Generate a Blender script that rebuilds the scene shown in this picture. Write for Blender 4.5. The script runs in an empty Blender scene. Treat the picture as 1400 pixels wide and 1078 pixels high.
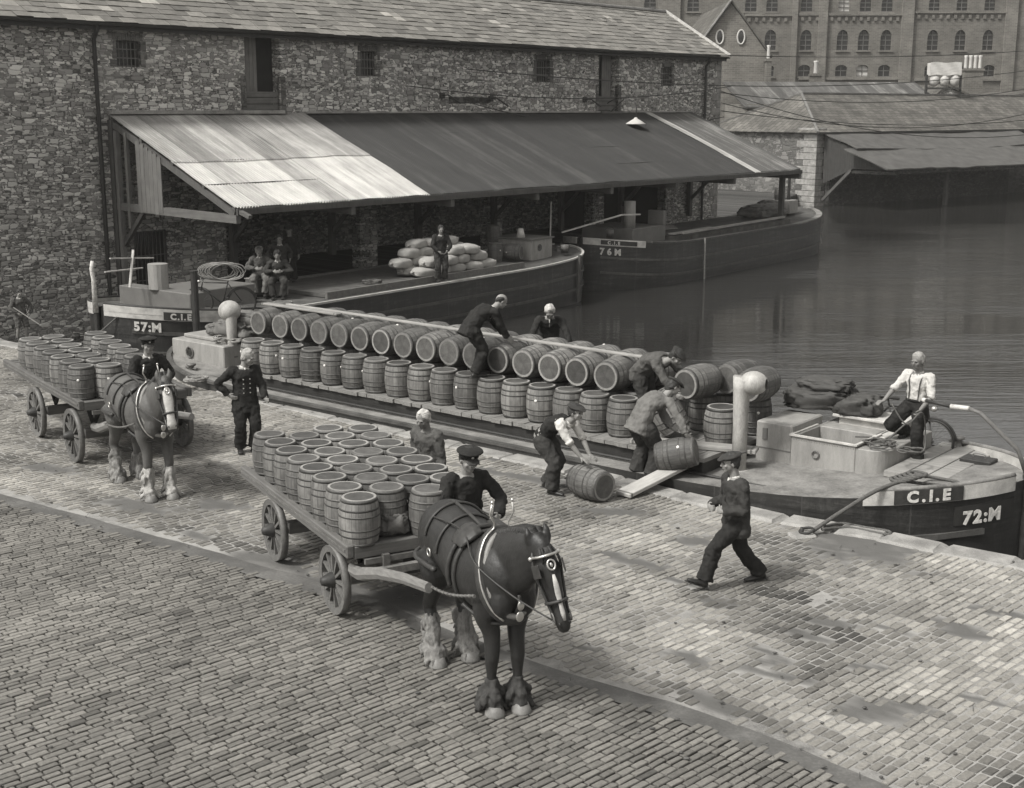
import bpy, math, random, bmesh
from mathutils import Vector, Matrix, Quaternion, noise as mnoise
random.seed(7)
SC = bpy.context.scene
COL = SC.collection
R = math.radians
F, H, PITCH = 1800.0, 5.5, R(12.2)
# ---------------- measured geometry: image point + height -> ground position
def G(x, y, z=0.0):
    dx = x-700; u = 539-y
    f = F*math.cos(PITCH)+u*math.sin(PITCH); v = u*math.cos(PITCH)-F*math.sin(PITCH)
    k = (z-H)/v
    return Vector((dx*k, f*k, z))
# frames: a frame is (origin, dir) with local x = dir, local y = left of dir
class Fr:
    def __init__(s, ox, oy, dx, dy):
        l = math.hypot(dx, dy); s.o = Vector((ox, oy)); s.d = Vector((dx/l, dy/l)); s.n = Vector((-dy/l, dx/l))
        s.a = math.atan2(dy, dx)
    def p(s, a, b, z=0.0):
        q = s.o+s.d*a+s.n*b
        return Vector((q.x, q.y, z))
WALL = Fr(-12.8, 38.0, .653, .757)          # +y = behind the wall, -y towards the water
B72 = Fr(-.74, 21.4, .772, -.635)           # +y = away from quay
# ---------------- objects
def put(o, parent=None):
    COL.objects.link(o)
    if parent: o.parent = parent
    return o
def tag(o, label=None, cat=None, group=None, kind=None):
    if label: o['label'] = label
    if cat: o['category'] = cat
    if group: o['group'] = group
    if kind: o['kind'] = kind
    return o
def thing(name, loc, rz=0, label=None, cat=None, group=None):
    o = bpy.data.objects.new(name, None); COL.objects.link(o)
    o.location = loc; o.rotation_euler = (0, 0, rz); o.empty_display_size = .2
    return tag(o, label, cat, group)
def dup(root, loc, rot=None, label=None, group=None, scale=None):
    r = root.copy(); COL.objects.link(r); r.location = loc
    if rot is not None:
        r.rotation_mode = 'QUATERNION' if isinstance(rot, Quaternion) else 'XYZ'
        if isinstance(rot, Quaternion): r.rotation_quaternion = rot
        else: r.rotation_euler = rot
    if scale: r.scale = scale if not isinstance(scale, (int, float)) else (scale,)*3
    if label: r['label'] = label
    if group: r['group'] = group
    for ch in list(root.children):
        c = ch.copy(); COL.objects.link(c); c.parent = r
        for g in list(ch.children):
            d = g.copy(); COL.objects.link(d); d.parent = c
    return r
class MB:
    def __init__(s): s.v = []; s.f = []; s.m = []
    def add(s, vs, fs, mi=0, M=None):
        b = len(s.v)
        for v in vs:
            v = Vector(v); s.v.append(M @ v if M is not None else v)
        for f in fs: s.f.append([b+i for i in f]); s.m.append(mi)
        return s
    def box(s, c, d, M=None, mi=0, rz=0):
        x, y, z = d[0]/2, d[1]/2, d[2]/2
        T = Matrix.Translation(c) @ Matrix.Rotation(rz, 4, 'Z')
        if M is not None: T = M @ T
        vs = [(-x,-y,-z),(x,-y,-z),(x,y,-z),(-x,y,-z),(-x,-y,z),(x,-y,z),(x,y,z),(-x,y,z)]
        return s.add(vs, [(0,3,2,1),(4,5,6,7),(0,1,5,4),(1,2,6,5),(2,3,7,6),(3,0,4,7)], mi, T)
    def b2(s, x0, x1, y0, y1, z0, z1, M=None, mi=0):
        return s.box(((x0+x1)/2,(y0+y1)/2,(z0+z1)/2),(abs(x1-x0),abs(y1-y0),abs(z1-z0)),M,mi)
    def beam(s, p, q, w, h, mi=0, up=(0,0,1), M=None):
        p, q = Vector(p), Vector(q); d = (q-p); L = d.length
        if L < 1e-6: return s
        d.normalize(); up = Vector(up)
        if abs(d.dot(up)) > .98: up = Vector((1,0,0))
        a = d.cross(up).normalized(); b = a.cross(d).normalized()
        T = Matrix((a, d, b)).transposed().to_4x4(); T.translation = (p+q)/2
        if M is not None: T = M @ T
        return s.box((0,0,0), (w, L, h), T, mi)
    def tube(s, pts, rad, n=10, caps=True, mi=0, asp=None, ref=(0,0,1), closed=False, M=None):
        pts = [Vector(p) for p in pts]; k = len(pts)
        if isinstance(rad, (int, float, tuple)): rad = [rad]*k
        rings = []; ref = Vector(ref); pa = None
        for i, p in enumerate(pts):
            if closed: d = pts[(i+1) % k]-pts[i-1]
            else: d = pts[min(i+1, k-1)]-pts[max(i-1, 0)]
            if d.length < 1e-9: d = Vector((0,0,1))
            d.normalize()
            rr = ref if abs(d.dot(ref)) < .97 else Vector((1,0,0)) if abs(d.x) < .9 else Vector((0,1,0))
            if pa is not None and asp is None:
                a = (pa-d*pa.dot(d))
                a = a.normalized() if a.length > 1e-6 else d.cross(rr).normalized()
            else: a = d.cross(rr).normalized()
            pa = a; b = a.cross(d).normalized()
            r = rad[i]; ra, rb = (r if isinstance(r, (tuple, list)) else (r, r))
            rings.append([p+a*(ra*math.cos(2*math.pi*j/n))+b*(rb*math.sin(2*math.pi*j/n)) for j in range(n)])
        vs = [v for r_ in rings for v in r_]; fs = []
        for i in range(k if closed else k-1):
            i2 = (i+1) % k
            for j in range(n):
                j2 = (j+1) % n
                fs.append((i*n+j, i2*n+j, i2*n+j2, i*n+j2))
        if caps and not closed:
            fs.append(tuple(range(n))); fs.append(tuple((k-1)*n+j for j in reversed(range(n))))
        return s.add(vs, fs, mi, M)
    def lathe(s, prof, n=20, mi=0, M=None, ax=None):
        vs = []; fs = []; k = len(prof)
        for r, z in prof:
            for j in range(n):
                a = 2*math.pi*j/n; vs.append((r*math.cos(a), r*math.sin(a), z))
        for i in range(k-1):
            for j in range(n):
                j2 = (j+1) % n; fs.append((i*n+j, i*n+j2, (i+1)*n+j2, (i+1)*n+j))
        if prof[0] == prof[-1]: return s.add(vs, fs, mi, M)
        if prof[0][0] > 1e-4: fs.append(tuple(reversed(range(n))))
        if prof[-1][0] > 1e-4: fs.append(tuple((k-1)*n+j for j in range(n)))
        return s.add(vs, fs, mi, M)
    def ell(s, c, r, n=12, m=8, M=None, mi=0, rot=None):
        T = Matrix.Translation(c)
        if rot is not None: T = T @ rot
        if M is not None: T = M @ T
        vs = [(0,0,-r[2])]; fs = []
        for i in range(1, m):
            t = -math.pi/2+math.pi*i/m
            for j in range(n):
                a = 2*math.pi*j/n
                vs.append((r[0]*math.cos(t)*math.cos(a), r[1]*math.cos(t)*math.sin(a), r[2]*math.sin(t)))
        vs.append((0,0,r[2]))
        for j in range(n):
            fs.append((0, 1+(j+1) % n, 1+j))
            fs.append((len(vs)-1, 1+(m-2)*n+j, 1+(m-2)*n+(j+1) % n))
        for i in range(m-2):
            for j in range(n):
                a = 1+i*n+j; b = 1+i*n+(j+1) % n
                fs.append((a, b, b+n, a+n))
        return s.add(vs, fs, mi, T)
    def prism(s, poly, z0, z1, mi=0, M=None):
        n = len(poly)
        ar = sum(poly[i][0]*poly[(i+1) % n][1]-poly[(i+1) % n][0]*poly[i][1] for i in range(n))
        if ar < 0: poly = list(reversed(poly))
        vs = [(p[0], p[1], z0) for p in poly]+[(p[0], p[1], z1) for p in poly]
        fs = [tuple(reversed(range(n))), tuple(range(n, 2*n))]+[(i, (i+1) % n, n+(i+1) % n, n+i) for i in range(n)]
        return s.add(vs, fs, mi, M)
    def mesh(s, name, mats, smooth=False):
        me = bpy.data.meshes.new(name); me.from_pydata([tuple(v) for v in s.v], [], s.f)
        for m in (mats if isinstance(mats, (list, tuple)) else [mats]): me.materials.append(m)
        me.polygons.foreach_set('material_index', s.m)
        if smooth: me.polygons.foreach_set('use_smooth', [True]*len(s.f))
        me.update(); return me
    def build(s, name, mats, parent=None, smooth=False, bevel=0, remesh=0, angle=None, world=False):
        if world and parent is not None:
            Mi = (Matrix.Translation(parent.location) @ parent.rotation_euler.to_matrix().to_4x4()).inverted()
            s.v = [Mi @ v for v in s.v]
        o = bpy.data.objects.new(name, s.mesh(name, mats, smooth)); put(o, parent)
        if remesh:
            md = o.modifiers.new('r', 'REMESH'); md.mode = 'VOXEL'; md.voxel_size = remesh; md.use_smooth_shade = True
            sm = o.modifiers.new('s', 'SMOOTH'); sm.iterations = 3; sm.factor = .5
            if name in ('jacket', 'trousers', 'shirt', 'waistcoat', 'coat_skirt', 'hair', 'leg_feather'):
                tx = bpy.data.textures.get('folds') or bpy.data.textures.new('folds', 'CLOUDS'); tx.noise_scale = .085; tx.noise_depth = 2
                dm = o.modifiers.new('d', 'DISPLACE'); dm.texture = tx; dm.texture_coords = 'LOCAL'; dm.strength = .045 if name not in ('hair',) else .03; dm.mid_level = .5
        if bevel:
            md = o.modifiers.new('b', 'BEVEL'); md.width = bevel; md.segments = 1; md.limit_method = 'ANGLE'
        return o
def sm(pts, rads, sub=4):
    P = [Vector(p) for p in pts]; Q = [r if isinstance(r, tuple) else (r, r) for r in rads]; out = []; ro = []
    def cr(a, b, c, d, t): return .5*((2*b)+(c-a)*t+(2*a-5*b+4*c-d)*t*t+(3*b-3*c+d-a)*t**3)
    for i in range(len(P)-1):
        i0, i3 = max(i-1, 0), min(i+2, len(P)-1)
        for j in range(sub):
            t = j/sub; out.append(cr(P[i0], P[i], P[i+1], P[i3], t)); ro.append(tuple(max(.004, cr(Q[i0][k], Q[i][k], Q[i+1][k], Q[i3][k], t)) for k in (0, 1)))
    out.append(P[-1]); ro.append(Q[-1]); return out, ro
def rope(mb, pts, r, sub=6, n=6, mi=0):
    P = [Vector(p) for p in pts]; out = []
    for i in range(len(P)-1):
        p0 = P[max(i-1,0)]; p1 = P[i]; p2 = P[i+1]; p3 = P[min(i+2, len(P)-1)]
        for j in range(sub):
            t = j/sub
            out.append(.5*((2*p1)+(p2-p0)*t+(2*p0-5*p1+4*p2-p3)*t*t+(3*p1-3*p2+p3-p0)*t**3))
    out.append(P[-1]); mb.tube(out, r, n, mi=mi); return mb
# ---------------- materials (monochrome, faintly warm, as the print is toned)
def gc(v): return (v, v*.975, v*.925, 1)
class NT:
    def __init__(s, name):
        s.m = bpy.data.materials.new(name); s.m.use_nodes = True; s.t = s.m.node_tree; s.t.nodes.clear()
        s.out = s.n('ShaderNodeOutputMaterial'); s.b = s.n('ShaderNodeBsdfPrincipled'); s.l(s.b.outputs[0], s.out.inputs[0])
        s.tc = s.n('ShaderNodeTexCoord')
    def n(s, t, **k):
        o = s.t.nodes.new(t)
        for a, b in k.items(): setattr(o, a, b)
        return o
    def l(s, a, b): s.t.links.new(a, b)
    def obj(s): return s.tc.outputs['Object']
    def mapping(s, src, scale=(1,1,1), rot=(0,0,0), loc=(0,0,0)):
        m = s.n('ShaderNodeMapping'); m.inputs['Scale'].default_value = scale; m.inputs['Rotation'].default_value = rot
        m.inputs['Location'].default_value = loc; s.l(src, m.inputs[0]); return m.outputs[0]
    def noise(s, src, scale=5, detail=4, rough=.6):
        m = s.n('ShaderNodeTexNoise'); m.inputs['Scale'].default_value = scale; m.inputs['Detail'].default_value = detail
        m.inputs['Roughness'].default_value = rough
        s.l(src, m.inputs['Vector']); return m.outputs[0]
    def ramp(s, src, stops):
        m = s.n('ShaderNodeValToRGB'); cr = m.color_ramp
        while len(cr.elements) < len(stops): cr.elements.new(.5)
        for e, (p, c) in zip(cr.elements, stops): e.position = p; e.color = c if isinstance(c, tuple) else gc(c)
        s.l(src, m.inputs[0]); return m.outputs[0]
    def math(s, op, a, b=None, c=None):
        m = s.n('ShaderNodeMath', operation=op)
        for i, x in enumerate((a, b, c)):
            if x is None: continue
            if isinstance(x, (int, float)): m.inputs[i].default_value = x
            else: s.l(x, m.inputs[i])
        return m.outputs[0]
    def mix(s, fac, a, b, mode='MIX'):
        m = s.n('ShaderNodeMix', data_type='RGBA', blend_type=mode)
        for i, x in ((0, fac), (6, a), (7, b)):
            if isinstance(x, (int, float)): m.inputs[i].default_value = x
            elif isinstance(x, tuple): m.inputs[i].default_value = x
            else: s.l(x, m.inputs[i])
        return m.outputs[2]
    def bump(s, h, strength=.3, dist=.02, prev=None):
        m = s.n('ShaderNodeBump'); m.inputs['Strength'].default_value = strength; m.inputs['Distance'].default_value = dist
        s.l(h, m.inputs['Height'])
        if prev is not None: s.l(prev, m.inputs['Normal'])
        return m.outputs[0]
    def done(s, col=None, rough=.8, normal=None, metal=0, spec=.3):
        if col is not None:
            if isinstance(col, tuple): s.b.inputs['Base Color'].default_value = col
            else: s.l(col, s.b.inputs['Base Color'])
        if isinstance(rough, (int, float)): s.b.inputs['Roughness'].default_value = rough
        else: s.l(rough, s.b.inputs['Roughness'])
        s.b.inputs['Metallic'].default_value = metal; s.b.inputs['Specular IOR Level'].default_value = spec
        if normal is not None: s.l(normal, s.b.inputs['Normal'])
        return s.m
    def sep(s, src):
        m = s.n('ShaderNodeSeparateXYZ'); s.l(src, m.inputs[0]); return m.outputs
    def rnd(s): return s.n('ShaderNodeObjectInfo').outputs['Random']
def simple(name, v, var=.25, scale=6, rough=.8, bump=.15, stretch=(1,1,1), fine=60, spec=.3, metal=0, rnd=0):
    t = NT(name); o = t.mapping(t.obj(), stretch)
    a = t.noise(o, scale, 5, .6); b = t.noise(o, fine, 3, .6)
    f = t.math('ADD', t.math('MULTIPLY', a, .7), t.math('MULTIPLY', b, .3))
    c = t.ramp(f, [(.3, v*(1-var)), (.7, v*(1+var))])
    if rnd:
        k = t.math('ADD', t.math('MULTIPLY', t.rnd(), 2*rnd), 1-rnd)
        cc = t.n('ShaderNodeCombineXYZ'); [t.l(k, cc.inputs[i]) for i in range(3)]
        c = t.mix(1.0, c, cc.outputs[0], 'MULTIPLY')
    return t.done(c, rough, t.bump(f, bump, .02), metal, spec)
def wood(name, v, var=.35, axis=0, rough=.75, plank=0, rnd=.15, bump=.35):
    # grain runs along local axis; plank = board width across local y
    t = NT(name); st = [22, 22, 22]; st[axis] = 1.2
    o = t.mapping(t.obj(), tuple(st)); a = t.noise(o, 1.0, 5, .65); b = t.noise(t.obj(), 3, 4)
    f = t.math('ADD', t.math('MULTIPLY', a, .6), t.math('MULTIPLY', b, .4))
    c = t.ramp(f, [(.3, v*(1-var)), (.68, v*(1+var))])
    if rnd:
        k = t.math('ADD', t.math('MULTIPLY', t.rnd(), 2*rnd), 1-rnd)
        cc = t.n('ShaderNodeCombineXYZ'); [t.l(k, cc.inputs[i]) for i in range(3)]
        c = t.mix(1.0, c, cc.outputs[0], 'MULTIPLY')
    nb = t.bump(f, bump, .01)
    if plank:
        y = t.sep(t.obj())[1]; q = t.math('DIVIDE', y, plank); fr = t.math('FRACT', q)
        g = t.math('LESS_THAN', fr, .07)
        wn = t.n('ShaderNodeTexWhiteNoise', noise_dimensions='1D'); t.l(t.math('FLOOR', q), wn.inputs['W'])
        k = t.math('ADD', t.math('MULTIPLY', wn.outputs[0], .6), .7)
        cc = t.n('ShaderNodeCombineXYZ'); [t.l(k, cc.inputs[i]) for i in range(3)]
        c = t.mix(1.0, c, cc.outputs[0], 'MULTIPLY')
        c = t.mix(g, c, gc(.012))
        nb = t.bump(t.math('SUBTRACT', 1.0, g), .6, .01, nb)
    return t.done(c, rough, nb)
M = {}
M['iron'] = simple('iron', .035, .4, 12, .55, .2)
M['iron_light'] = simple('worn_iron', .12, .4, 12, .5, .2)
M['black_paint'] = simple('black_paint', .03, .35, 5, .5, .1)
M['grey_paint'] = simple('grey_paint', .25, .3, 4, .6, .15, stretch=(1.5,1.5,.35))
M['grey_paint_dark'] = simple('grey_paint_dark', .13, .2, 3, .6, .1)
M['cream_paint'] = simple('cream_paint', .42, .35, 5, .65, .15)
M['white_paint'] = simple('white_paint', .48, .5, 16, .6, .1)
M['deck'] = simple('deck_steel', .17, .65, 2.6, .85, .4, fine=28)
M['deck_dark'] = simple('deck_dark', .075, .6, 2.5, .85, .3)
M['tar'] = simple('tarpaulin', .06, .35, 7, .75, .5)
M['tar_light'] = simple('tarpaulin_light', .12, .35, 7, .8, .5)
M['sack'] = simple('sackcloth', .3, .2, 8, .95, .5)
M['rope'] = simple('rope', .09, .3, 30, .9, .4)
M['rope_light'] = simple('rope_light', .22, .3, 30, .9, .4)
M['plank'] = wood('plank_wood', .24, .35, 0)
M['plank_pale'] = wood('pale_plank', .34, .3, 0)
M['cart_wood'] = wood('cart_wood', .11, .4, 0)
M['cart_wood_y'] = wood('cart_wood_y', .1, .4, 1)
M['post_wood'] = wood('post_wood', .075, .4, 2)
M['post_pale'] = wood('post_pale', .13, .4, 2)
M['dark'] = simple('interior_shade', .02, .3, 3, .9, 0)  # near-black colour stands in for the shade inside openings
M['concrete'] = simple('concrete', .25, .3, 3, .9, .3)
M['brass'] = simple('brass', .55, .2, 20, .3, .05, metal=.8)
M['leather'] = simple('leather', .04, .4, 18, .45, .2)
M['leather_pale'] = simple('leather_pale', .2, .3, 18, .5, .2)
M['glass_dark'] = simple('window_glass', .03, .2, 3, .15, 0, spec=.6)
M['wire'] = simple('wire', .03, .1, 3, .6, 0)
M['sheet_white'] = simple('white_sheet', .5, .12, 4, .8, .1)
t = NT('hull_tar'); o = t.obj(); a = t.noise(t.mapping(o, (.5, .5, 5)), 1.6, 5, .7); b = t.noise(t.mapping(o, (3, 3, .6)), 2.2, 5, .7); c = t.noise(o, 18, 4, .7)
f = t.math('ADD', t.math('MULTIPLY', a, .5), t.math('ADD', t.math('MULTIPLY', b, .3), t.math('MULTIPLY', c, .2)))
x = t.math('FRACT', t.math('DIVIDE', t.sep(o)[0], 1.35)); sm_ = t.math('LESS_THAN', x, .012)
M['hull'] = t.done(t.mix(sm_, t.ramp(f, [(.36, .012), (.52, .026), (.60, .05), (.70, .11)]), gc(.05)), .45, t.bump(f, .5, .03, t.bump(sm_, .5, .01)), spec=.5)
M['strake'] = simple('strake', .075, .4, 5, .5, .3)
M['strake_pale'] = simple('strake_pale', .4, .3, 5, .6, .2)
# ================= camera, light
cam = bpy.data.cameras.new('camera'); co = bpy.data.objects.new('camera', cam); COL.objects.link(co)
co.location = (0, 0, H); co.rotation_euler = (R(90)-PITCH, 0, 0)
cam.sensor_width = 36; cam.sensor_fit = 'HORIZONTAL'; cam.lens = F/1400*36; cam.clip_end = 1500; cam.clip_start = .1
SC.camera = co
SC.view_settings.view_transform = 'Standard'; SC.view_settings.look = 'None'
SC.view_settings.gamma = 1; SC.view_settings.exposure = 1.3
SUN_EL, SUN_AZ = R(52), R(-125)   # azimuth from +Y, clockwise: behind and left of the camera
w = bpy.data.worlds.new('World'); SC.world = w; w.use_nodes = True
nt = w.node_tree; bg = nt.nodes['Background']
sky = nt.nodes.new('ShaderNodeTexSky'); sky.sky_type = 'NISHITA'; sky.sun_disc = False
sky.sun_elevation = SUN_EL; sky.sun_rotation = SUN_AZ; sky.air_density = 1.0; sky.dust_density = 4.0
hs = nt.nodes.new('ShaderNodeHueSaturation'); hs.inputs['Saturation'].default_value = 0.0
tn = nt.nodes.new('ShaderNodeMix'); tn.data_type = 'RGBA'; tn.blend_type = 'MULTIPLY'; tn.inputs[0].default_value = 1
tn.inputs[7].default_value = (1, .985, .955, 1)
nt.links.new(sky.outputs[0], hs.inputs['Color']); nt.links.new(hs.outputs[0], tn.inputs[6]); nt.links.new(tn.outputs[2], bg.inputs[0])
bg.inputs[1].default_value = 0.075
sun = bpy.data.lights.new('sun', 'SUN'); sun.energy = 1.5; sun.angle = R(10); sun.color = (1, .985, .95)
so = bpy.data.objects.new('sun', sun); COL.objects.link(so)
sd = Vector((math.sin(SUN_AZ)*math.cos(SUN_EL), math.cos(SUN_AZ)*math.cos(SUN_EL), math.sin(SUN_EL)))
so.rotation_euler = (-sd).to_track_quat('-Z', 'Y').to_euler(); so.location = (0, 0, 40)

# ================= ground
WZ = -1.0
EDGE = [G(-300, 405), G(-60, 447), G(5, 466), G(241, 508), G(361, 543), G(640, 606), G(857, 654), G(940, 674), G(1080, 706), G(1150, 718), G(1217, 728), G(1297, 745), G(1397, 764), G(1560, 806)]
EDGE = [Vector((p.x, p.y)) for p in EDGE]
GUT = [Vector((p.x, p.y)) for p in [G(-250, 620), G(0, 676), G(250, 744), G(500, 817), G(720, 905), G(900, 957), G(1060, 1013), G(1200, 1072), G(1420, 1175)]]
def xline(poly, X):
    for a, b in zip(poly, poly[1:]):
        if a.x <= X <= b.x: return a.y+(b.y-a.y)*(X-a.x)/(b.x-a.x)
    if X < poly[0].x:
        a, b = poly[0], poly[1]
    else: a, b = poly[-2], poly[-1]
    return a.y+(b.y-a.y)*(X-a.x)/(b.x-a.x)
# mud / wet patches on the quay (world metres): centre, radii, angle
PATCH = []
for (px, py, ra, rb, an) in [(1180, 745, .62, 1.0, .3), (1200, 970, .42, .30, -.3), (1050, 905, .22, .12, 0), (1130, 850, .4, .12, -.5), (380, 770, .75, .25, -.6), (700, 650, 1.2, .16, -.55), (440, 800, .9, .35, -.5), (560, 820, .6, .5, 0), (300, 690, .5, .25, -.6), (60, 640, .6, .2, -.4), (1330, 870, .35, .1, -.4), (640, 760, .5, .3, 0), (830, 700, .5, .22, -.2), (950, 740, .3, .2, -.2), (190, 690, .7, .3, -.5)]:
    g = G(px, py); PATCH.append((g.x, g.y, ra, rb, an))
_r = random.Random(41)
for _ in range(46):
    g = G(_r.uniform(60, 1380), _r.uniform(600, 1000))
    PATCH.append((g.x, g.y, _r.uniform(.15, .6), _r.uniform(.05, .15), _r.uniform(-.85, -.3)))
def in_patch(x, y):
    m = 9
    for cx, cy, ra, rb, an in PATCH:
        dx, dy = x-cx, y-cy
        if abs(dx) > 2.2*ra+.3 or abs(dy) > 2.2*ra+.3: continue
        c, s_ = math.cos(an), math.sin(an)
        u = (dx*c+dy*s_)/ra; v = (-dx*s_+dy*c)/rb
        d = math.hypot(u, v)+.5*mnoise.noise(Vector((x*1.9, y*1.9, 3.1)))+.45*mnoise.noise(Vector((x*5, y*5, 1.1)))+.35*mnoise.noise(Vector((x*13, y*13, 4.1)))
        m = min(m, d)
    return m
mb = MB()
far = [(e.x, e.y) for e in EDGE]
mb.prism([(-60, -30), (40, -30), (40, far[-1][1]-22*.6)]+list(reversed(far))+[(-60, far[0][1]+10)], -3.2, -.03)
t = NT('packed_earth'); o = t.obj()
a = t.noise(o, .9, 5, .65); b = t.noise(o, 9, 4, .6); c2 = t.noise(o, 55, 3, .7)
f = t.math('ADD', t.math('MULTIPLY', a, .5), t.math('ADD', t.math('MULTIPLY', b, .3), t.math('MULTIPLY', c2, .2)))
M['earth'] = t.done(t.ramp(f, [(.32, .03), (.5, .06), (.68, .11)]), .85, t.bump(f, .5, .03))
tag(mb.build('quay_ground', M['earth']), kind='structure')
# mortar / dust sheet between the quay setts: nearly flush
t = NT('sett_dust'); o = t.obj()
a = t.noise(o, .7, 5, .65); b = t.noise(o, 7, 4, .65); c2 = t.noise(o, 60, 3, .7)
f = t.math('ADD', t.math('MULTIPLY', a, .5), t.math('ADD', t.math('MULTIPLY', b, .3), t.math('MULTIPLY', c2, .2)))
at = t.n('ShaderNodeVertexColor', layer_name='mud'); mf = t.math('MULTIPLY', t.sep(at.outputs[0])[0], t.ramp(t.math('ADD', t.math('MULTIPLY', b, .5), t.math('MULTIPLY', c2, .5)), [(.35, (.6,.6,.6,1)), (.6, (1,1,1,1))]))
mudc = t.ramp(t.math('ADD', t.math('MULTIPLY', b, .5), t.math('MULTIPLY', c2, .5)), [(.3, .045), (.7, .11)])
M['dust'] = t.done(t.mix(mf, t.ramp(f, [(.36, .08), (.46, .2), (.56, .28), (.7, .36)]), mudc), .85, t.bump(f, .5, .02))
NX = 420
xs = [-34+56*i/NX for i in range(NX+1)]
mb = MB(); vs = []; fs = []
NYD = 120
for X in xs:
    y0, y1 = xline(GUT, X)+.02, xline(EDGE, X)-.05
    for j in range(NYD+1):
        Y = y0+(y1-y0)*j/NYD
        vs.append((X, Y, -.002+.006*mnoise.noise(Vector((X*.8, Y*.8, 7)))))
for i in range(NX):
    for j in range(NYD):
        a = i*(NYD+1)+j; fs.append((a, a+NYD+1, a+NYD+2, a+1))
mb.add(vs, fs); o = mb.build('quay_dust', M['dust'], smooth=True); tag(o, kind='structure'); ca = o.data.color_attributes.new('mud', 'FLOAT_COLOR', 'POINT'); arr = []
for v in vs:
    d = in_patch(v[0], v[1]); k = max(0, min(1, (1.35-d)/.7)); arr += [k, k, k, 1]
ca.data.foreach_set('color', arr)
# gutter strip: smooth worn stone channel
t = NT('gutter_stone'); o = t.obj(); a = t.noise(o, 1.5, 5, .6); b = t.noise(o, 30, 3)
f = t.math('ADD', t.math('MULTIPLY', a, .7), t.math('MULTIPLY', b, .3))
M['gutter'] = t.done(t.ramp(f, [(.3, .06), (.5, .10), (.68, .17)]), .6, t.bump(f, .3, .02))
mb = MB(); vs = []; fs = []
for i in range(241):
    X = -34+56*i/240; y = xline(GUT, X)
    for k, (dy, z) in enumerate(((.09, -.006), (.03, -.001), (-.10, -.006), (-.20, -.004), (-.32, -.008))):
        vs.append((X, y+dy+.03*mnoise.noise(Vector((X*2.3, k*.3, 0)))+.02*mnoise.noise(Vector((X*9, k*3, 0))), z))
for i in range(240):
    for k in range(4): fs.append((i*5+k, i*5+k+1, (i+1)*5+k+1, (i+1)*5+k))
mb.add(vs, fs); tag(mb.build('gutter', M['gutter'], smooth=True), kind='structure')
# setts, one by one
t = NT('sett_stone'); o = t.obj()
at = t.n('ShaderNodeVertexColor', layer_name='tone')
a = t.noise(o, 25, 4, .65); b = t.noise(o, 110, 3, .7)
f = t.math('ADD', t.math('MULTIPLY', a, .6), t.math('MULTIPLY', b, .4))
c = t.mix(1.0, t.ramp(f, [(.3, .62), (.68, 1.25)]), at.outputs[0], 'MULTIPLY')
M['sett'] = t.done(c, .62, t.bump(f, .35, .008), spec=.4)
def setts(name, inside, rows, region, ln, wd, gap, top, seed, tone, kindfn=None):
    rnd = random.Random(seed)
    az = R(46.5); u = Vector((math.sin(az), math.cos(az))); v = Vector((math.cos(az), -math.sin(az)))
    vs = []; fs = []; tn_ = []
    x0, x1, y0, y1 = region
    O = Vector(((x0+x1)/2, (y0+y1)/2)); ext = math.hypot(x1-x0, y1-y0)/2+1
    q = -ext
    while q < ext:
        w_ = wd*rnd.uniform(.92, 1.08); s = -ext+rnd.uniform(0, ln)
        while s < ext:
            l_ = ln*rnd.uniform(.8, 1.2)
            cx = O+u*(s+l_/2)+v*(q+w_/2)
            wob = .05*mnoise.noise(Vector((cx.x*.25, cx.y*.25, seed)))+.006*mnoise.noise(Vector((cx.x*1.3, cx.y*1.3, seed)))
            cx = cx+v*wob*2
            if x0 < cx.x < x1 and y0 < cx.y < y1 and inside(cx.x, cx.y):
                ha, hb = (l_-gap*rnd.uniform(.7, 1.5))/2, (w_-gap*rnd.uniform(.7, 1.5))/2
                z = top+rnd.gauss(0, .0022)
                kf = kindfn(cx.x, cx.y) if kindfn else 0
                if kf is None: s += l_; continue
                z += kf
                rt = rnd.gauss(0, .018); ca, sa = math.cos(rt), math.sin(rt)
                ta, tb = rnd.gauss(0, .008), rnd.gauss(0, .012)
                base = len(vs); c_ = min(ha, hb)*.26; e = .007
                for (ia, ib, iz, cc) in ((ha, hb, -.03, c_*.6), (ha, hb, -.006, c_*.6), (ha-e, hb-e, 0, c_)):
                    for (aa, bb) in ((-ia, -ib+cc), (-ia+cc, -ib), (ia-cc, -ib), (ia, -ib+cc), (ia, ib-cc), (ia-cc, ib), (-ia+cc, ib), (-ia, ib-cc)):
                        jx = rnd.uniform(-.003, .003); jy = rnd.uniform(-.003, .003)
                        A, B = aa*ca-bb*sa+jx, aa*sa+bb*ca+jy
                        p = cx+u*A+v*B
                        vs.append((p.x, p.y, z+iz+A*ta+B*tb))
                g = tone(cx.x, cx.y, rnd)
                for r_ in (0, 1):
                    for k in range(8):
                        k2 = (k+1) % 8
                        fs.append((base+r_*8+k, base+r_*8+8+k, base+r_*8+8+k2, base+r_*8+k2)); tn_.append(g*.75)
                fs.append(tuple(base+23-k for k in range(8))); tn_.append(g)
            s += l_
        q += w_
    me = bpy.data.meshes.new(name); me.from_pydata(vs, [], fs); me.materials.append(M['sett'])
    ca_ = me.color_attributes.new('tone', 'FLOAT_COLOR', 'CORNER'); arr = []
    for p, g in zip(me.polygons, tn_): arr += [g, g*.98, g*.94, 1]*p.loop_total
    ca_.data.foreach_set('color', arr)
    me.update()
    o = bpy.data.objects.new(name, me); COL.objects.link(o)
    bm = bmesh.new(); bm.from_mesh(me); bmesh.ops.recalc_face_normals(bm, faces=bm.faces); bm.to_mesh(me); bm.free()
    tag(o, kind='structure'); return o
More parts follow.
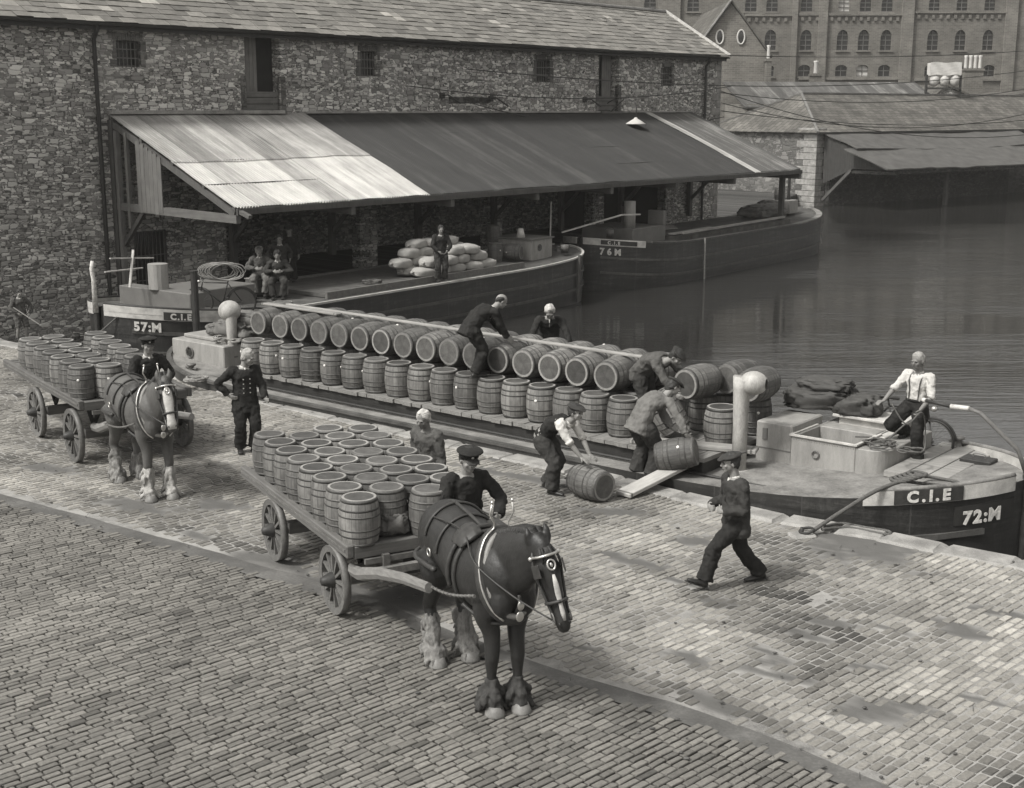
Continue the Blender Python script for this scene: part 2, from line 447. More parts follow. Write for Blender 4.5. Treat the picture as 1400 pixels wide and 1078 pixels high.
def tone_road(x, y, r):
    n = mnoise.noise(Vector((x*.5, y*.5, 9)))
    b = .165*(1+.28*n+.2*mnoise.noise(Vector((x*2.2, y*2.2, 6))))*r.uniform(.75, 1.2)
    if r.random() < .06: b *= .6
    return b
setts('road_setts', lambda x, y: y < xline(GUT, x)-.27-.03*mnoise.noise(Vector((x*1.7, 3, 0))), 0, (-13, 5.5, 6.2, 22), .19, .082, .013, .005, 3, tone_road)
def tone_quay(x, y, r):
    n = .9*mnoise.noise(Vector((x*.45, y*.45, 2)))+.9*mnoise.noise(Vector(((x*.77-y*.64)*.8, (x*.64+y*.77)*2.6, 4)))+.5*mnoise.noise(Vector((x*4, y*4, 4)))
    b = .225*(1+.7*n)*r.uniform(.72, 1.15)
    d = in_patch(x, y); b *= .32+.68*max(0, min(1, (d-.5)/.9))
    return max(.04, b)
def quay_kind(x, y):
    d = in_patch(x, y)
    if d < .75: return -.05
    if d < 1.0: return -.012
    n = mnoise.noise(Vector((x*.7, y*.7, 21)))
    return -.004+.006*n if n > -.5 else -.016
setts('quay_setts', lambda x, y: xline(GUT, x)+.16 < y < xline(EDGE, x)-.5, 0, (-15, 9, 8.5, 33), .19, .105, .022, .011, 5, tone_quay, quay_kind)
# coping stones on the quay edge
t = NT('granite_coping'); o = t.obj(); a = t.noise(o, 3, 5, .6); b = t.noise(o, 70, 3, .7)
f = t.math('ADD', t.math('MULTIPLY', a, .6), t.math('MULTIPLY', b, .4))
M['coping'] = t.done(t.ramp(f, [(.35, .13), (.62, .34)]), .8, t.bump(f, .5, .02))
mb = MB(); rnd = random.Random(12)
for a, b in zip(EDGE, EDGE[1:]):
    d = b-a; L = d.length; d = d.normalized(); n = Vector((-d.y, d.x)); s = 0
    while s < L-.05:
        l_ = min(rnd.uniform(.7, 1.5), L-s); c = a+d*(s+l_/2)
        if L-s-l_ < .3: l_ = L-s; c = a+d*(s+l_/2)
        wd = rnd.uniform(.42, .5); T = Matrix.Translation((c.x, c.y, 0)) @ Matrix.Rotation(math.atan2(d.y, d.x), 4, 'Z')
        x, y0, y1, zt = l_/2-.012, -wd, rnd.uniform(0, .05), .022+rnd.uniform(-.012, .02)
        e = .03
        vs = [(-x, y0, -.5), (x, y0, -.5), (x, y1, -.5), (-x, y1, -.5), (-x, y0, zt-e), (x, y0, zt-e), (x, y1, zt-e*1.5), (-x, y1, zt-e*1.5),
              (-x+e, y0+e, zt), (x-e, y0+e*rnd.uniform(1, 2), zt+rnd.uniform(-.008, .008)), (x-e*rnd.uniform(1, 3), y1-e*2, zt), (-x+e*rnd.uniform(1, 3), y1-e*2, zt)]
        fs = [(0,3,2,1),(0,1,5,4),(1,2,6,5),(2,3,7,6),(3,0,4,7),(4,5,9,8),(5,6,10,9),(6,7,11,10),(7,4,8,11),(8,9,10,11)]
        mb.add(vs, fs, 0, T); s += l_
tag(mb.build('quay_coping', M['coping']), kind='structure')
# water
t = NT('canal_water'); o = t.obj()
m1 = t.mapping(o, (.22, 1.5, 1), (0, 0, R(-6))); n1 = t.noise(m1, 1.6, 3, .5)
m2 = t.mapping(o, (.7, 4.5, 1), (0, 0, R(5))); n2 = t.noise(m2, 1.5, 3, .55)
msk = t.ramp(t.noise(t.mapping(o, (.06, .12, 1)), 1.0, 2), [(.42, (0,0,0,1)), (.62, (1,1,1,1))])
h = t.math('ADD', t.math('MULTIPLY', n1, .6), t.math('MULTIPLY', n2, .4))
bn = t.n('ShaderNodeBump'); t.l(h, bn.inputs['Height']); bn.inputs['Distance'].default_value = .05
t.l(t.math('ADD', t.math('MULTIPLY', msk, .8), .22), bn.inputs['Strength'])
M['water'] = t.done(gc(.022), .045, bn.outputs[0], spec=.5)
t.b.inputs['IOR'].default_value = 1.33
mb = MB(); mb.add([(-90, 5, WZ), (160, 5, WZ), (160, 140, WZ), (-90, 140, WZ)], [(0,1,2,3)])
tag(mb.build('canal_water', M['water']), kind='structure')
mb = MB(); mb.add([(-600, -100, -3.2), (600, -100, -3.2), (600, 700, -3.2), (-600, 700, -3.2)], [(0,1,2,3)])
tag(mb.build('canal_bed', M['earth']), kind='structure')
def PY(px, py, Y):
    dx = px-700; u = 539-py
    f = F*math.cos(PITCH)+u*math.sin(PITCH); v = u*math.cos(PITCH)-F*math.sin(PITCH)
    return Vector((dx/f*Y, Y, H+v/f*Y))
M['tar_wood'] = wood('tarred_wood', .035, .4, 2)
# ---------- masonry materials
def rubble(name, lo=.15, hi=.66, mortar=.07, sx=3.0, sz=7.8, bumps=.5):
    t = NT(name); sp_ = t.sep(t.obj()); cb_ = t.n('ShaderNodeCombineXYZ'); t.l(t.math('ADD', sp_[0], t.math('MULTIPLY', sp_[1], 1.0)), cb_.inputs[0]); t.l(sp_[2], cb_.inputs[2]); o = cb_.outputs[0]
    wv = t.n('ShaderNodeTexNoise'); wv.inputs['Scale'].default_value = 2.2; wv.inputs['Detail'].default_value = 3; t.l(o, wv.inputs['Vector'])
    add = t.n('ShaderNodeVectorMath', operation='MULTIPLY_ADD'); t.l(wv.outputs[1], add.inputs[0]); add.inputs[1].default_value = (.16, 0, .1); t.l(o, add.inputs[2])
    p = add.outputs[0]
    def layer(kx, kz):
        m = t.mapping(p, (kx, .01, kz)); o_ = []
        for ft in ('F1', 'F2'):
            v1 = t.n('ShaderNodeTexVoronoi', feature=ft, distance='CHEBYCHEV'); v1.inputs['Randomness'].default_value = .8; v1.inputs['Scale'].default_value = 1; t.l(m, v1.inputs['Vector']); o_.append(v1)
        return t.sep(o_[0].outputs['Color'])[0], t.math('MULTIPLY', t.math('SUBTRACT', o_[1].outputs['Distance'], o_[0].outputs['Distance']), .5)
    c1, e1 = layer(sx, sz); c2, e2 = layer(sx*1.7, sz*1.75)
    msk = t.math('GREATER_THAN', t.noise(t.mapping(o, (1, .01, 1.6)), 1.3, 2), .5)
    cell = t.mix(msk, c1, c2); edge = t.mix(msk, e1, t.math('MULTIPLY', e2, .9))
    nz = t.noise(o, 30, 4, .7); big = t.noise(o, .35, 3)
    nz2 = t.noise(t.mapping(o, (3, 3, 9)), 3, 4, .7)
    edge = t.math('ADD', edge, t.math('MULTIPLY', t.math('SUBTRACT', nz2, .5), .14))
    tone = t.math('ADD', t.math('MULTIPLY', cell, .62), t.math('ADD', t.math('MULTIPLY', nz, .25), t.math('MULTIPLY', big, .2)))
    stone = t.ramp(tone, [(.15, lo), (.5, (lo+hi)*.42), (.8, hi), (1.0, hi*1.35)])
    jm = t.ramp(edge, [(.005, (0,0,0,1)), (.055, (1,1,1,1))])
    c = t.mix(jm, t.mix(t.math('GREATER_THAN', big, .56), gc(mortar), gc(mortar*2.2)), stone)
    hgt = t.math('ADD', t.ramp(edge, [(.0, (0,0,0,1)), (.12, (1,1,1,1))]), t.math('MULTIPLY', nz, .35))
    return t.done(c, .9, t.bump(hgt, bumps, .035))
M['rubble'] = rubble('rubble_stone')
M['rubble2'] = rubble('squared_stone', .07, .2, .06, 1.6, 3.2, .6)
M['rubble_dark'] = rubble('sooty_stone', .03, .10, .015, 2.6, 6.0, .5)
def brick(name, v, sc=1.0):
    t = NT(name); sp_ = t.sep(t.obj()); cb_ = t.n('ShaderNodeCombineXYZ'); t.l(t.math('ADD', sp_[0], sp_[1]), cb_.inputs[0]); t.l(sp_[2], cb_.inputs[2]); o = cb_.outputs[0]; b = t.n('ShaderNodeTexBrick'); m = t.n('ShaderNodeMapping'); t.l(o, m.inputs[0]); m.inputs['Rotation'].default_value = (R(90), 0, 0); t.l(m.outputs[0], b.inputs[0])
    b.inputs['Color1'].default_value = gc(v); b.inputs['Color2'].default_value = gc(v*.7); b.inputs['Mortar'].default_value = gc(v*1.35)
    b.inputs['Scale'].default_value = sc; b.inputs['Mortar Size'].default_value = .012; b.inputs['Brick Width'].default_value = .46; b.inputs['Row Height'].default_value = .15
    n = t.noise(o, .5, 5, .6); n2 = t.noise(o, 12, 3)
    k = t.ramp(t.math('ADD', t.math('MULTIPLY', n, .7), t.math('MULTIPLY', n2, .3)), [(.3, .6), (.7, 1.35)])
    return t.done(t.mix(1.0, b.outputs[0], k, 'MULTIPLY'), .9, t.bump(b.outputs['Fac'], -.3, .01))
M['brick'] = brick('soot_brick', .15); M['brick2'] = brick('pale_brick', .17)
M['slate'] = simple('slate', .15, .45, 2.2, .55, .25, fine=35, rnd=0)
t = NT('slate_rows'); o = t.obj(); b = t.n('ShaderNodeTexBrick'); t.l(o, b.inputs[0])
b.inputs['Color1'].default_value = gc(.13); b.inputs['Color2'].default_value = gc(.07); b.inputs['Mortar'].default_value = gc(.03)
b.inputs['Scale'].default_value = 1; b.inputs['Mortar Size'].default_value = .025; b.inputs['Brick Width'].default_value = .6; b.inputs['Row Height'].default_value = .38
n = t.noise(o, .6, 5, .65); M['slate_rows'] = t.done(t.mix(1.0, b.outputs[0], t.ramp(n, [(.3, .65), (.7, 1.4)]), 'MULTIPLY'), .7, t.bump(b.outputs['Fac'], -.5, .02))
def corr(name, v, var, streak_x=1.4, hi=None):
    # streaks run down the slope (local y), patches per sheet
    t = NT(name); o = t.obj()
    a = t.noise(t.mapping(o, (streak_x, .12, .1)), 2.2, 5, .7); b = t.noise(o, 1.2, 5, .6); c = t.noise(t.mapping(o, (9, .6, .1)), 1.5, 4, .7)
    x = t.sep(o)[0]; wn = t.n('ShaderNodeTexWhiteNoise', noise_dimensions='1D'); t.l(t.math('FLOOR', t.math('DIVIDE', x, .8)), wn.inputs['W'])
    f = t.math('ADD', t.math('ADD', t.math('MULTIPLY', a, .4), t.math('MULTIPLY', c, .25)), t.math('ADD', t.math('MULTIPLY', b, .2), t.math('MULTIPLY', wn.outputs[0], .15)))
    return t.done(t.ramp(f, [(.33, v*(1-var)), (.52, v), (.68, (hi or v*(1+var)))]), .6, t.bump(b, .15, .02), spec=.4)
M['corr_light'] = corr('pale_zinc_sheet', .36, .6, hi=.56)
M['corr_light2'] = corr('weathered_zinc_sheet', .24, .65, hi=.46)
M['corr_dark'] = corr('tarred_sheet', .022, .45, hi=.052)
M['corr_rust'] = corr('rusted_sheet', .075, .55, 2.0, hi=.24)
M['roofing'] = simple('felt_roofing', .08, .35, 1.5, .8, .3)

def wall_open(mb, x0, x1, z0, z1, ops, th, mi=0, yf=0.0):
    xs = sorted({x0, x1, *[v for o in ops for v in (o[0], o[1])]}); zs = sorted({z0, z1, *[v for o in ops for v in (o[2], o[3])]})
    def hole(x, z): return any(o[0] < x < o[1] and o[2] < z < o[3] for o in ops)
    for i in range(len(xs)-1):
        for j in range(len(zs)-1):
            a, b, c, d = xs[i], xs[i+1], zs[j], zs[j+1]
            if hole((a+b)/2, (c+d)/2): continue
            mb.add([(a, yf, c), (b, yf, c), (b, yf, d), (a, yf, d)], [(0,1,2,3)], mi)
    for o in ops:
        a, b, c, d = o[:4]
        mb.add([(a,yf,c),(b,yf,c),(b,yf,d),(a,yf,d),(a,yf+th,c),(b,yf+th,c),(b,yf+th,d),(a,yf+th,d)], [(0,4,5,1),(1,5,6,2),(2,6,7,3),(3,7,4,0)], mi)
    mb.add([(x0,yf+th,z0),(x1,yf+th,z0),(x1,yf+th,z1),(x0,yf+th,z1)], [(3,2,1,0)] if not ops else [], mi)

# ================= long rubble warehouse
bw = thing('stone_warehouse', (WALL.o.x, WALL.o.y, 0), WALL.a, 'long two storey rubble stone warehouse with slate roof beside the canal', 'building')
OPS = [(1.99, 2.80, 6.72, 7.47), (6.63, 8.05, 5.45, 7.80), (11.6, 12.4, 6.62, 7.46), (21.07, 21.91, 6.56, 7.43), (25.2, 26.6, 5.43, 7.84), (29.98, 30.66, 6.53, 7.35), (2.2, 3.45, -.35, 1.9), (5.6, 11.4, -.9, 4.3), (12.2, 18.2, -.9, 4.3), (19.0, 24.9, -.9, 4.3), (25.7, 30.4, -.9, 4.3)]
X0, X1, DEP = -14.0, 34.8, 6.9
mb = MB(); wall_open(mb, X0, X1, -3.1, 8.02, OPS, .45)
mb.add([(X1,0,-3.1),(X1,DEP,-3.1),(X1,DEP,8.02),(X1,DEP/2,10.05),(X1,0,8.02)], [(0,1,2,3,4)])
mb.add([(X0,0,-3.1),(X0,DEP,-3.1),(X0,DEP,8.02),(X0,DEP/2,10.05),(X0,0,8.02)], [(4,3,2,1,0)])
mb.add([(X0,DEP,-3.1),(X1,DEP,-3.1),(X1,DEP,8.02),(X0,DEP,8.02)], [(3,2,1,0)])
mb.build('wall', M['rubble'], bw)
mb = MB(); mb.b2(X0+.5, X1-.5, .5, DEP-.1, -1.0, -.9); mb.b2(X0+.5, X1-.5, .5, DEP-.1, 4.6, 4.75); mb.b2(4.6, 4.9, .5, DEP-.1, -.9, 4.6); mb.b2(31.2, 31.5, .5, DEP-.1, -.9, 4.6); mb.build('inner_floor', M['dark'], bw)  # ground floor bays opened deep and lined near-black for darkness under the canopy
# quoins at the far corner and dressed jambs
mb = MB(); rnd = random.Random(3); z = -3.0; k = 0
while z < 7.9:
    h = rnd.uniform(.26, .36); L = (.62, .34)[k % 2]*rnd.uniform(.85, 1.15)
    mb.b2(X1-L, X1+.025, -.025, .3, z, z+h-.02); z += h; k += 1
mb.build('quoin', M['coping'], bw, bevel=.015)
for a, b, c, d in OPS[:6]:
    mb = MB(); z = c
    while z < d-.05:
        h = min(rnd.uniform(.2, .4), d-z)
        mb.b2(a-rnd.uniform(.1, .26), a, -.018, .2, z, z+h-.015); mb.b2(b, b+rnd.uniform(.1, .26), -.018, .2, z, z+h-.015); z += h
    x = a-.12
    while x < b+.1:       # soldier arch stones over the opening
        w_ = rnd.uniform(.08, .13); mb.b2(x, x+w_-.012, -.02, .2, d, d+rnd.uniform(.16, .24)); x += w_
    if d > 7.7:
        mb = MB(); mb.b2(a-.2, a, -.018, .2, c-.25, c+1.1); mb.build('jamb_stones', M['rubble2'], bw, bevel=.01); mb = MB(); mb.b2(b, b+.2, -.018, .2, c-.25, c+1.1)
    mb.build('jamb_stones', M['rubble2'], bw, bevel=.01)
# windows
for i, (a, b, c, d) in enumerate(OPS):
    if i in (1, 4) or i > 6: continue
    mb = MB(); mb.b2(a, a+.06, .16, .24, c, d); mb.b2(b-.06, b, .16, .24, c, d); mb.b2(a+.06, b-.06, .16, .24, d-.06, d); mb.b2(a+.06, b-.06, .16, .24, c, c+.06)
    f = mb.build('window', M['post_wood'], bw)
    mb = MB(); mb.b2(a, b, .30, .32, c, d); mb.build('pane', M['glass_dark'], f)
    mb = MB(); nb_ = 6 if i != 6 else 9
    for k in range(1, nb_): x = a+(b-a)*k/nb_; mb.b2(x-.012, x+.012, .08, .104, c, d)
    for k in (1, 2): z = c+(d-c)*k/3; mb.b2(a, b, .07, .078, z-.015, z+.015)
    mb.build('bar', M['iron_light'], f)
# loading doors
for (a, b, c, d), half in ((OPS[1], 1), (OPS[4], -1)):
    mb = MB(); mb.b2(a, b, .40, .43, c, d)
    f = mb.build('door_shade_panel', M['dark'], bw)  # near-black back panel paints the shade behind the boards and gate
    mb = MB(); m_ = (a+b)/2
    xa, xb = (a+.02, m_-.1) if half > 0 else (m_-.25, b-.3)
    n_ = 4
    for k in range(n_): mb.b2(xa+(xb-xa)*k/n_, xa+(xb-xa)*(k+1)/n_-.012, .18, .215, c+.6, d-.05)
    mb.build('board', M['post_pale'], f)
    mb = MB()
    for k in range(3): mb.b2(a+.02, b-.02, .12, .17, c+.03+k*.2, c+.21+k*.2)
    mb.b2(a-.05, b+.05, -.22, .1, c-.1, c)
    mb.build('half_gate', M['cart_wood'], f)
# roof: individual slates
ES = (10.1-7.93)/(3.45+.28); SA = math.atan(ES)
me_v = MB(); rnd = random.Random(5); row = 0; sl = 0.0; SLT = math.hypot(3.73, 2.17)
while sl < SLT-.05:
    ex = .34; x = X0-.1+rnd.uniform(0, .4)
    while x < X1+.2:
        w_ = rnd.uniform(.38, .68); w_ = min(w_, X1+.25-x)
        if w_ < .05: break
        s0 = sl+rnd.gauss(0, .02); tl = rnd.gauss(.026, .007); rz = rnd.gauss(0, .012)
        if rnd.random() < .008: s0 -= rnd.uniform(.05, .16); rz += rnd.gauss(0, .06)
        def P(xx, s, h): return (xx, -.28+s*math.cos(SA)-h*math.sin(SA), 7.93+s*math.sin(SA)+h*math.cos(SA))
        q = [P(x+.006, s0+rz*w_, tl+.012), P(x+w_-.006, s0-rz*w_, tl+.012), P(x+w_-.006, s0+ex+.12, .012), P(x+.006, s0+ex+.12, .012),
             P(x+.006, s0+rz*w_, tl-.004), P(x+w_-.006, s0-rz*w_, tl-.004)]
        me_v.add(q, [(0,1,2,3), (4,5,1,0), (4,0,3), (5,2,1)]); x += w_
    sl += ex; row += 1
me = me_v.mesh('slate_roof', M['slate']); o = bpy.data.objects.new('slate_roof', me); put(o, bw)
t = NT('slate_var'); o_ = t.obj(); at = t.n('ShaderNodeVertexColor', layer_name='tone'); a = t.noise(o_, 5, 5, .65); b = t.noise(t.mapping(o_, (1, 4, 4)), 12, 3)
M['slate_var'] = t.done(t.mix(1.0, at.outputs[0], t.ramp(t.math('ADD', t.math('MULTIPLY', a, .6), t.math('MULTIPLY', b, .4)), [(.3, .65), (.7, 1.3)]), 'MULTIPLY'), .6, t.bump(a, .3, .02), spec=.4)
me.materials[0] = M['slate_var']; ca = me.color_attributes.new('tone', 'FLOAT_COLOR', 'CORNER'); arr = []; g = .2
for i, p in enumerate(me.polygons):
    if i % 4 == 0: g = max(.1, rnd.gauss(.17, .03)); g = g*1.7 if rnd.random() < .02 else g
    arr += [g, g*.98, g*.94, 1]*p.loop_total
ca.data.foreach_set('color', arr)
mb = MB()
mb.add([(X0-.15,-.27,7.9),(X1+.25,-.27,7.9),(X1+.25,3.45,10.07),(X0-.15,3.45,10.07),(X1+.25,DEP+.2,8.0),(X0-.15,DEP+.2,8.0)], [(0,1,2,3),(3,2,4,5)])
mb.build('roof_deck', M['slate_rows'], bw)
mb = MB(); mb.beam((X1+.27, -.3, 8.0), (X1+.27, 3.45, 10.2), .07, .12); mb.beam((X1+.27, 3.45, 10.2), (X1+.27, DEP+.2, 8.05), .07, .12); mb.build('verge', M['cream_paint'], bw)
mb = MB(); mb.tube([(X0, 3.45, 10.15), (X1+.2, 3.45, 10.15)], .1, 8); mb.build('ridge', M['slate'], bw)
mb = MB()
for a, b in ((X0, 11.3), (11.32, 34.9)):
    k = 10; vs = []; fs = []
    for i in range(k+1):
        an = math.pi*i/k; yy, zz = -.36-.07*math.cos(an), 7.9-.07*math.sin(an)
        vs += [(a, yy, zz), (b, yy, zz)]
    for i in range(k): fs.append((2*i, 2*i+1, 2*i+3, 2*i+2))
    mb.add(vs, fs)
mb.b2(X0, 34.8, -.287, -.25, 7.72, 7.93)
mb.build('gutter_trough', M['iron'], bw)
for x in (1.2, 33.3):
    mb = MB(); mb.tube([(x, -.34, 7.85), (x, -.3, 7.7), (x, -.12, 7.45), (x, -.11, -1.2)], .06, 10)
    for z in (6.9, 5.2, 3.4, 1.6, .2): mb.tube([(x, -.11, z), (x, -.11, z+.09)], .08, 10)
    mb.build('downpipe', M['black_paint'], bw)
# small fixtures on the wall
for x, z in ((15.6, 6.0), (18.3, 5.9), (24.2, 5.9)):
    mb = MB(); mb.tube([(x, 0, z), (x, -.35, z+.02), (x+.5, -.5, z-.28)], .03, 6); mb.box((x, -.05, z), (.2, .1, .2)); mb.build('wall_hook', M['iron'], bw)
mb = MB(); mb.b2(16.0, 18.2, -.012, .05, 5.72, 5.95); mb.build('old_lintel', M['rubble_dark'], bw)
# hanging lamp over the canopy
lp = thing('wall_lamp', WALL.p(25.8, -.02, 5.75), WALL.a, 'pale conical lamp shade on an iron bracket above the dark canopy roof', 'lamp')
mb = MB(); rope(mb, [(0, 0, 0), (0, -.5, .2), (0, -1.2, .15), (0, -1.5, -.1), (0, -1.5, -.6)], .022); mb.beam((0,0,-.5), (0,-.9,.2), .03, .03); mb.build('bracket', M['iron'], lp)
mb = MB(); mb.lathe([(.05, .22), (.09, .16), (.2, .1), (.42, -.04), (.42, -.06), (.38, -.05), (.1, .06)], 24, M=Matrix.Translation((0, -1.5, -.8))); mb.build('lamp_shade', M['sheet_white'], lp, smooth=True)

# ================= loading canopy
ca_ = thing('loading_canopy', WALL.p(1.56, 0, 0), WALL.a, 'lean-to loading canopy of corrugated iron, pale sheets at the left end and dark sheets beyond', 'canopy')
CX = 1.56; CL = 32.3-CX
def cpt(x, s, h=0): return (x, -.03-5.8*s-h*0, 5.38-2.44*s+h)
def sheet(x0, x1, s0, s1, mat, lift=0, ns=8, sag=0):
    mb = MB(); pit = .1; n = int((x1-x0)/pit*8); vs = []; fs = []; rr = random.Random(int(x0*10+s0*100))
    for i in range(n+1):
        x = x0+(x1-x0)*i/n
        for j in range(ns+1):
            s = s0+(s1-s0)*j/ns
            edge = .004*mnoise.noise(Vector((x*3, s*20, 1))) if j in (0, ns) else 0
            sg = -.05*mnoise.noise(Vector((x*.22, s*1.5, 4)))-.025*mnoise.noise(Vector((x*1.1, s*5, 4)))
            vs.append(cpt(x, s+edge, lift+.016*math.cos(2*math.pi*x/pit)+sg*(.4+s)))
    for i in range(n):
        for j in range(ns):
            a = i*(ns+1)+j; fs.append((a, a+1, a+ns+2, a+ns+1))
    mb.add(vs, fs); return mb.build('corrugated_sheet', mat, ca_, smooth=True)
L1 = 9.0-CX
# each visible run of sheets
x = 0
for k in range(9):
    x1 = L1*(k+1)/9
    sheet(L1*k/9-.03, x1+.02, .0, .545, M['corr_light2'], .012+.010*(k % 2), 5)
    sheet(L1*k/9-.03, x1+.02, .52, 1.0, M['corr_light'] , -.012+.010*(k % 2), 5)
sheet(L1, 28.4-CX, 0, 1.0, M['corr_dark'], 0, 10)
sheet(28.38-CX, 28.85-CX, 0, 1.0, M['corr_light'], .03, 6)
sheet(28.8-CX, CL, 0, 1.0, M['corr_rust'], .0, 8)
mb = MB(); mb.b2(0, L1-1.0, -.25, 0, 5.36, 5.47); mb.b2(L1, CL, -.16, 0, 5.36, 5.43); mb.build('flashing', M['coping'], ca_, bevel=.01)
mb = MB()
for s in (.03, .27, .52, .76, .985):
    p, q = cpt(.0, s, -.09), cpt(CL, s, -.09); mb.beam(p, q, .1, .12)
mb.build('purlin', M['post_wood'], ca_)
k = 0
for xx in [0.06, 4.2, 8.4, 12.6, 16.8, 21.0, 25.2, CL-.1]:
    mb = MB(); mb.beam(cpt(xx, 0, -.23), cpt(xx, .985, -.23), .12, .17)
    mb.build('rafter', M['post_wood'], ca_)
    mb = MB(); mb.beam((xx, -.03, 2.72), (xx, -5.85, 2.62), .16, .22); mb.build('tie_beam', M['cart_wood_y'], ca_)
    mb = MB(); mb.beam((xx, -.13, 5.2), (xx, -.13, .6 if xx > 1 else -1.5), .2, .2, up=(0,1,0)); mb.beam((xx, -.2, 1.4), (xx, -1.5, 2.62), .11, .13); mb.build('wall_post', M['post_wood'], ca_)
mb = MB(); mb.beam((0.02, -.38, 4.9), (0.02, -.38, -1.6), .14, .14, up=(0,1,0)); mb.build('post', M['post_pale'], ca_)
mb = MB(); mb.beam((0.02, -.85, 4.85), (0.02, -.85, 2.1), .1, .12, up=(0,1,0)); mb.build('hanger', M['post_pale'], ca_)
mb = MB()
for k in range(6):
    y = -1.36-k*.2; zt = 5.38+2.44*y/5.8-.2
    mb.b2(-.03, .005, y-.19, y, 2.6+rnd.uniform(-.04, .03), zt)
mb.build('end_boarding', M['post_pale'], ca_)
mb = MB(); mb.beam((.1, -5.6, 2.9), (.1, -6.3, 2.7), .12, .1); mb.build('beam_end', M['cart_wood_y'], ca_)
mb = MB(); mb.beam((CL-.5, -5.2, 2.8), (CL-.5, -5.2, -2.5), .2, .2, up=(0,1,0)); mb.build('post', M['post_wood'], ca_)
mb = MB(); mb.b2(0, CL, -5.9, -5.84, 2.74, 2.9); mb.build('fascia', M['post_wood'], ca_)

# ================= far bank
mb = MB(); p = [WALL.p(-60, .6), WALL.p(34.3, .6), WALL.p(42, 3)]
mb.prism([(q.x, q.y) for q in p]+[(20.2, 93.5), (45, 113.0), (120, 113.3), (600, 500), (600, 690), (-600, 690), (-600, 40)], -3.2, -.25)
tag(mb.build('far_bank', M['rubble_dark']), kind='structure')
# long stone store with hipped end
LB = Fr(20.74, 91.2, .79, .61)
b2 = thing('canal_store', LB.p(0, 0), LB.a, 'long low stone store with a hipped slate roof at the canal corner', 'building')
mb = MB(); W2, L2 = 10.5, 34
mb.add([(0,0,-3.1),(L2,0,-3.1),(L2,0,4),(0,0,4),(0,W2,-3.1),(0,W2,4),(L2,W2,-3.1),(L2,W2,4)], [(0,1,2,3),(4,0,3,5),(6,4,5,7),(1,6,7,2)])
mb.build('wall', M['rubble2'], b2)
mb = MB(); z = -2; k = 0
while z < 3.9:
    h = rnd.uniform(.35, .48); L = (1.7, 1.1)[k % 2]
    mb.b2(-.03, L*.6, -.03, L, z, z+h-.03); z += h; k += 1
mb.build('quoin', M['coping'], b2, bevel=.02)
mb = MB(); e = .35; rz_ = 6.6; hx = 4.4
A, B, C_, D_ = (-e,-e,3.95), (L2,-e,3.95), (L2,W2+e,3.95), (-e,W2+e,3.95); P1, P2 = (hx, W2/2, rz_), (L2, W2/2, rz_)
mb.add([A,B,C_,D_,P1,P2], [(0,1,5,4),(2,3,4,5),(3,0,4)]); mb.add([A,B,C_,D_], [(3,2,1,0)])
mb.build('roof', M['slate_rows'], b2)
mb = MB(); mb.beam((-e,-e,4.0), (hx, W2/2, rz_+.06), .16, .1); mb.beam((-e,W2+e,4.0), (hx, W2/2, rz_+.06), .16, .1); mb.beam((hx, W2/2, rz_+.05), (L2, W2/2, rz_+.05), .2, .12); mb.build('ridge', M['slate'], b2)
mb = MB(); mb.b2(-e-.05, L2, -e-.12, -e, 3.86, 3.99); mb.build('gutter_trough', M['iron'], b2)
# timber lean-to on the water
b3 = thing('timber_lean_to', LB.p(1.0, -.1), LB.a, 'dark timber lean-to shed with two sagging roofs standing over the canal', 'shed')
def roofsag(x0, x1, y0, z0, y1, z1, amp, seed):
    mb = MB(); n, m_ = 40, 6; vs = []; fs = []
    for hh in (0, -.08):
        for i in range(n+1):
            for j in range(m_+1):
                u_, v_ = i/n, j/m_; x = x0+(x1-x0)*u_
                z = z0+(z1-z0)*v_+amp*math.sin(u_*math.pi)*-(v_*.5+.2)+.09*mnoise.noise(Vector((x*.5, v_*2, seed)))
                vs.append((x, y0+(y1-y0)*v_+.06*mnoise.noise(Vector((x, v_, seed+3))), z+hh))
    for L in (0, 1):
        for i in range(n):
            for j in range(m_):
                a = L*(n+1)*(m_+1)+i*(m_+1)+j; q = (a, a+1, a+m_+2, a+m_+1); fs.append(q if not L else q[::-1])
    B_ = (n+1)*(m_+1)
    for i in range(n):
        a = i*(m_+1)+m_; fs.append((a, a+B_, a+B_+m_+1, a+m_+1))
    for j in range(m_): fs.append((j, j+B_, j+1+B_, j+1))
    mb.add(vs, fs); return mb
roofsag(-.6, 22.5, 0, 3.98, -3.0, 3.0, .3, 2).build('upper_roof', M['roofing'], b3)
roofsag(-1.5, 22.0, -2.6, 2.95, -6.2, 1.75, .1, 6).build('lower_roof', M['roofing'], b3)
mb = MB()
for k in range(30):
    y = -.1-k*.2; zt = (3.9-.34*(-y) if y > -2.9 else 2.9-.33*(-y-2.7)); zb = .8 if y > -5.9 else .9
    mb.b2(-.42, -.38, y-.19, y, (1.6-1.1*max(0, (2.5+y))/2.5 if y > -2.5 else 1.6), zt-.12)
mb.build('end_boarding', M['tar_wood'], b3)
mb = MB(); mb.b2(0, 21.8, -.35, 0, -3, 3.7); mb.b2(-.3, 21.8, -5.9, -5.75, 1.35, 1.6); mb.b2(-.3, 0, -5.9, 0, 1.3, 1.5)
mb.build('back_wall', M['rubble_dark'], b3)
for x in (7, 20.2):
    mb = MB(); mb.beam((x, -4.8, 1.4), (x, -4.8, -2.6), .25, .25, up=(0,1,0)); mb.build('pile', M['post_wood'], b3)
mb = MB(); mb.beam((-.35, -.1, -.6), (-.35, -2.4, 1.5), .18, .2); mb.build('brace', M['post_wood'], b3)
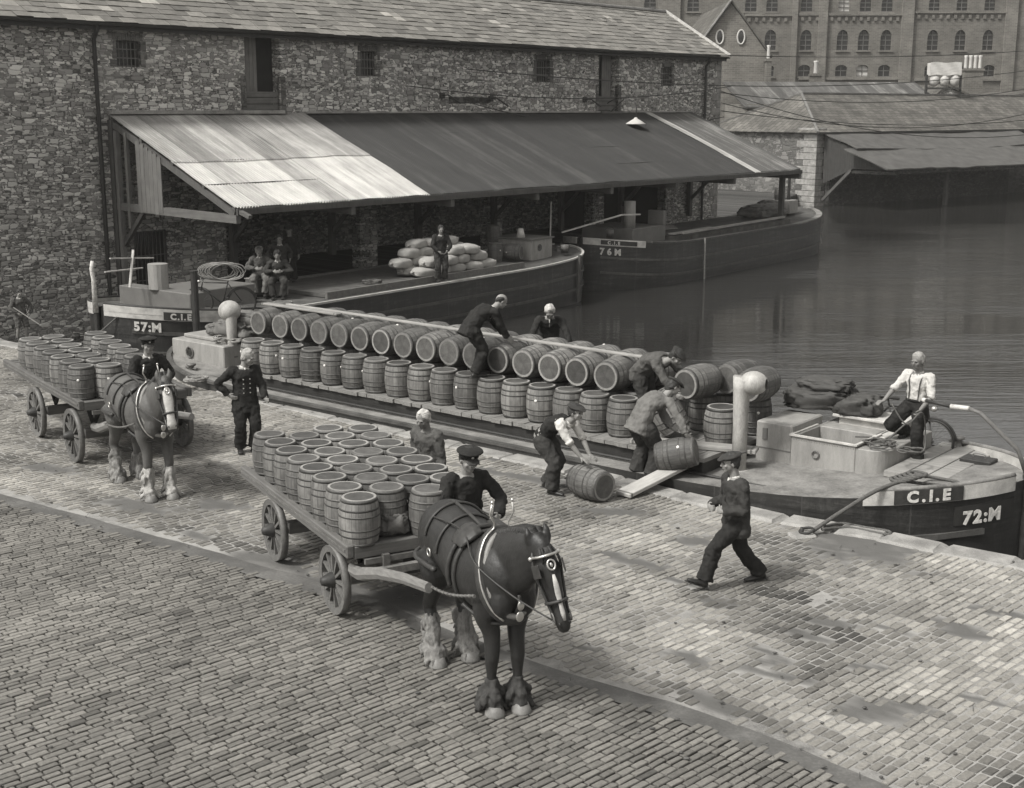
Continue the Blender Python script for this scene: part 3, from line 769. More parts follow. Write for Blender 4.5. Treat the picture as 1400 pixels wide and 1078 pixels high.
# low wall and house at the right
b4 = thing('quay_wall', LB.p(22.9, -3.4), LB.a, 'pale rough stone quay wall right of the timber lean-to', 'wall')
mb = MB(); mb.b2(0, 30, 0, 1, -3.1, 2.6); mb.build('wall', M['rubble2'], b4)
mb = MB(); mb.b2(0, .9, -.5, 0, -3.1, .6); mb.b2(0, 30, -.55, 0, -3.1, -.9); mb.build('buttress', M['coping'], b4)
mb = MB(); mb.tube([(4.6, -.1, 2.9), (4.6, -.1, -.8)], .12, 8); mb.build('white_pipe', M['sheet_white'], b4)
mb = MB(); mb.b2(2.2, 2.9, -.03, 0, .2, 2.0); mb.b2(6.6, 7.5, -.03, 0, .2, 2.0); mb.build('doorway_shade', M['dark'], b4)  # flat near-black slabs, the shade of open doorways put into the colour

# brick gable house
def house(name, label, px0, px1, apx, apy, eavey, Y, depth, wm, rm, zb=-.5, roofl=None):
    a = PY(px0, eavey, Y); b = PY(px1, eavey, Y); c = PY(apx, apy, Y)
    t_ = thing(name, (a.x, Y, zb), 0, label, 'building')
    W_ = b.x-a.x; hz = a.z-zb; hb = b.z-zb; hc = c.z-zb; cx = c.x-a.x
    mb = MB(); mb.add([(0,0,0),(W_,0,0),(W_,0,hb),(cx,0,hc),(0,0,hz),(0,depth,0),(W_,depth,0),(W_,depth,hb),(cx,depth,hc),(0,depth,hz)], [(0,1,2,3,4),(1,6,7,2),(5,0,4,9),(9,8,7,6,5)])
    mb.build('wall', wm, t_)
    mb = MB()
    for (x0, z0, x1, z1) in ((0, hz, cx, hc), (W_, hb, cx, hc)):
        ex = (x0-cx)*.06; ez = (z0-hc)*.06
        q = [(x0+ex, -.2, z0+ez+.05), (x1, -.2, z1+.05), (x1, depth, z1+.05), (x0+ex, depth, z0+ez+.05)]
        mb.add(q+[(x, y, z+.18) for x, y, z in q], [(0,1,2,3) if x0 > cx else (3,2,1,0), (4,7,6,5) if x0 > cx else (5,6,7,4), (0,4,5,1), (1,5,6,2), (2,6,7,3), (3,7,4,0)])
    mb.build('roof', rm, t_); return t_, W_, hz, hc, cx
g1, W_, hz, hc, cx = house('gable_house', 'tall dark brick gable house with two oval white rimmed windows', 948, 1052, 1000, 4, 76, 112, 18, M['brick2'], M['slate_rows'])
for px in (984, 1013):
    c = PY(px, 51, 112); o_ = Vector((c.x-g1.location.x, -.06, c.z+.5))
    mb = MB(); mb.tube([o_+Vector((.30*math.cos(2*math.pi*k/20), 0, .56*math.sin(2*math.pi*k/20))) for k in range(20)], .07, 6, closed=True)
    f = mb.build('oval_window', M['sheet_white'], g1)
    mb = MB(); mb.ell(o_+Vector((0, .03, 0)), (.29, .05, .54), 16, 6); mb.build('pane', M['glass_dark'], f)
mb = MB(); mb.beam((-.2, -.26, hz+.1), (cx, -.26, hc+.3), .1, .34, up=(0,-1,0)); mb.build('verge', M['coping'], g1)
def chimney(px, y0, y1, Y, wpx, label, pots, pot_mat):
    a = PY(px-wpx/2, y1, Y); b = PY(px+wpx/2, y0, Y)
    t_ = thing('chimney_stack', ((a.x+b.x)/2, Y, a.z), 0, label, 'chimney'); w_ = b.x-a.x; h = b.z-a.z
    mb = MB(); mb.b2(-w_/2, w_/2, 0, .9, 0, h); mb.b2(-w_/2-.08, w_/2+.08, -.08, .98, h, h+.18); mb.build('stack', M['brick'], t_)
    for k in range(pots):
        x = -w_/2+w_*(k+.5)/pots; r_ = min(.2, w_/pots*.38)
        mb = MB(); mb.lathe([(r_*.9, 0), (r_, .1), (r_*.85, .9), (r_*1.05, 1.0), (r_*1.05, 1.1), (r_*.7, 1.1)], 12, M=Matrix.Translation((x, .45, h+.18))); mb.build('chimney_pot', pot_mat, t_, smooth=True)
    return t_
chimney(1051, 84, 124, 111, 8, 'narrow brick chimney with a pale pot beside the gable house', 1, M['sheet_white'])
chimney(1116, 104, 128, 118, 15, 'squat brick chimney behind the hipped slate roof', 1, M['sheet_white'])
chimney(1331, 97, 125, 116, 28, 'wide brick chimney with four white pots in front of the big warehouse', 4, M['sheet_white'])
# small sheds behind the store
s1 = thing('striped_roof_shed', (18.2, 104, -.3), R(8), 'small shed with a streaky corrugated roof behind the hipped roof', 'shed')
mb = MB(); mb.b2(0, 16, .2, 6, 0, 6.2); mb.build('wall', M['brick'], s1)
mb = MB(); mb.add([(-.3, -.2, 6.0), (16.2, -.2, 6.0), (16.2, 6, 8.0), (-.3, 6, 8.0), (-.3, -.2, 5.9), (16.2, -.2, 5.9), (16.2, 6, 7.9), (-.3, 6, 7.9)], [(0,1,2,3), (7,6,5,4), (4,5,1,0), (5,6,2,1), (6,7,3,2), (7,4,0,3)]); mb.build('roof', M['corr_rust'], s1)
c = PY(1292, 122, 112)
g2 = house('low_stone_house', 'low rough stone gable with a dark roof below the white sheets', 1262, 1352, 1296, 119, 146, 112, 12, M['rubble'], M['slate_rows'])[0]
g3 = house('low_slate_roof', 'low slate roofed shed at the right edge behind the lean-to', 1335, 1460, 1420, 128, 142, 116, 12, M['brick'], M['slate_rows'])[0]
ws = thing('white_sheeting', PY(1293, 104, 109), 0, 'pale white sheeting over rounded tanks on a low roof', 'sheeting')
mb = MB(); vs = []; fs = []; wd = 2.5
for i in range(25):
    x = -wd/2+wd*i/24
    for j in range(6): vs.append((x, -.06*math.sin(x*5+j)*.8, .05+1.0*j/5-.04*math.cos(x*4)))
for i in range(24):
    for j in range(5): a = i*6+j; fs.append((a, a+6, a+7, a+1))
mb.add(vs, fs); mb.b2(-wd/2, wd/2, .1, .9, .02, 1.02); mb.build('sheet', M['sheet_white'], ws)
mb = MB()
for x in (-.8, 0, .8): mb.ell((x, .3, -.35), (.42, .4, .5), 12, 8)
mb.build('tank', M['cream_paint'], ws, smooth=True)
mb = MB(); mb.b2(-1.55, -1.38, .1, .3, -3.6, .1); mb.b2(1.3, 1.4, .2, .5, -3.0, .1); mb.b2(-1.5, 1.35, .05, .5, -1.05, -.9); mb.build('post', M['iron'], ws)

# big brick warehouse
WY = 140
bg_ = thing('brick_warehouse', (0, WY, -.4), 0, 'huge soot dark brick warehouse with arched windows filling the skyline', 'building')
def zx(px, py): p = PY(px, py, WY); return p.x, p.z+.4
def arch(x, z0, z1, hw, rise, n=8):
    pts = [(x-hw, z0), (x+hw, z0)]
    for k in range(n+1):
        a = math.pi*k/n; pts.append((x+hw*math.cos(a), z1-rise+rise*math.sin(a)))
    return pts
wins = []
for c_ in (889, 948, 1027, 1056, 1103.5, 1154.5, 1184, 1213.5, 1278, 1316, 1354, 1420, 1460): wins.append((c_, 16, -8, 8.5, .9))
for c_ in (1053.5, 1102, 1152, 1181, 1211.5, 1275.5, 1313, 1351, 1420, 1460): wins.append((c_, 69, 41, 8.5, .75))
for c_ in (1050, 1099.5, 1150, 1179, 1208.7, 1272, 1310, 1352, 1420): wins.append((c_, 105, 89, 8.5, .35))
for c_ in (889, 948, 1000): wins.append((c_, 69, 41, 8.5, .75))
# wall as strips between window columns is overkill: wall slab with proud reveals around recessed dark windows
mb = MB(); x0, z0 = zx(560, 140); x1, zt = zx(1900, 0)
allx = []
rows = {}
for w_ in wins: rows.setdefault((w_[1], w_[2]), []).append(w_)
ztop = 24
# cut openings (rectangular) then fill arch corners
ops = []
for (c_, yb, yt, hw, rise) in wins:
    xa, za = zx(c_-hw, yb); xb, zb = zx(c_+hw, yt); ops.append((xa, xb, za, zb, rise))
wall_open(mb, x0, x1, 0, ztop, [o_[:4] for o_ in ops], .5)
for xa, xb, za, zb, rise in ops:      # spandrels that turn the square head into an arch
    for sgn in (-1, 1):
        cx_ = (xa+xb)/2; hw = (xb-xa)/2; rs = rise*1.15; pts = [(cx_+sgn*hw, zb-rs)]
        for k in range(7):
            a = math.pi/2*k/6; pts.append((cx_+sgn*hw*math.cos(a), zb-rs+rs*math.sin(a)))
        pts.append((cx_+sgn*hw, zb)); vs = [(p[0], .0, p[1]) for p in pts]+[(p[0], .49, p[1]) for p in pts]; n_ = len(pts)
        fs = [tuple(range(n_)) if sgn < 0 else tuple(reversed(range(n_)))]+[(k, (k+1) % n_, n_+(k+1) % n_, n_+k) for k in range(n_)]
        mb.add(vs, fs)
mb.add([(x0,.55,0),(x1,.55,0),(x1,.55,ztop),(x0,.55,ztop)], [(0,1,2,3)]); mb.b2(x0, x1, .7, 15, 0, ztop)
mb.build('wall', M['brick'], bg_)
mb = MB()
for a, b in ((1084, 1091), (1120, 1132), (1234, 1250), (1376, 1392), (900, 930)):
    xa, _ = zx(a, 0); xb, _ = zx(b, 0); mb.b2(xa, xb, -.35, -.003, 0, ztop)
mb.build('pier', M['brick2'], bg_)
mb = MB()
for a, b, y in ((1018, 1084, 21), (1091, 1120, 20), (1132, 1234, 20), (1250, 1376, 17), (1091, 1234, 108), (1250, 1376, 109)):
    xa, za = zx(a, y); xb, _ = zx(b, y); mb.b2(xa+.02, xb-.02, -.22, -.003, za-.12, za+.15)
for a, b, y in ((1091, 1234, 20), (1018, 1084, 21), (1250, 1376, 17)):
    xa, za = zx(a, y+4); xb, _ = zx(b, y); x = xa+.3
    while x < xb-.3: mb.b2(x, x+.3, -.15, -.003, za-.35, za+.05); x += .75
mb.build('string_course', M['brick2'], bg_)
for i, (c_, yb, yt, hw, rise) in enumerate(wins):
    xa, za = zx(c_-hw, yb); xb, zb = zx(c_+hw, yt); nb_ = 4 if zb-za > 1.3 else 2
    mb = MB()
    for k in range(nb_+1): z = za+(zb-za)*k/nb_; mb.b2(xa, xb, .2, .26, z-.035, z+.035)
    mb.b2((xa+xb)/2-.03, (xa+xb)/2+.03, .2, .255, za, zb)
    f = mb.build('window', M['post_pale'], bg_)
    mb = MB(); mb.b2(xa, xb, .30, .33, za, zb)
    if i in (18, 26, 29): mb.b2(xa, xb, .27, .30, za+(zb-za)*.1, za+(zb-za)*.35); mb.b2(xa, xb, .27, .30, za+(zb-za)*.55, za+(zb-za)*.75)
    mb.build('pane', M['sheet_white'] if i in (5, 12, 26) else M['glass_dark'], f)
    mb = MB(); mb.b2(xa-.15, xb+.15, -.15, -.003, za-.16, za-.01); mb.build('sill', M['brick2'], f)
# wires
rnd = random.Random(4)
for i, (la, lb, sag) in enumerate([((700, 60), (1450, 66), .5), ((640, 95), (1460, 88), .9), ((986, 125), (1460, 176), 1.2), ((986, 127), (1460, 110), .8), ((986, 141), (1460, 140), 1.3), ((986, 152), (1460, 158), .6), ((640, 140), (990, 160), .7), ((560, 118), (1000, 118), .5)]):
    if la[0] > 980: a = PY(*la, 63.6)
    else:
        # fixed to the warehouse front, a hand's width off the wall
        dx = la[0]-700; u_ = 539-la[1]; f_ = F*math.cos(PITCH)+u_*math.sin(PITCH); v_ = u_*math.cos(PITCH)-F*math.sin(PITCH); q = dx/f_
        o2 = WALL.p(0, -.35); tt = (q*o2.y-o2.x)/(.653-q*.757); Yp = o2.y+.757*tt; a = Vector((q*Yp, Yp, H+v_/f_*Yp))
    b = PY(*lb, 78 if lb[0] > 1300 else 63.5)
    mb = MB(); pts = [a.lerp(b, k/24)+Vector((0, 0, -sag*4*(k/24)*(1-k/24))) for k in range(25)]
    mb.tube(pts, .02, 5)
    tag(mb.build('overhead_wire', M['wire']), ('overhead wire strung across the rubble wall and sky, highest of the wires', 'overhead wire second from the top, crossing the rubble wall', 'overhead wire sloping down to the right over the slate roofs', 'overhead wire rising to the right past the chimney pots', 'overhead wire sagging across the hipped slate roof', 'lowest overhead wire over the store roof', 'wire running low along the rubble wall to the corner', 'wire running along the middle of the rubble wall')[i], 'wire', 'overhead wires')
ORD = ['first', 'second', 'third', 'fourth', 'fifth', 'sixth', 'seventh', 'eighth', 'ninth', 'tenth', 'eleventh', 'twelfth', 'thirteenth', 'fourteenth', 'fifteenth', 'sixteenth', 'seventeenth', 'eighteenth', 'nineteenth', 'twentieth']
# ================= barrel (base at origin, axis +z)
BR, BH = .245, .60
t = NT('barrel_oak'); o = t.obj(); s_ = t.sep(o)
ang = t.math('ARCTAN2', s_[1], s_[0]); q = t.math('MULTIPLY', ang, 18/(2*math.pi)); fr = t.math('FRACT', t.math('ADD', q, 20.5))
jt = t.math('MAXIMUM', t.math('LESS_THAN', fr, .06), t.math('GREATER_THAN', fr, .965))
wn = t.n('ShaderNodeTexWhiteNoise', noise_dimensions='2D'); cx = t.n('ShaderNodeCombineXYZ'); t.l(t.math('FLOOR', t.math('ADD', q, 20.5)), cx.inputs[0]); t.l(t.rnd(), cx.inputs[1]); t.l(cx.outputs[0], wn.inputs['Vector'])
off = t.n('ShaderNodeVectorMath', operation='MULTIPLY_ADD'); rr = t.n('ShaderNodeCombineXYZ'); t.l(t.rnd(), rr.inputs[0]); t.l(t.rnd(), rr.inputs[2]); t.l(rr.outputs[0], off.inputs[0]); off.inputs[1].default_value = (37, 0, 91); t.l(o, off.inputs[2])
a = t.noise(t.mapping(off.outputs[0], (14, 14, 2.2)), 1.6, 5, .7); b = t.noise(off.outputs[0], 5, 4, .65)
f = t.math('ADD', t.math('MULTIPLY', a, .45), t.math('ADD', t.math('MULTIPLY', b, .4), t.math('MULTIPLY', wn.outputs[0], .15)))
c = t.ramp(f, [(.32, .055), (.5, .12), (.68, .21)])
k = t.math('ADD', t.math('MULTIPLY', t.rnd(), .95), .55); cc = t.n('ShaderNodeCombineXYZ'); [t.l(k, cc.inputs[i]) for i in range(3)]
c = t.mix(1.0, c, cc.outputs[0], 'MULTIPLY'); c = t.mix(t.math('MULTIPLY', jt, .55), c, gc(.04))
M['oak'] = t.done(c, .62, t.bump(jt, -.4, .006, t.bump(f, .25, .01)), spec=.35)
t = NT('barrel_head'); o = t.obj(); s_ = t.sep(o); q = t.math('DIVIDE', s_[0], .075); fr = t.math('FRACT', t.math('ADD', q, 10.3)); jt = t.math('LESS_THAN', fr, .05)
off = t.n('ShaderNodeVectorMath', operation='MULTIPLY_ADD'); rr = t.n('ShaderNodeCombineXYZ'); t.l(t.rnd(), rr.inputs[0]); t.l(t.rnd(), rr.inputs[2]); t.l(rr.outputs[0], off.inputs[0]); off.inputs[1].default_value = (57, 0, 31); t.l(o, off.inputs[2])
a = t.noise(t.mapping(off.outputs[0], (14, 3, 3)), 2, 5, .7); b = t.noise(off.outputs[0], 9, 4, .65); f = t.math('ADD', t.math('MULTIPLY', a, .5), t.math('MULTIPLY', b, .5))
c = t.mix(jt, t.ramp(f, [(.34, .16), (.5, .32), (.66, .5)]), gc(.04)); M['oak_head'] = t.done(c, .6, t.bump(jt, -.4, .005, t.bump(f, .2, .01)))
M['hoop'] = simple('barrel_hoop', .075, .5, 9, .55, .2, rnd=.35, metal=.1)
M['chime'] = simple('chime_endgrain', .21, .35, 14, .7, .2, rnd=.3)
M['bung'] = simple('bung_tag', .7, .1, 9, .5, 0)
def brad(z): u = (z/BH-.5)*2; return BR*(1-.165*abs(u)**2.1)
def make_barrel():
    r = thing('barrel', (0, 0, -50), 0, 'x', 'barrel')
    n = 28
    prof = [(brad(0)-.036, .045), (brad(0)-.034, .0), (brad(0)-.004, -.001), (brad(0), .006)]+[(brad(BH*i/12), BH*i/12) for i in range(1, 12)]+[(brad(BH), BH-.006), (brad(BH)-.004, BH+.001), (brad(BH)-.034, BH), (brad(BH)-.036, BH-.045)]
    mb = MB(); mb.lathe(prof, n); mb.build('staves', [M['oak'], M['chime']], r, smooth=False)
    st = r.children[0] if r.children else [c for c in COL.objects if c.parent == r][0]
    for p in st.data.polygons:
        if math.hypot(p.center.x, p.center.y) < brad(0)-.003 and (p.center.z < .002 or p.center.z > BH-.002): p.material_index = 1
    for p in st.data.polygons: p.use_smooth = len(p.vertices) == 4 and .001 < p.center.z < BH-.001 and math.hypot(p.center.x, p.center.y) > brad(p.center.z)-.02
    for zz, fl in ((.038, 0), (BH-.038, 1)):
        mb = MB(); rr_ = brad(0)-.035; vs = [(0, 0, zz)]+[(rr_*math.cos(2*math.pi*j/n), rr_*math.sin(2*math.pi*j/n), zz) for j in range(n)]
        mb.add(vs, [(0, 1+j, 1+(j+1) % n) if fl else (0, 1+(j+1) % n, 1+j) for j in range(n)]); h = mb.build('head', M['oak_head'], r)
    for z0, z1 in ((.004, .045), (.12, .145), (.205, .225)):
        for up in (0, 1):
            a, b = (z0, z1) if not up else (BH-z1, BH-z0)
            mb = MB(); mb.lathe([(brad(a)-.002, a), (brad(a)+.0022, a), (brad(b)+.0022, b), (brad(b)-.002, b)], n); mb.build('hoop', M['hoop'], r, smooth=True)
    mb = MB(); mb.lathe([(.022, 0), (.022, .008), (.012, .014), (.004, .014)], 10, M=Matrix.Translation((brad(.38)-.003, 0, .38)) @ Matrix.Rotation(R(90), 4, 'Y')); mb.build('bung', M['bung'], r)
    mb = MB(); mb.lathe([(.014, 0), (.014, .006), (.004, .009)], 10, M=Matrix.Translation((.09, .03, BH-.038))); mb.build('cork', M['bung'], r)
    return r
bpy.context.view_layer.update()
BAR0 = make_barrel(); _used = [False]
BR_RND = random.Random(33)
def barrel(loc, axis=None, label='', group='', scale=1.0, spin=None):
    spin = BR_RND.uniform(0, 6.28) if spin is None else spin
    if axis is None: q = Quaternion((math.cos(spin*7), math.sin(spin*7), 0), BR_RND.uniform(0, .02)) @ Quaternion((0, 0, 1), spin)
    elif 0: pass
    else: q = Vector(axis).normalized().to_track_quat('Z', 'Y') @ Quaternion((0, 0, 1), spin)
    if not _used[0]:
        _used[0] = True; r = BAR0; r.location = loc; r.rotation_mode = 'QUATERNION'; r.rotation_quaternion = q; r['label'] = label; r['group'] = group; r.scale = (scale,)*3 if isinstance(scale, (int, float)) else scale; return r
    return dup(BAR0, loc, q, label, group, scale)

# ================= barges
class Barge:
    def __init__(s, fr, L, B, zmid, rb, rs, label, endl=3.4, bow_first=True):
        s.fr, s.L, s.B, s.z0, s.r0, s.r1, s.e = fr, L, B, zmid, rb, rs, endl
        s.t = thing('canal_barge', (fr.o.x, fr.o.y, 0), fr.a, label, 'barge', 'canal barges')
    def hb(s, x):
        d = min(x, s.L-x); e = s.e
        if d >= e: return s.B/2
        return s.B/2*max(0, 1-(1-max(d, 0)/e)**2.25)**.62
    def sheer(s, x):
        e = 5.5
        if x < e: return s.z0+s.r0*(1-x/e)**2
        if s.L-x < e: return s.z0+s.r1*(1-(s.L-x)/e)**2
        return s.z0
    def stations(s, n=60):
        out = []
        for i in range(n+1):
            u = i/n; x = s.L*(.5-.5*math.cos(math.pi*u)); out.append(x)
        out[0] = .002; out[-1] = s.L-.002
        return out
    def hullp(s, x, side, down):   # point on the outside, down = metres below the gunwale
        b = s.hb(x); k = 1-.02*min(down, .3)-.05*max(0, down-.9)**1.5
        return Vector((x, side*(b*k), s.sheer(x)-down))
    def frame_at(s, x, side, down):
        p = s.hullp(x, side, down); p2 = s.hullp(min(x+.04, s.L), side, down); d = (p2-p).normalized()
        n = Vector((d.y, -d.x, 0))*(1 if side < 0 else -1); return p, d, n.normalized()
    def hull(s, mats):
        mb = MB(); xs = s.stations(); dn = [0, .12, .3, .6, .9, 1.3, 1.8, 2.3]
        vs = []; fs = []; k = len(dn)
        for x in xs:
            row = [s.hullp(x, -1, d) for d in dn]+[s.hullp(x, 1, d) for d in reversed(dn)]; vs += row
        w_ = 2*k
        for i in range(len(xs)-1):
            for j in range(w_-1):
                a = i*w_+j; fs.append((a, a+1, a+w_+1, a+w_))
        mb.add(vs, fs); return mb.build('hull', mats, s.t, smooth=True)
    def band(s, name, mat, x0, x1, side, d0, d1, out, n=40, top=None):
        # strip following the hull side between depths d0,d1 standing proud by out
        mb = MB(); vs = []; fs = []
        for i in range(n+1):
            x = x0+(x1-x0)*i/n; p, d, nn = s.frame_at(min(max(x, .01), s.L-.06), side, d0); q, _, _ = s.frame_at(min(max(x, .01), s.L-.06), side, d1)
            vs += [p-nn*.03, p+nn*out, q+nn*out, q-nn*.03]
        for i in range(n):
            for j in range(3): a = 4*i+j; fs.append((a, a+1, a+5, a+4))
        fs += [(0, 3, 2, 1), (4*n, 4*n+1, 4*n+2, 4*n+3)]
        mb.add(vs, fs); return mb.build(name, mat, s.t, smooth=False)
    def rim(s, name, mat, x0, x1, w_, h, n=80, inset=0.0, sides=(-1, 1)):
        for sd in sides:
            mb = MB(); vs = []; fs = []
            for i in range(n+1):
                u = i/n; x = x0+(x1-x0)*(.5-.5*math.cos(math.pi*u)); x = min(max(x, .01), s.L-.06)
                p, d, nn = s.frame_at(x, sd, 0); p = p-nn*inset
                if abs(p.y) < .001: p.y = 0
                vs += [p+nn*.03-Vector((0,0,.02)), p+nn*.03+Vector((0,0,h)), p-nn*w_+Vector((0,0,h)), p-nn*w_-Vector((0,0,.05))]
            for i in range(n):
                for j in range(4): a = 4*i+j; b = 4*i+(j+1) % 4; fs.append((a, b, b+4, a+4))
            fs += [(0,1,2,3), (4*n+3,4*n+2,4*n+1,4*n)]
            mb.add(vs, fs); mb.build(name, mat, s.t)
    def deck(s, mat, drop=.05):
        mb = MB(); xs = s.stations(); vs = []; fs = []
        for x in xs:
            b = s.hb(x)-.03; z = s.sheer(x)-drop
            for k in range(5): vs.append((x, -b+2*b*k/4, z+.03*(1-(k/2-1)**2)))
        for i in range(len(xs)-1):
            for k in range(4): a = 5*i+k; fs.append((a, a+5, a+6, a+1))
        mb.add(vs, fs); return mb.build('deck', mat, s.t, smooth=True)
    def text(s, word, x, side, down, size, mat, gap=1.0, rev=False):
        cx = x
        for ch in word:
            adv = size*(.5 if ch in '.:I' else 1.1)*gap
            if ch != ' ':
                p, d, n = s.frame_at(cx, side, down)
                mb_ = letter(ch, size)
                up = Vector((0, 0, 1)); xa = d.normalized(); za = n
                T = Matrix((xa, up, za)).transposed().to_4x4(); T.translation = p+n*.06
                m = MB(); m.add(mb_[0], mb_[1], 0, T); s.glyphs.append(m)
            for _ in range(40):
                p1 = s.hullp(min(cx, s.L-.03), side, down); p2 = s.hullp(min(cx+.01, s.L-.02), side, down); cx += .01*(adv/40)/max((p2-p1).length, 1e-4)
    def boxl(s, name, mat, x0, x1, y0, y1, z0, z1, bevel=.015, parent=None):
        mb = MB(); mb.b2(x0, x1, y0, y1, z0, z1); return mb.build(name, mat, parent or s.t, bevel=bevel)
    def to(s, px, py, z):
        g = G(px, py, z); r = Vector((g.x-s.fr.o.x, g.y-s.fr.o.y)); return Vector((r.dot(s.fr.d), r.dot(s.fr.n), z))
    def w(s, p): return s.fr.p(p[0], p[1], p[2])
_lc = {}
def letter(ch, size, bold=.012):
    key = (ch, size, bold)
    if key not in _lc:
        cu = bpy.data.curves.new('t', 'FONT'); cu.body = ch; cu.size = size*1.35; cu.offset = bold*size/.2; cu.extrude = .004; cu.resolution_u = 3
        ob = bpy.data.objects.new('t', cu); COL.objects.link(ob); bpy.context.view_layer.update()
        me = bpy.data.meshes.new_from_object(ob.evaluated_get(bpy.context.evaluated_depsgraph_get()))
        _lc[key] = ([v.co.copy() for v in me.vertices], [tuple(p.vertices) for p in me.polygons])
        bpy.data.objects.remove(ob); bpy.data.meshes.remove(me); bpy.data.curves.remove(cu)
    return _lc[key]
def lump(c, size, seed, amp=.25, n=48, m=26, M_=None, rz=0, flat=.0, fold=3.6):
    mb = MB(); vs = []; fs = []
    for i in range(m+1):
        th = math.pi*i/m
        for j in range(n):
            ph = 2*math.pi*j/n; d = Vector((math.sin(th)*math.cos(ph), math.sin(th)*math.sin(ph), math.cos(th)))
            q = Vector([math.copysign(abs(k)**.62, k) for k in d])
            ns = 1-abs(mnoise.noise(Vector((q.x*fold+seed, q.y*fold*.8, q.z*fold*1.2))))*2
            r_ = 1+amp*(ns-.4)*.5+amp*.5*mnoise.noise(q*1.3+Vector((seed*3, 0, 0)))
            z = q.z*size[2]*r_
            vs.append(Vector((q.x*size[0]*r_, q.y*size[1]*r_, max(z, -size[2]*.8))))
    for i in range(m):
        for j in range(n): fs.append((i*n+j, (i+1)*n+j, (i+1)*n+(j+1) % n, i*n+(j+1) % n))
    T = Matrix.Translation(c) @ Matrix.Rotation(rz, 4, 'Z')
    mb.add(vs, fs, 0, T); return mb
def coil(mb, c, r0, turns, rr, seed=1, tilt=0, n=14, thick=.018, zz=.02):
    rd = random.Random(seed); pts = []
    for k in range(turns*n):
        a = 2*math.pi*k/n; r = r0+rd.uniform(-rr, rr)
        pts.append(Vector((c[0]+r*math.cos(a), c[1]+r*math.sin(a)*1.0, c[2]+zz*k/n+rd.uniform(0, .015)+tilt*math.sin(a)*r)))
    rope(mb, pts, thick, 2, 6)

# ---- 72M in front
f72 = Fr(*B72.p(-10.1, 2.05).xy, .772, -.635)
A = Barge(f72, 18.6, 4.1, .12, .28, .38, 'cargo barge 72M loaded with rows of barrels, moored along the cobbled quay'); A.glyphs = []
A.hull(M['hull']); A.deck(M['deck'], .02)
A.rim('gunwale', M['deck_dark'], 0, 12.5, .07, .03); 
A.band('rubbing_strake', M['strake'], .3, 18.3, -1, .55, .63, .05); A.band('rubbing_strake', M['strake'], .3, 18.3, 1, .55, .63, .05)
# raised stern bulwark, pale with a dark name board
def bulwark(bg, x0, x1, h, mat, matin, sides=(-1, 1), cap=None):
    for sd in sides:
        mb = MB(); vs = []; fs = []; n = 40
        for i in range(n+1):
            x = x0+(x1-x0)*i/n; x = min(max(x, .02), bg.L-.07); p, d, nn = bg.frame_at(x, sd, 0); hh = h*min(1, i/5+.05) if x0 > 4 else h*min(1, (n-i)/5+.05)
            up = Vector((0,0,hh)); vs += [p+nn*.035-Vector((0,0,.10)), p+nn*.035+up, p-nn*.04+up, p-nn*.04-Vector((0,0,.05))]
        for i in range(n):
            for j in range(4): a = 4*i+j; b = 4*i+(j+1) % 4; fs.append((a, b, b+4, a+4))
        fs += [(0,1,2,3), (4*n+3,4*n+2,4*n+1,4*n)]
        mb.add(vs, fs); mb.build('bulwark', mat, bg.t)
        mb = MB(); pts = []
        for i in range(n+1):
            x = x0+(x1-x0)*i/n; x = min(max(x, .02), bg.L-.07); p, d, nn = bg.frame_at(x, sd, 0); hh = h*min(1, i/5+.05) if x0 > 4 else h*min(1, (n-i)/5+.05); pts.append(p+Vector((0,0,hh+.015)))
        mb.tube(pts, .035, 8); mb.build('rail_cap', cap or M['deck'], bg.t, smooth=True)
bulwark(A, 17.0, 18.6, .10, M['cream_paint'], None)
def px_x(bg, px, py, z, side=-1):    # station on the hull side seen at a given pixel
    best = None
    for i in range(600):
        x = bg.L*i/600; p = bg.w(bg.hullp(x, side, bg.sheer(x)-z)); f_ = p.y*math.cos(PITCH)+(H-p.z)*math.sin(PITCH)
        u = 700+p.x/f_*F; 
        if best is None or abs(u-px) < best[0]:
            if bg.frame_at(x, side, 0)[2].dot(Vector((0, -1, 0))) > -2: best = (abs(u-px), x)
    return best[1]
xa = px_x(A, 1222, 676, .35); xb = px_x(A, 1292, 670, .35)
xb = xa+.72
A.band('name_board', M['iron'], xa, xb, -1, -.10, .09, .05, 12)
A.text('C.I.E', xa+.14, -1, .06, .16, None, 1.12)
xc = px_x(A, 1318, 700, .0); A.text('72:M', xc-.05, -1, .44, .185, None, .75)
for g_ in A.glyphs:
    # lift the letters clear of the board
    g_.build('letter', M['white_paint'], A.t)
A.band('side_plate', M['black_paint'], xc-.12, xc+.72, -1, .2, .47, .012, 10)
# cargo platform
XB0, XB1 = 3.2, 14.3     # local x of boards
mb = MB(); mb.b2(XB0-.05, XB1+.05, -1.55, 1.5, .05, .335); mb.build('hold_coaming', M['black_paint'], A.t)
mb = MB(); x = XB0; rnd = random.Random(8)
while x < XB1:
    w_ = rnd.uniform(.2, .27); mb.b2(x, x+w_-.012, -1.6+rnd.uniform(-.03, .03), 1.52, .337, .40+rnd.uniform(-.004, .006)); x += w_
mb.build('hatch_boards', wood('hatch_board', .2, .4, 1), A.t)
mb = MB(); mb.tube([(XB0-1.6, -1.62, .16), (XB1+1.9, -1.62, .16)], .022, 6); mb.build('side_rail', M['iron'], A.t)
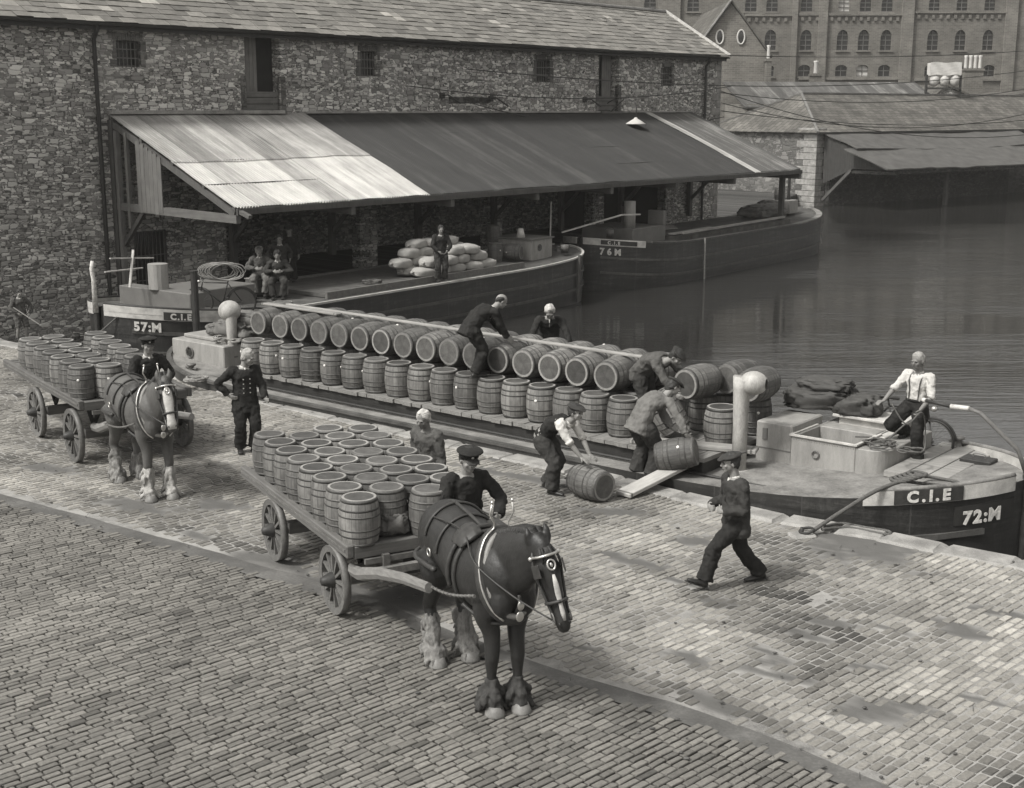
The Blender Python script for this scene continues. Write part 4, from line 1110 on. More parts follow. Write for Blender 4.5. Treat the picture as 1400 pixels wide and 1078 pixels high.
# bow box
bl = A.to(240, 490, .2); br_ = A.to(303, 505, .2)
x0, x1, y0 = bl.x, br_.x, (bl.y+br_.y)/2
mb = MB(); mb.b2(x0, x1, y0, y0+1.35, .1, .66); bx = mb.build('forward_cabin', M['grey_paint'], A.t, bevel=.02)
mb = MB(); mb.b2(x0+.1, x1-.25, y0+.25, y0+1.3, .665, .74); mb.build('cabin_hatch', M['grey_paint'], bx, bevel=.015)
mb = MB(); T = Matrix.Translation((x0+(x1-x0)*.36, y0-.012, .42)) @ Matrix.Rotation(R(90), 4, 'X')
mb.lathe([(.0, .0), (.1, 0), (.1, -.01)], 20, M=T); mb.build('porthole', M['glass_dark'], bx)
mb = MB(); mb.tube([T @ Vector((.115*math.cos(2*math.pi*k/20), .115*math.sin(2*math.pi*k/20), .01)) for k in range(20)], .014, 6, closed=True); mb.build('porthole_ring', M['iron_light'], bx)
mb = MB(); mb.b2(x0-.1, x1+.1, y0-.06, y0-.005, .1, .14); mb.build('kick_strip', M['iron'], bx)
# bollard on bow deck
def bollard(bg, x, y, z, s_=1.0):
    mb = MB(); mb.lathe([(.13*s_, 0), (.13*s_, .03), (.06*s_, .05), (.055*s_, .16*s_), (.1*s_, .19*s_), (.1*s_, .22*s_), (.03, .24*s_)], 14, M=Matrix.Translation((x, y, z)))
    mb.tube([(x-.17*s_, y, z+.13*s_), (x+.17*s_, y, z+.13*s_)], .025*s_, 8); mb.build('mooring_bollard', M['iron_light'], bg.t, smooth=True)
p = A.to(262, 510, .15); bollard(A, p.x, p.y, .12)
p = A.to(1314, 603, .45); bollard(A, p.x, p.y-.1, A.sheer(p.x)+.02, .9)
# tall cowl ventilators
def cowl(bg, x, y, z0, h, r, ball, az, label, mat, boff=.5):
    v = thing('cowl_ventilator', bg.w((x, y, z0)), bg.fr.a+az, label, 'ventilator', 'barge cowl ventilators')
    mb = MB(); mb.tube([(0,0,0), (0,0,.06)], r*1.35, 20); mb.tube([(0,0,0), (0,0,h*.55), (0,.0,h-.08), (0,.04,h+.08)], [r, r, r*1.15, r*1.6], 22); mb.build('tube', mat, v, smooth=True)
    mb = MB(); mb.tube([(0, 0, h*.24), (0, 0, h*.24+.03)], r*1.12, 20); mb.build('band', M['iron_light'], v, smooth=True)
    mb = MB(); n, m_ = 24, 14; vs = []; fs = []
    for i in range(m_+1):
        th = math.pi*.86*i/m_
        for j in range(n):
            a = 2*math.pi*j/n; vs.append((ball*math.sin(th)*math.cos(a), -ball*math.cos(th)*1.1, ball*math.sin(th)*math.sin(a)*.95))
    for i in range(m_):
        for j in range(n): fs.append((i*n+j, i*n+(j+1) % n, (i+1)*n+(j+1) % n, (i+1)*n+j))
    mb.add(vs, fs, 0, Matrix.Translation((0, ball*boff, h+ball*.15))); mb.build('cowl', mat, v, smooth=True)
    return v
p = A.to(317, 500, .2)
M['stained_paint'] = simple('stained_cream', .33, .5, 5, .6, .1, stretch=(1,1,.4))
cowl(A, p.x+.05, p.y, .1, 1.22, .105, .235, R(65), 'tall cream cowl ventilator at the left end of the barrel rows', M['stained_paint'])
p = A.to(1010, 638, .2)
cowl(A, p.x, p.y, .1, 1.38, .11, .19, R(-75), 'tall pale cowl ventilator at the right end of the barrel rows', M['stained_paint'], .95)
# stern cabin group
def lp72(px, py, z): return A.to(px, py, z)
a = lp72(1033, 628, .15); b = lp72(1069, 635, .15)
mb = MB(); mb.b2(a.x, a.x+.62, a.y-.02, a.y+1.0, .1, .78); lk = mb.build('deck_locker', M['grey_paint'], A.t, bevel=.02)
mb = MB(); mb.b2(a.x+.01, a.x+.61, a.y-.028, a.y-.021, .36, .375); mb.b2(a.x+.12, a.x+.2, a.y-.035, a.y-.021, .5, .68); mb.build('locker_trim', M['grey_paint_dark'], lk)
x0 = a.x+.635; y0 = a.y-.08; zc = .62
x1 = lp72(1232, 650, .15).x
xh = x0+1.05                      # open hatch part ends here
y1 = y0+1.75
mb = MB(); mb.b2(x0, xh, y0, y0+.05, .1, zc+.03); mb.b2(x0, x0+.05, y0+.05, y1, .1, zc+.03); mb.b2(xh-.05, xh, y0+.05, y1, .1, zc+.03); mb.b2(x0+.05, xh-.05, y0+.85, y1, .1, zc+.03)
mb.build('hatch_casing', M['grey_paint'], A.t, bevel=.012)
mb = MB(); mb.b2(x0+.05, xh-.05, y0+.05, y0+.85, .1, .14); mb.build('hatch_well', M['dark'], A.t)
mb = MB(); mb.b2(x0-.02, xh+.03, y0-.03, y0+.02, zc+.03, zc+.055); mb.b2(x0-.02, x0+.03, y0+.02, y0+.86, zc+.03, zc+.055); mb.b2(xh-.02, xh+.03, y0+.02, y0+.86, zc+.03, zc+.055); mb.build('hatch_rim', M['cream_paint'], A.t)
mb = MB(); poly = []
rr_ = .28
poly = [(xh+.002, y0), (x1-rr_, y0)]+[(x1-rr_+rr_*math.sin(math.pi/2*k/8), y0+rr_-rr_*math.cos(math.pi/2*k/8)) for k in range(1, 9)]+[(x1, y1), (xh+.002, y1)]
mb.prism(poly, .1, zc); mb.build('engine_casing', M['grey_paint'], A.t, bevel=.01)
mb = MB(); mb.b2(xh+.12, x1-.55, y0+.75, y0+1.5, zc, zc+.03); mb.build('casing_lid', M['cream_paint'], A.t, bevel=.01)
mb = MB()
for k in range(24): mb.ell((x0+.05+k*.042, y0-.004, zc-.02), (.006, .005, .006), 6, 4)
T = Matrix.Translation((x0+.42, y0-.02, .42)); mb.tube([T @ Vector((.055*math.cos(2*math.pi*k/14), 0, .055*math.sin(2*math.pi*k/14))) for k in range(14)], .012, 6, closed=True)
mb.build('rivets', M['grey_paint_dark'], A.t)
mb = MB(); mb.b2(x0+.12, x0+1.28, y0+1.12, y0+1.78, zc+.14, zc+.19); mb.b2(x0+.2, x0+1.2, y0+1.2, y0+1.75, zc, zc+.14); mb.build('raised_lid', M['cream_paint'], A.t, bevel=.012)
mb = MB(); zb_ = A.sheer(x1+.6)+.02
for k_ in range(3): mb.b2(x1+.04+.30*k_, x1+.32+.30*k_, y0-.1+.1*k_, y1+.35-.12*k_, zb_-.06, zb_+.03)
mb.build('deck_board', M['plank'], A.t, bevel=.006)
p = lp72(1338, 648, .2); mb = MB(); zh = A.sheer(p.x)+.01; p.z = zh+.05; mb.b2(p.x-.24, p.x+.22, p.y-.18, p.y+.15, zh-.03, zh+.055); h = mb.build('deck_hatch', M['iron'], A.t, bevel=.01)
mb = MB(); rope(mb, [(p.x-.1, p.y, p.z), (p.x-.09, p.y, p.z+.06), (p.x+.07, p.y, p.z+.06), (p.x+.08, p.y, p.z)], .01, 4); mb.build('handle', M['iron_light'], h)
# tiller: long bent rod from the stern post
tl = thing('tiller', A.w((18.62, 0, .5)), f72.a, 'long bent tiller with a white painted end over the stern of barge 72M', 'tiller')
def tw(px, py, Y):
    q = PY(px, py, Y)-tl.location; q.rotate(Matrix.Rotation(-f72.a, 3, 'Z')); return q
pts = [Vector((0, 0, 0)), tw(1392, 616, 17.6), tw(1340, 565, 17.9), tw(1325, 559, 18.0), tw(1300, 556, 18.2), tw(1266, 548, 18.5)]
mb = MB(); mb.tube(pts[:4], [.035, .03, .03, .03], 10); mb.build('rod', M['iron_light'], tl, smooth=True)
mb = MB(); mb.tube([pts[3], pts[4]], .036, 10); mb.tube([pts[5], pts[5]+(pts[5]-pts[4]).normalized()*.05], .034, 10); mb.build('white_band', M['white_paint'], tl, smooth=True)
mb = MB(); mb.tube(pts[4:], .026, 10); mb.build('grip', M['iron'], tl, smooth=True)
mb = MB(); mb.tube([(0, 0, -1.9), (0, 0, .05)], .07, 10); mb.build('rudder_post', M['iron'], tl)
# ladder-like mast stump behind the bow box
mp = thing('mooring_post', A.w((A.to(247, 470, .3).x-.05, A.to(247, 470, .3).y+.5, .1)), 0, 'thick black post standing behind the grey bow cabin', 'post')
hh = PY(247, 372, mp.location.y).z-.1
mb = MB(); mb.tube([(0,0,0), (0,0,hh)], .085, 12); mb.build('post', M['black_paint'], mp)
mb = MB(); mb.tube([(0,0,hh), (0,0,hh+.03)], .1, 12); mb.build('cap', M['iron'], mp)
# tarps
def tarp(label, parts, mat, name='folded_tarpaulin', cat='tarpaulin'):
    c0 = parts[0][0]; t_ = thing(name, (c0[0], c0[1], c0[2]-parts[0][1][2]*.8), 0, label, cat)
    for c, s_, seed, rz, am in parts:
        m = lump(c, s_, seed, am, rz=rz); m.build('fold', mat, t_, smooth=True, world=True)
    return t_
def W(bg, x, y, z): p = bg.w((x, y, z)); return (p.x, p.y, p.z)
x0b, x1b, y0b = bl.x, br_.x, (bl.y+br_.y)/2
tarp('dark crumpled tarpaulin heaped on the grey bow cabin of the near barge', [(W(A, x1b-.35, y0b+.8, .92), (.55, .42, .2), 3, f72.a, .5), (W(A, x1b-.05, y0b+.85, 1.12), (.42, .3, .16), 8, f72.a+.4, .5), (W(A, x1b-.9, y0b+.7, .86), (.28, .26, .13), 11, 0, .5)], M['tar_light'])
mb = MB(); c = A.w((x1b-.35, y0b+.28, .72)); coil(mb, (0, 0, 0), .19, 4, .05, 3); coil(mb, (.3, -.1, 0), .17, 3, .05, 5)
o = mb.build('rope_coil', M['rope_light'], smooth=True); o.location = c; tag(o, 'coiled rope on the front edge of the grey bow cabin', 'rope')
tarp('bulky folded dark tarpaulin on top of the stern locker', [(W(A, a.x+.42, a.y+1.25, .98), (.55, .34, .17), 21, f72.a+.35, .45), (W(A, a.x+.5, a.y+1.3, 1.2), (.42, .26, .1), 25, f72.a+.25, .4), (W(A, a.x+1.05, a.y+1.3, .94), (.36, .26, .17), 29, f72.a, .5)], M['tar'])
mb = MB(); c = A.w((xh+.25, y0+.28, zc+.02)); coil(mb, (0, 0, 0), .2, 3, .06, 13, thick=.013); coil(mb, (.5, -.05, 0), .16, 2, .05, 15, thick=.013); rope(mb, [(0, .2, .02), (.2, .5, .3), (.3, .7, .35)], .013)
o = mb.build('rope_coil', M['rope'], smooth=True); o.location = c; o.rotation_euler.z = f72.a; tag(o, 'loose rope coil lying on the pale engine casing', 'rope')
# mooring rope to quay ring
g0 = G(1100, 732, .02); s1_ = A.w(A.to(1240, 656, .55)); s1_.z = .52
mb = MB(); rope(mb, [g0+Vector((.1, .05, .03)), g0.lerp(s1_, .35)+Vector((0, 0, .06)), g0.lerp(s1_, .7)+Vector((0, 0, .10)), s1_+Vector((.05, 0, .05))], .028, 8, 8)
rope(mb, [g0+Vector((.3, .18, .06)), G(1150, 716, .03), G(1185, 722, .03), G(1215, 727, .03), G(1210, 731, .03), G(1160, 722, .03), g0+Vector((.25, .1, .05))], .022, 8, 8)
for k in range(5): rope(mb, [s1_+Vector((.12*math.cos(a_)+.06*k-.1, .12*math.sin(a_), .03+.02*k)) for a_ in [0, 1.3, 2.6, 3.9, 5.2, 6.3]], .024, 5, 7)
rope(mb, [s1_, A.w(A.to(1290, 664, .42)), A.w(A.to(1310, 660, .42)), A.w(A.to(1270, 652, .42)), s1_+Vector((0, .1, .05))], .024, 8, 7)
o = mb.build('mooring_rope', M['rope'], smooth=True); tag(o, 'thick mooring rope from the quay ring up to the stern of barge 72M', 'rope')
rg = thing('mooring_ring', G(1098, 733, 0), .3, 'iron mooring ring set in a pale block on the quay', 'mooring ring')
mb = MB(); mb.box((-.02, 0, -.08), (.34, .26, .24)); mb.build('block', M['coping'], rg, bevel=.03)
mb = MB(); mb.tube([(.05+.09*math.cos(2*math.pi*k/16), .09*math.sin(2*math.pi*k/16), .07+.02*math.cos(2*math.pi*k/16)) for k in range(16)], .018, 8, closed=True); mb.tube([(-.02,0,.0),(-.02,0,.12)], .025, 8); mb.build('ring', M['iron'], rg, smooth=True)

# ---- barrels on 72M
def bworld(al, ac, z): return B72.p(al, ac, z)
SUU = (1.10, 1.10, 1.015)
def srow(al): return .64+.024*(al+6.28)
ax = Vector((B72.n.x, B72.n.y, 0))
sx = [-6.28, -5.72, -5.16, -4.58, -4.01, -3.45, -2.89, -2.33, -1.78, -1.24, -.7, -.16, .37, .91, 1.45, 1.98, 2.52]
for i, al in enumerate(sx):
    barrel(bworld(al, srow(al)+.04, .405), scale=(1.10, 1.10, 1.015), label='upright barrel %s from the left in the front row on the near barge deck' % ORD[i], group='upright barrels in rows on the near barge')
barrel(bworld(4.02, 1.42, .405), scale=(1.15, 1.15, .98), label='squat upright barrel alone beside the right hand cowl ventilator', group='upright barrels in rows on the near barge')
barrel(bworld(3.3, 2.05, .405), label='upright barrel in shadow just behind the tilted barrel', group='upright barrels in rows on the near barge')
for k, al in enumerate([-6.0+.56*i for i in range(19)]):
    if al > 2.9: 
        if al > 4.2: continue
    for ac, nm in ((1.45, 'second'), (2.35, 'rear')):
        if ac < 2 and al > 2.7: continue
        barrel(bworld(al, ac, .405), scale=SUU, label='upright barrel under the lying ones, %s row, %s from the left' % (nm, ORD[k]), group='upright barrels in rows on the near barge')
lx = [-6.5]+[-5.83+.565*i for i in range(15)]
zl = .405+.61+.27; SU = (1.10, 1.10, 1.015); SLY = (1.13, 1.13, 1.1)
n_ = 0
for i, al in enumerate(lx):
    if 2.05 < al < 2.6: al = 2.1
    p = bworld(al, .98, zl); 
    barrel(p, ax, 'barrel lying head out, %s from the left in the front lying row' % ORD[i], 'barrels lying on top of the upright ones', SLY)
    n_ += 1
for i, al in enumerate([-5.5+.565*i for i in range(15)]):
    if al > 3.0: break
    barrel(bworld(al, 1.72, zl+.0), ax, 'barrel lying in the rear row behind the long plank, %s from the left' % ORD[i], 'barrels lying on top of the upright ones', SLY)
barrel(bworld(-6.6, 1.75, 1.02), None, 'upright barrel on the upper layer behind the left ventilator', 'barrels lying on top of the upright ones')
p = A.w(A.to(943, 531, zl)); barrel(bworld(3.42, 1.28, zl), ax+Vector((.3, .1, 0)), 'long dark headed barrel lying nearest the right end', 'barrels lying on top of the upright ones', SLY)
barrel(bworld(3.72, 2.02, zl), ax+Vector((.3, .1, 0)), 'barrel lying end to end behind the dark headed one', 'barrels lying on top of the upright ones', SLY)
barrel(bworld(4.28, 1.7, zl), ax+Vector((.1, .1, 0)), 'last lying barrel partly hidden by the right ventilator', 'barrels lying on top of the upright ones', SLY)
# tilted barrel and the ones being handled
TLB = bworld(3.35, 1.2, .56); barrel(TLB, Vector((-.55, .12, .83)), 'barrel tipped over on its rim beside the bending men', 'barrels being unloaded', spin=1.0, scale=1.1)
RMP = G(925, 640, .0)
# planks
def plank(p, q, w_, th, label, mat='plank_pale', name='plank'):
    p, q = Vector(p), Vector(q); d = q-p; o = thing(name, p, math.atan2(d.y, d.x), label, 'plank')
    L = d.length; el = math.atan2(d.z, math.hypot(d.x, d.y))
    mb = MB(); n = 6; vs = []; 
    T = Matrix.Rotation(-el, 4, 'Y'); mb.box((L/2, 0, th/2), (L, w_, th), T); 
    mb.build('board', M[mat], o, bevel=.008)
    mb = MB()
    for x in (.04, L-.07): mb.box((x, 0, th/2), (.03, w_+.006, th+.006), T)
    mb.build('end_strap', M['iron_light'], o)
    return o
pl0 = G(870, 668, .03); pl1 = bworld(4.0, .25, .16)
plank(G(852, 679, .03), G(972, 618, .34), .28, .06, 'pale thick plank laid from the cobbled quay up to the barge side')
plank(bworld(2.9, .62, .41), bworld(4.75, 1.25, .41), .3, .06, 'short plank lying on the barge beside the right ventilator', 'plank')
plank(bworld(-6.75, 1.72, zl+.285), bworld(3.2, 1.42, zl+.285), .10, .04, 'very long narrow plank laid along the tops of the lying barrels', 'plank')
plank(bworld(-6.9, 1.5, zl+.285), bworld(-4.6, 1.45, zl+.285), .16, .04, 'shorter grey plank beside the left end of the long plank', 'plank')
# ---- 57M : stern at x=0
f57 = Fr(*WALL.p(-2.2, -6.3).xy, .668, .744)
s0 = WALL.p(-3.0, -6.3); e0 = WALL.p(16.7, -4.9)
f57 = Fr(s0.x, s0.y, e0.x-s0.x, e0.y-s0.y)
C = Barge(f57, (e0-s0).length, 4.1, .45, .40, .30, 'empty barge 57M with a cream stern strake moored under the canopy, men and sacks aboard', 2.7); C.glyphs = []
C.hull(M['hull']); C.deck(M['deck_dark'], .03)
C.rim('gunwale', M['strake_pale'], 2.0, C.L, .05, .035)
C.band('rubbing_strake', M['strake'], .3, C.L-.3, -1, .5, .58, .05); C.band('rubbing_strake', M['strake'], .3, C.L-.3, -1, 1.0, 1.08, .05)
C.band('stern_strake', M['cream_paint'], .02, 4.2, -1, -.02, .22, .03); C.band('stern_strake', M['cream_paint'], .02, 4.2, 1, -.02, .22, .03)
bulwark(C, .02, 3.6, .06, M['cream_paint'], None, cap=M['iron'])
xa = px_x(C, 224, 437, .5); xb = px_x(C, 266, 437, .5)
C.band('name_board', M['iron'], xa, min(xb, xa+1.3), -1, .01, .20, .045, 8); C.text('C.I.E', xa+.12, -1, .18, .15, None, 1.0)
xa = px_x(C, 186, 450, .2); C.band('name_board', M['black_paint'], xa-.05, xa+.9, -1, .26, .52, .01, 8); C.text('57:M', xa, -1, .50, .22, None, .7)
for g_ in C.glyphs: g_.build('letter', M['white_paint'], C.t)
mb = MB(); mb.tube([(-.1, 0, -1.5), (-.1, 0, .7)], .07, 10); mb.build('stern_post', M['iron'], C.t)
mb = MB(); mb.tube([(-.12, 0, .7), (-.12, 0, 1.5), (-.16, 0, 1.75), (-.12, 0, 1.95)], [.07, .055, .05, .045], 10); mb.build('white_stern_post', M['white_paint'], C.t, smooth=True)
pa = C.to(197, 425, .55); pb = C.to(262, 436, .55)
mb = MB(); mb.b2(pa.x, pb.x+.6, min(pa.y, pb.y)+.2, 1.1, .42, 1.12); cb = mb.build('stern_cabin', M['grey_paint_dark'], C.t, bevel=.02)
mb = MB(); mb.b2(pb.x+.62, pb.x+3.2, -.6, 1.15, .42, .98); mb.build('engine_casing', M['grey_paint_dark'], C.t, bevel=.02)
mb = MB(); mb.tube([(pb.x+.3, -.3, 1.12), (pb.x+.3, -.3, 1.75)], .25, 16); mb.build('water_drum', M['grey_paint'], C.t, smooth=False)
mb = MB(); mb.beam((pb.x-.9, .2, 1.62), (pb.x+.3, .3, 1.6), .05, .03); mb.beam((pb.x-.35, .0, 1.2), (pb.x-.1, .1, 2.1), .06, .03); mb.beam((pb.x-.8, .1, 1.95), (pb.x+.5, .1, 1.85), .05, .03); mb.build('white_slats', M['cream_paint'], C.t)
mb = MB(); x = 6.3; rnd = random.Random(18)
while x < 15.2:
    w_ = rnd.uniform(.24, .32); mb.b2(x, x+w_-.015, -1.45, 1.55, .46, .56+rnd.uniform(-.005, .01)); x += w_
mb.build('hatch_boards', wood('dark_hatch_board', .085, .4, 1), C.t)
mb = MB(); mb.b2(6.2, 15.3, -1.56, -1.47, .42, .62); mb.b2(6.2, 15.3, 1.57, 1.66, .42, .62); mb.build('hold_coaming', M['iron_light'], C.t)
pa = C.to(735, 350, .7); pb = C.to(772, 343, .7)
xb0 = C.L-3.2
mb = MB(); mb.b2(xb0, xb0+1.2, -.95, .6, .5, 1.2); bx = mb.build('forward_cabin', M['grey_paint'], C.t, bevel=.02)
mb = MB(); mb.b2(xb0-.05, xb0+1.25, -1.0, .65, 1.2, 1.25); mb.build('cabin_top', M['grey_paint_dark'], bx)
mb = MB(); T = Matrix.Translation((xb0+.45, -.962, .92)) @ Matrix.Rotation(R(90), 4, 'X'); mb.lathe([(.0, .0), (.12, 0), (.12, -.01)], 20, M=T); mb.build('porthole', M['glass_dark'], bx)
bollard(C, C.L-1.0, -.5, .62, .8)
mb = MB(); mb.tube([(xb0+.25, -.3, 1.25), (xb0+.25, -.3, 1.55)], [.16, .09], 14); mb.build('stove_pipe', M['sheet_white'], C.t, smooth=True)
mb = MB(); mb.tube([(C.L-.5, .2, .7), (C.L-.45, .2, 2.3)], .03, 8); mb.build('bow_staff', M['cream_paint'], C.t)
mb = MB(); mb.beam((C.L-.2, -.1, 1.2), (C.L+1.9, -1.3, 1.75), .07, .05); mb.beam((C.L+1.9, -1.3, 1.75), (C.L+3.0, -1.4, 1.7), .06, .05); mb.build('boat_hook', M['cream_paint'], C.t)
# ---- 76M : stern at x=0
s0 = WALL.p(17.7, -4.9); e0 = WALL.p(36.6, -3.6); f76 = Fr(s0.x, s0.y, e0.x-s0.x, e0.y-s0.y)
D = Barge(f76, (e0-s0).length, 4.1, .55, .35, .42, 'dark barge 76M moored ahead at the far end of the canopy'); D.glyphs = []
D.hull(M['hull']); D.deck(M['deck_dark'], .03); D.rim('gunwale', M['strake'], 2.0, D.L-5, .06, .035); D.rim('bow_gunwale', M['deck'], D.L-5, D.L, .25, .03)
D.band('rubbing_strake', M['strake'], .3, D.L-.3, -1, .6, .68, .05); D.band('rubbing_strake', M['strake'], .3, D.L-.3, -1, 1.15, 1.23, .05)
D.band('stern_strake', M['cream_paint'], .02, 1.7, -1, -.04, .2, .03); D.band('stern_strake', M['cream_paint'], .02, .8, 1, -.04, .2, .03)
D.band('name_board', M['iron'], .3, 1.35, -1, .0, .16, .045, 8); D.text('C.I.E', .45, -1, .14, .12, None, 1.2); D.text('76M', .28, -1, .52, .24, None, 1.0)
for g_ in D.glyphs: g_.build('letter', M['white_paint'], D.t)
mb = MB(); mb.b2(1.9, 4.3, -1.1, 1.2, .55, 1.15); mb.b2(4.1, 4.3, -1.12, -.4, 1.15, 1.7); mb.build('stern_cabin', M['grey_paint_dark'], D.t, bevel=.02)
mb = MB(); mb.tube([(2.3, -.7, 1.15), (2.3, -.7, 2.15)], .22, 16); mb.build('funnel', M['grey_paint'], D.t, smooth=True)
mb = MB(); mb.b2(4.6, 14.5, -1.5, 1.5, .5, .72); mb.build('hold_cover', M['deck_dark'], D.t); mb = MB(); mb.beam((4.8, -1.55, .82), (14.0, -1.45, .86), .12, .08); mb.beam((4.6, -1.2, .78), (8, -1.1, .8), .3, .05); mb.build('loose_spar', M['plank'], D.t)
mb = MB(); mb.b2(D.L-2.6, D.L-1.7, -.6, .4, .8, 1.4); mb.build('forward_cabin', M['grey_paint'], D.t, bevel=.02)
mb = MB(); mb.tube([(D.L-1.9, -.2, 1.4), (D.L-1.9, -.2, 2.9)], .07, 10); mb.build('bow_post', M['iron'], D.t)
mb = MB(); mb.tube([(5.6, -2.12, .6), (5.6, -2.14, -1.6)], .035, 8); mb.build('fender_pole', M['plank'], D.t)
mb = MB(); mb.tube([D.hullp(D.L-1.0, -1, .1)+Vector((0,-.06,0)), D.hullp(D.L-.5, -1, .9)+Vector((.1,-.12,0)), D.hullp(D.L-1.6, -1, 1.3)+Vector((0,-.1,0))], .03, 8); mb.build('fender_rope', M['rope_light'], D.t)
mb = MB(); mb.tube([C.hullp(C.L-2.0, -1, .0)+Vector((0,-.1,.1)), C.hullp(C.L-2.0, -1, 1.5)+Vector((0,-.1,0))], .06, 8); mb.build('fender_pole', M['post_wood'], C.t)
tarp('dark lumpy tarpaulin and gear heaped on the bow of the far barge 76M', [(W(D, D.L-4.2, 0, .98), (1.2, .7, .28), 41, f76.a, .6), (W(D, D.L-3.0, .3, 1.1), (.5, .4, .3), 43, f76.a, .5)], M['tar_light'], 'gear_heap')
barrel(D.w((D.L-2.3, 0.1, 1.41)), None, 'small cask standing on the bow cabin of the far barge', 'odd casks on the far barges', .95)
barrel(C.w((C.L-3.65, -.85, .83)), Vector((f57.n.x, f57.n.y, 0))+Vector((f57.d.x, f57.d.y, 0))*-.3, 'cask lying head out beside the porthole cabin of barge 57M', 'odd casks on the far barges', 1.15)
barrel(C.w((C.L-4.5, -.4, .56)), None, 'dark cask standing between the sacks and the porthole cabin', 'odd casks on the far barges', 1.05)
barrel(C.w((C.L-5.2, -.1, .8)), Vector((f57.n.x, f57.n.y, 0))+Vector((f57.d.x, f57.d.y, 0))*-.6, 'cask lying tilted just right of the pile of sacks', 'odd casks on the far barges', 1.05)
barrel(C.w((C.L-3.2, .7, 1.0)), None, 'cask standing in shadow behind the porthole cabin', 'odd casks on the far barges', 1.05)
# sacks
def make_sack():
    r = thing('sack', (0, 0, 0), 0, 'x', 'sack'); m = lump((0, 0, .14), (.42, .26, .155), 5, .18, 24, 14, fold=1.6)
    for v in m.v:
        k = abs(v.x)/.42; v.y *= 1-.25*k**4; v.z = .14+(v.z-.14)*(1-.35*k**4)
    m.build('bag', M['sack'], r, smooth=True)
    mb = MB(); mb.tube([(.40, 0, .13), (.46, 0, .15), (.50, .02, .17)], [.05, .03, .05], 8); mb.build('neck', M['sack'], r, smooth=True); return r
sk0 = make_sack(); first = True
sl = []
for layer, (cnt, z, y) in enumerate(((5, .57, -1.15), (4, .83, -1.12), (2, 1.09, -1.05), (5, .57, -.6), (5, .83, -.55), (4, 1.09, -.5), (3, 1.33, -.45))):
    for k in range(cnt): sl.append((layer, k, z, y))
nm = ['bottom front', 'middle front', 'top front', 'bottom rear', 'second rear', 'third rear', 'topmost rear']
rnd = random.Random(9)
for layer, k, z, y in sl:
    x = C.L-6.1-.74*k-(.35 if layer in (1, 4) else .7 if layer in (2, 5) else 1.0 if layer == 6 else 0)+rnd.uniform(-.06, .06)
    p = C.w((x, y+rnd.uniform(-.05, .05), z)); lab = 'full pale sack in the %s layer, %s from the right, on barge 57M' % (nm[layer], ORD[k])
    if first: sk0.location = p; sk0.rotation_euler = (0, 0, f57.a+rnd.uniform(-.3, .3)); sk0['label'] = lab; sk0['group'] = 'sacks piled on the middle barge'; first = False
    else: dup(sk0, p, (rnd.uniform(-.06, .06), rnd.uniform(-.05, .05), f57.a+rnd.uniform(-.3, .3)+math.pi*(rnd.random() < .5)), lab, 'sacks piled on the middle barge', (1, rnd.uniform(.95, 1.1), rnd.uniform(.95, 1.1)))

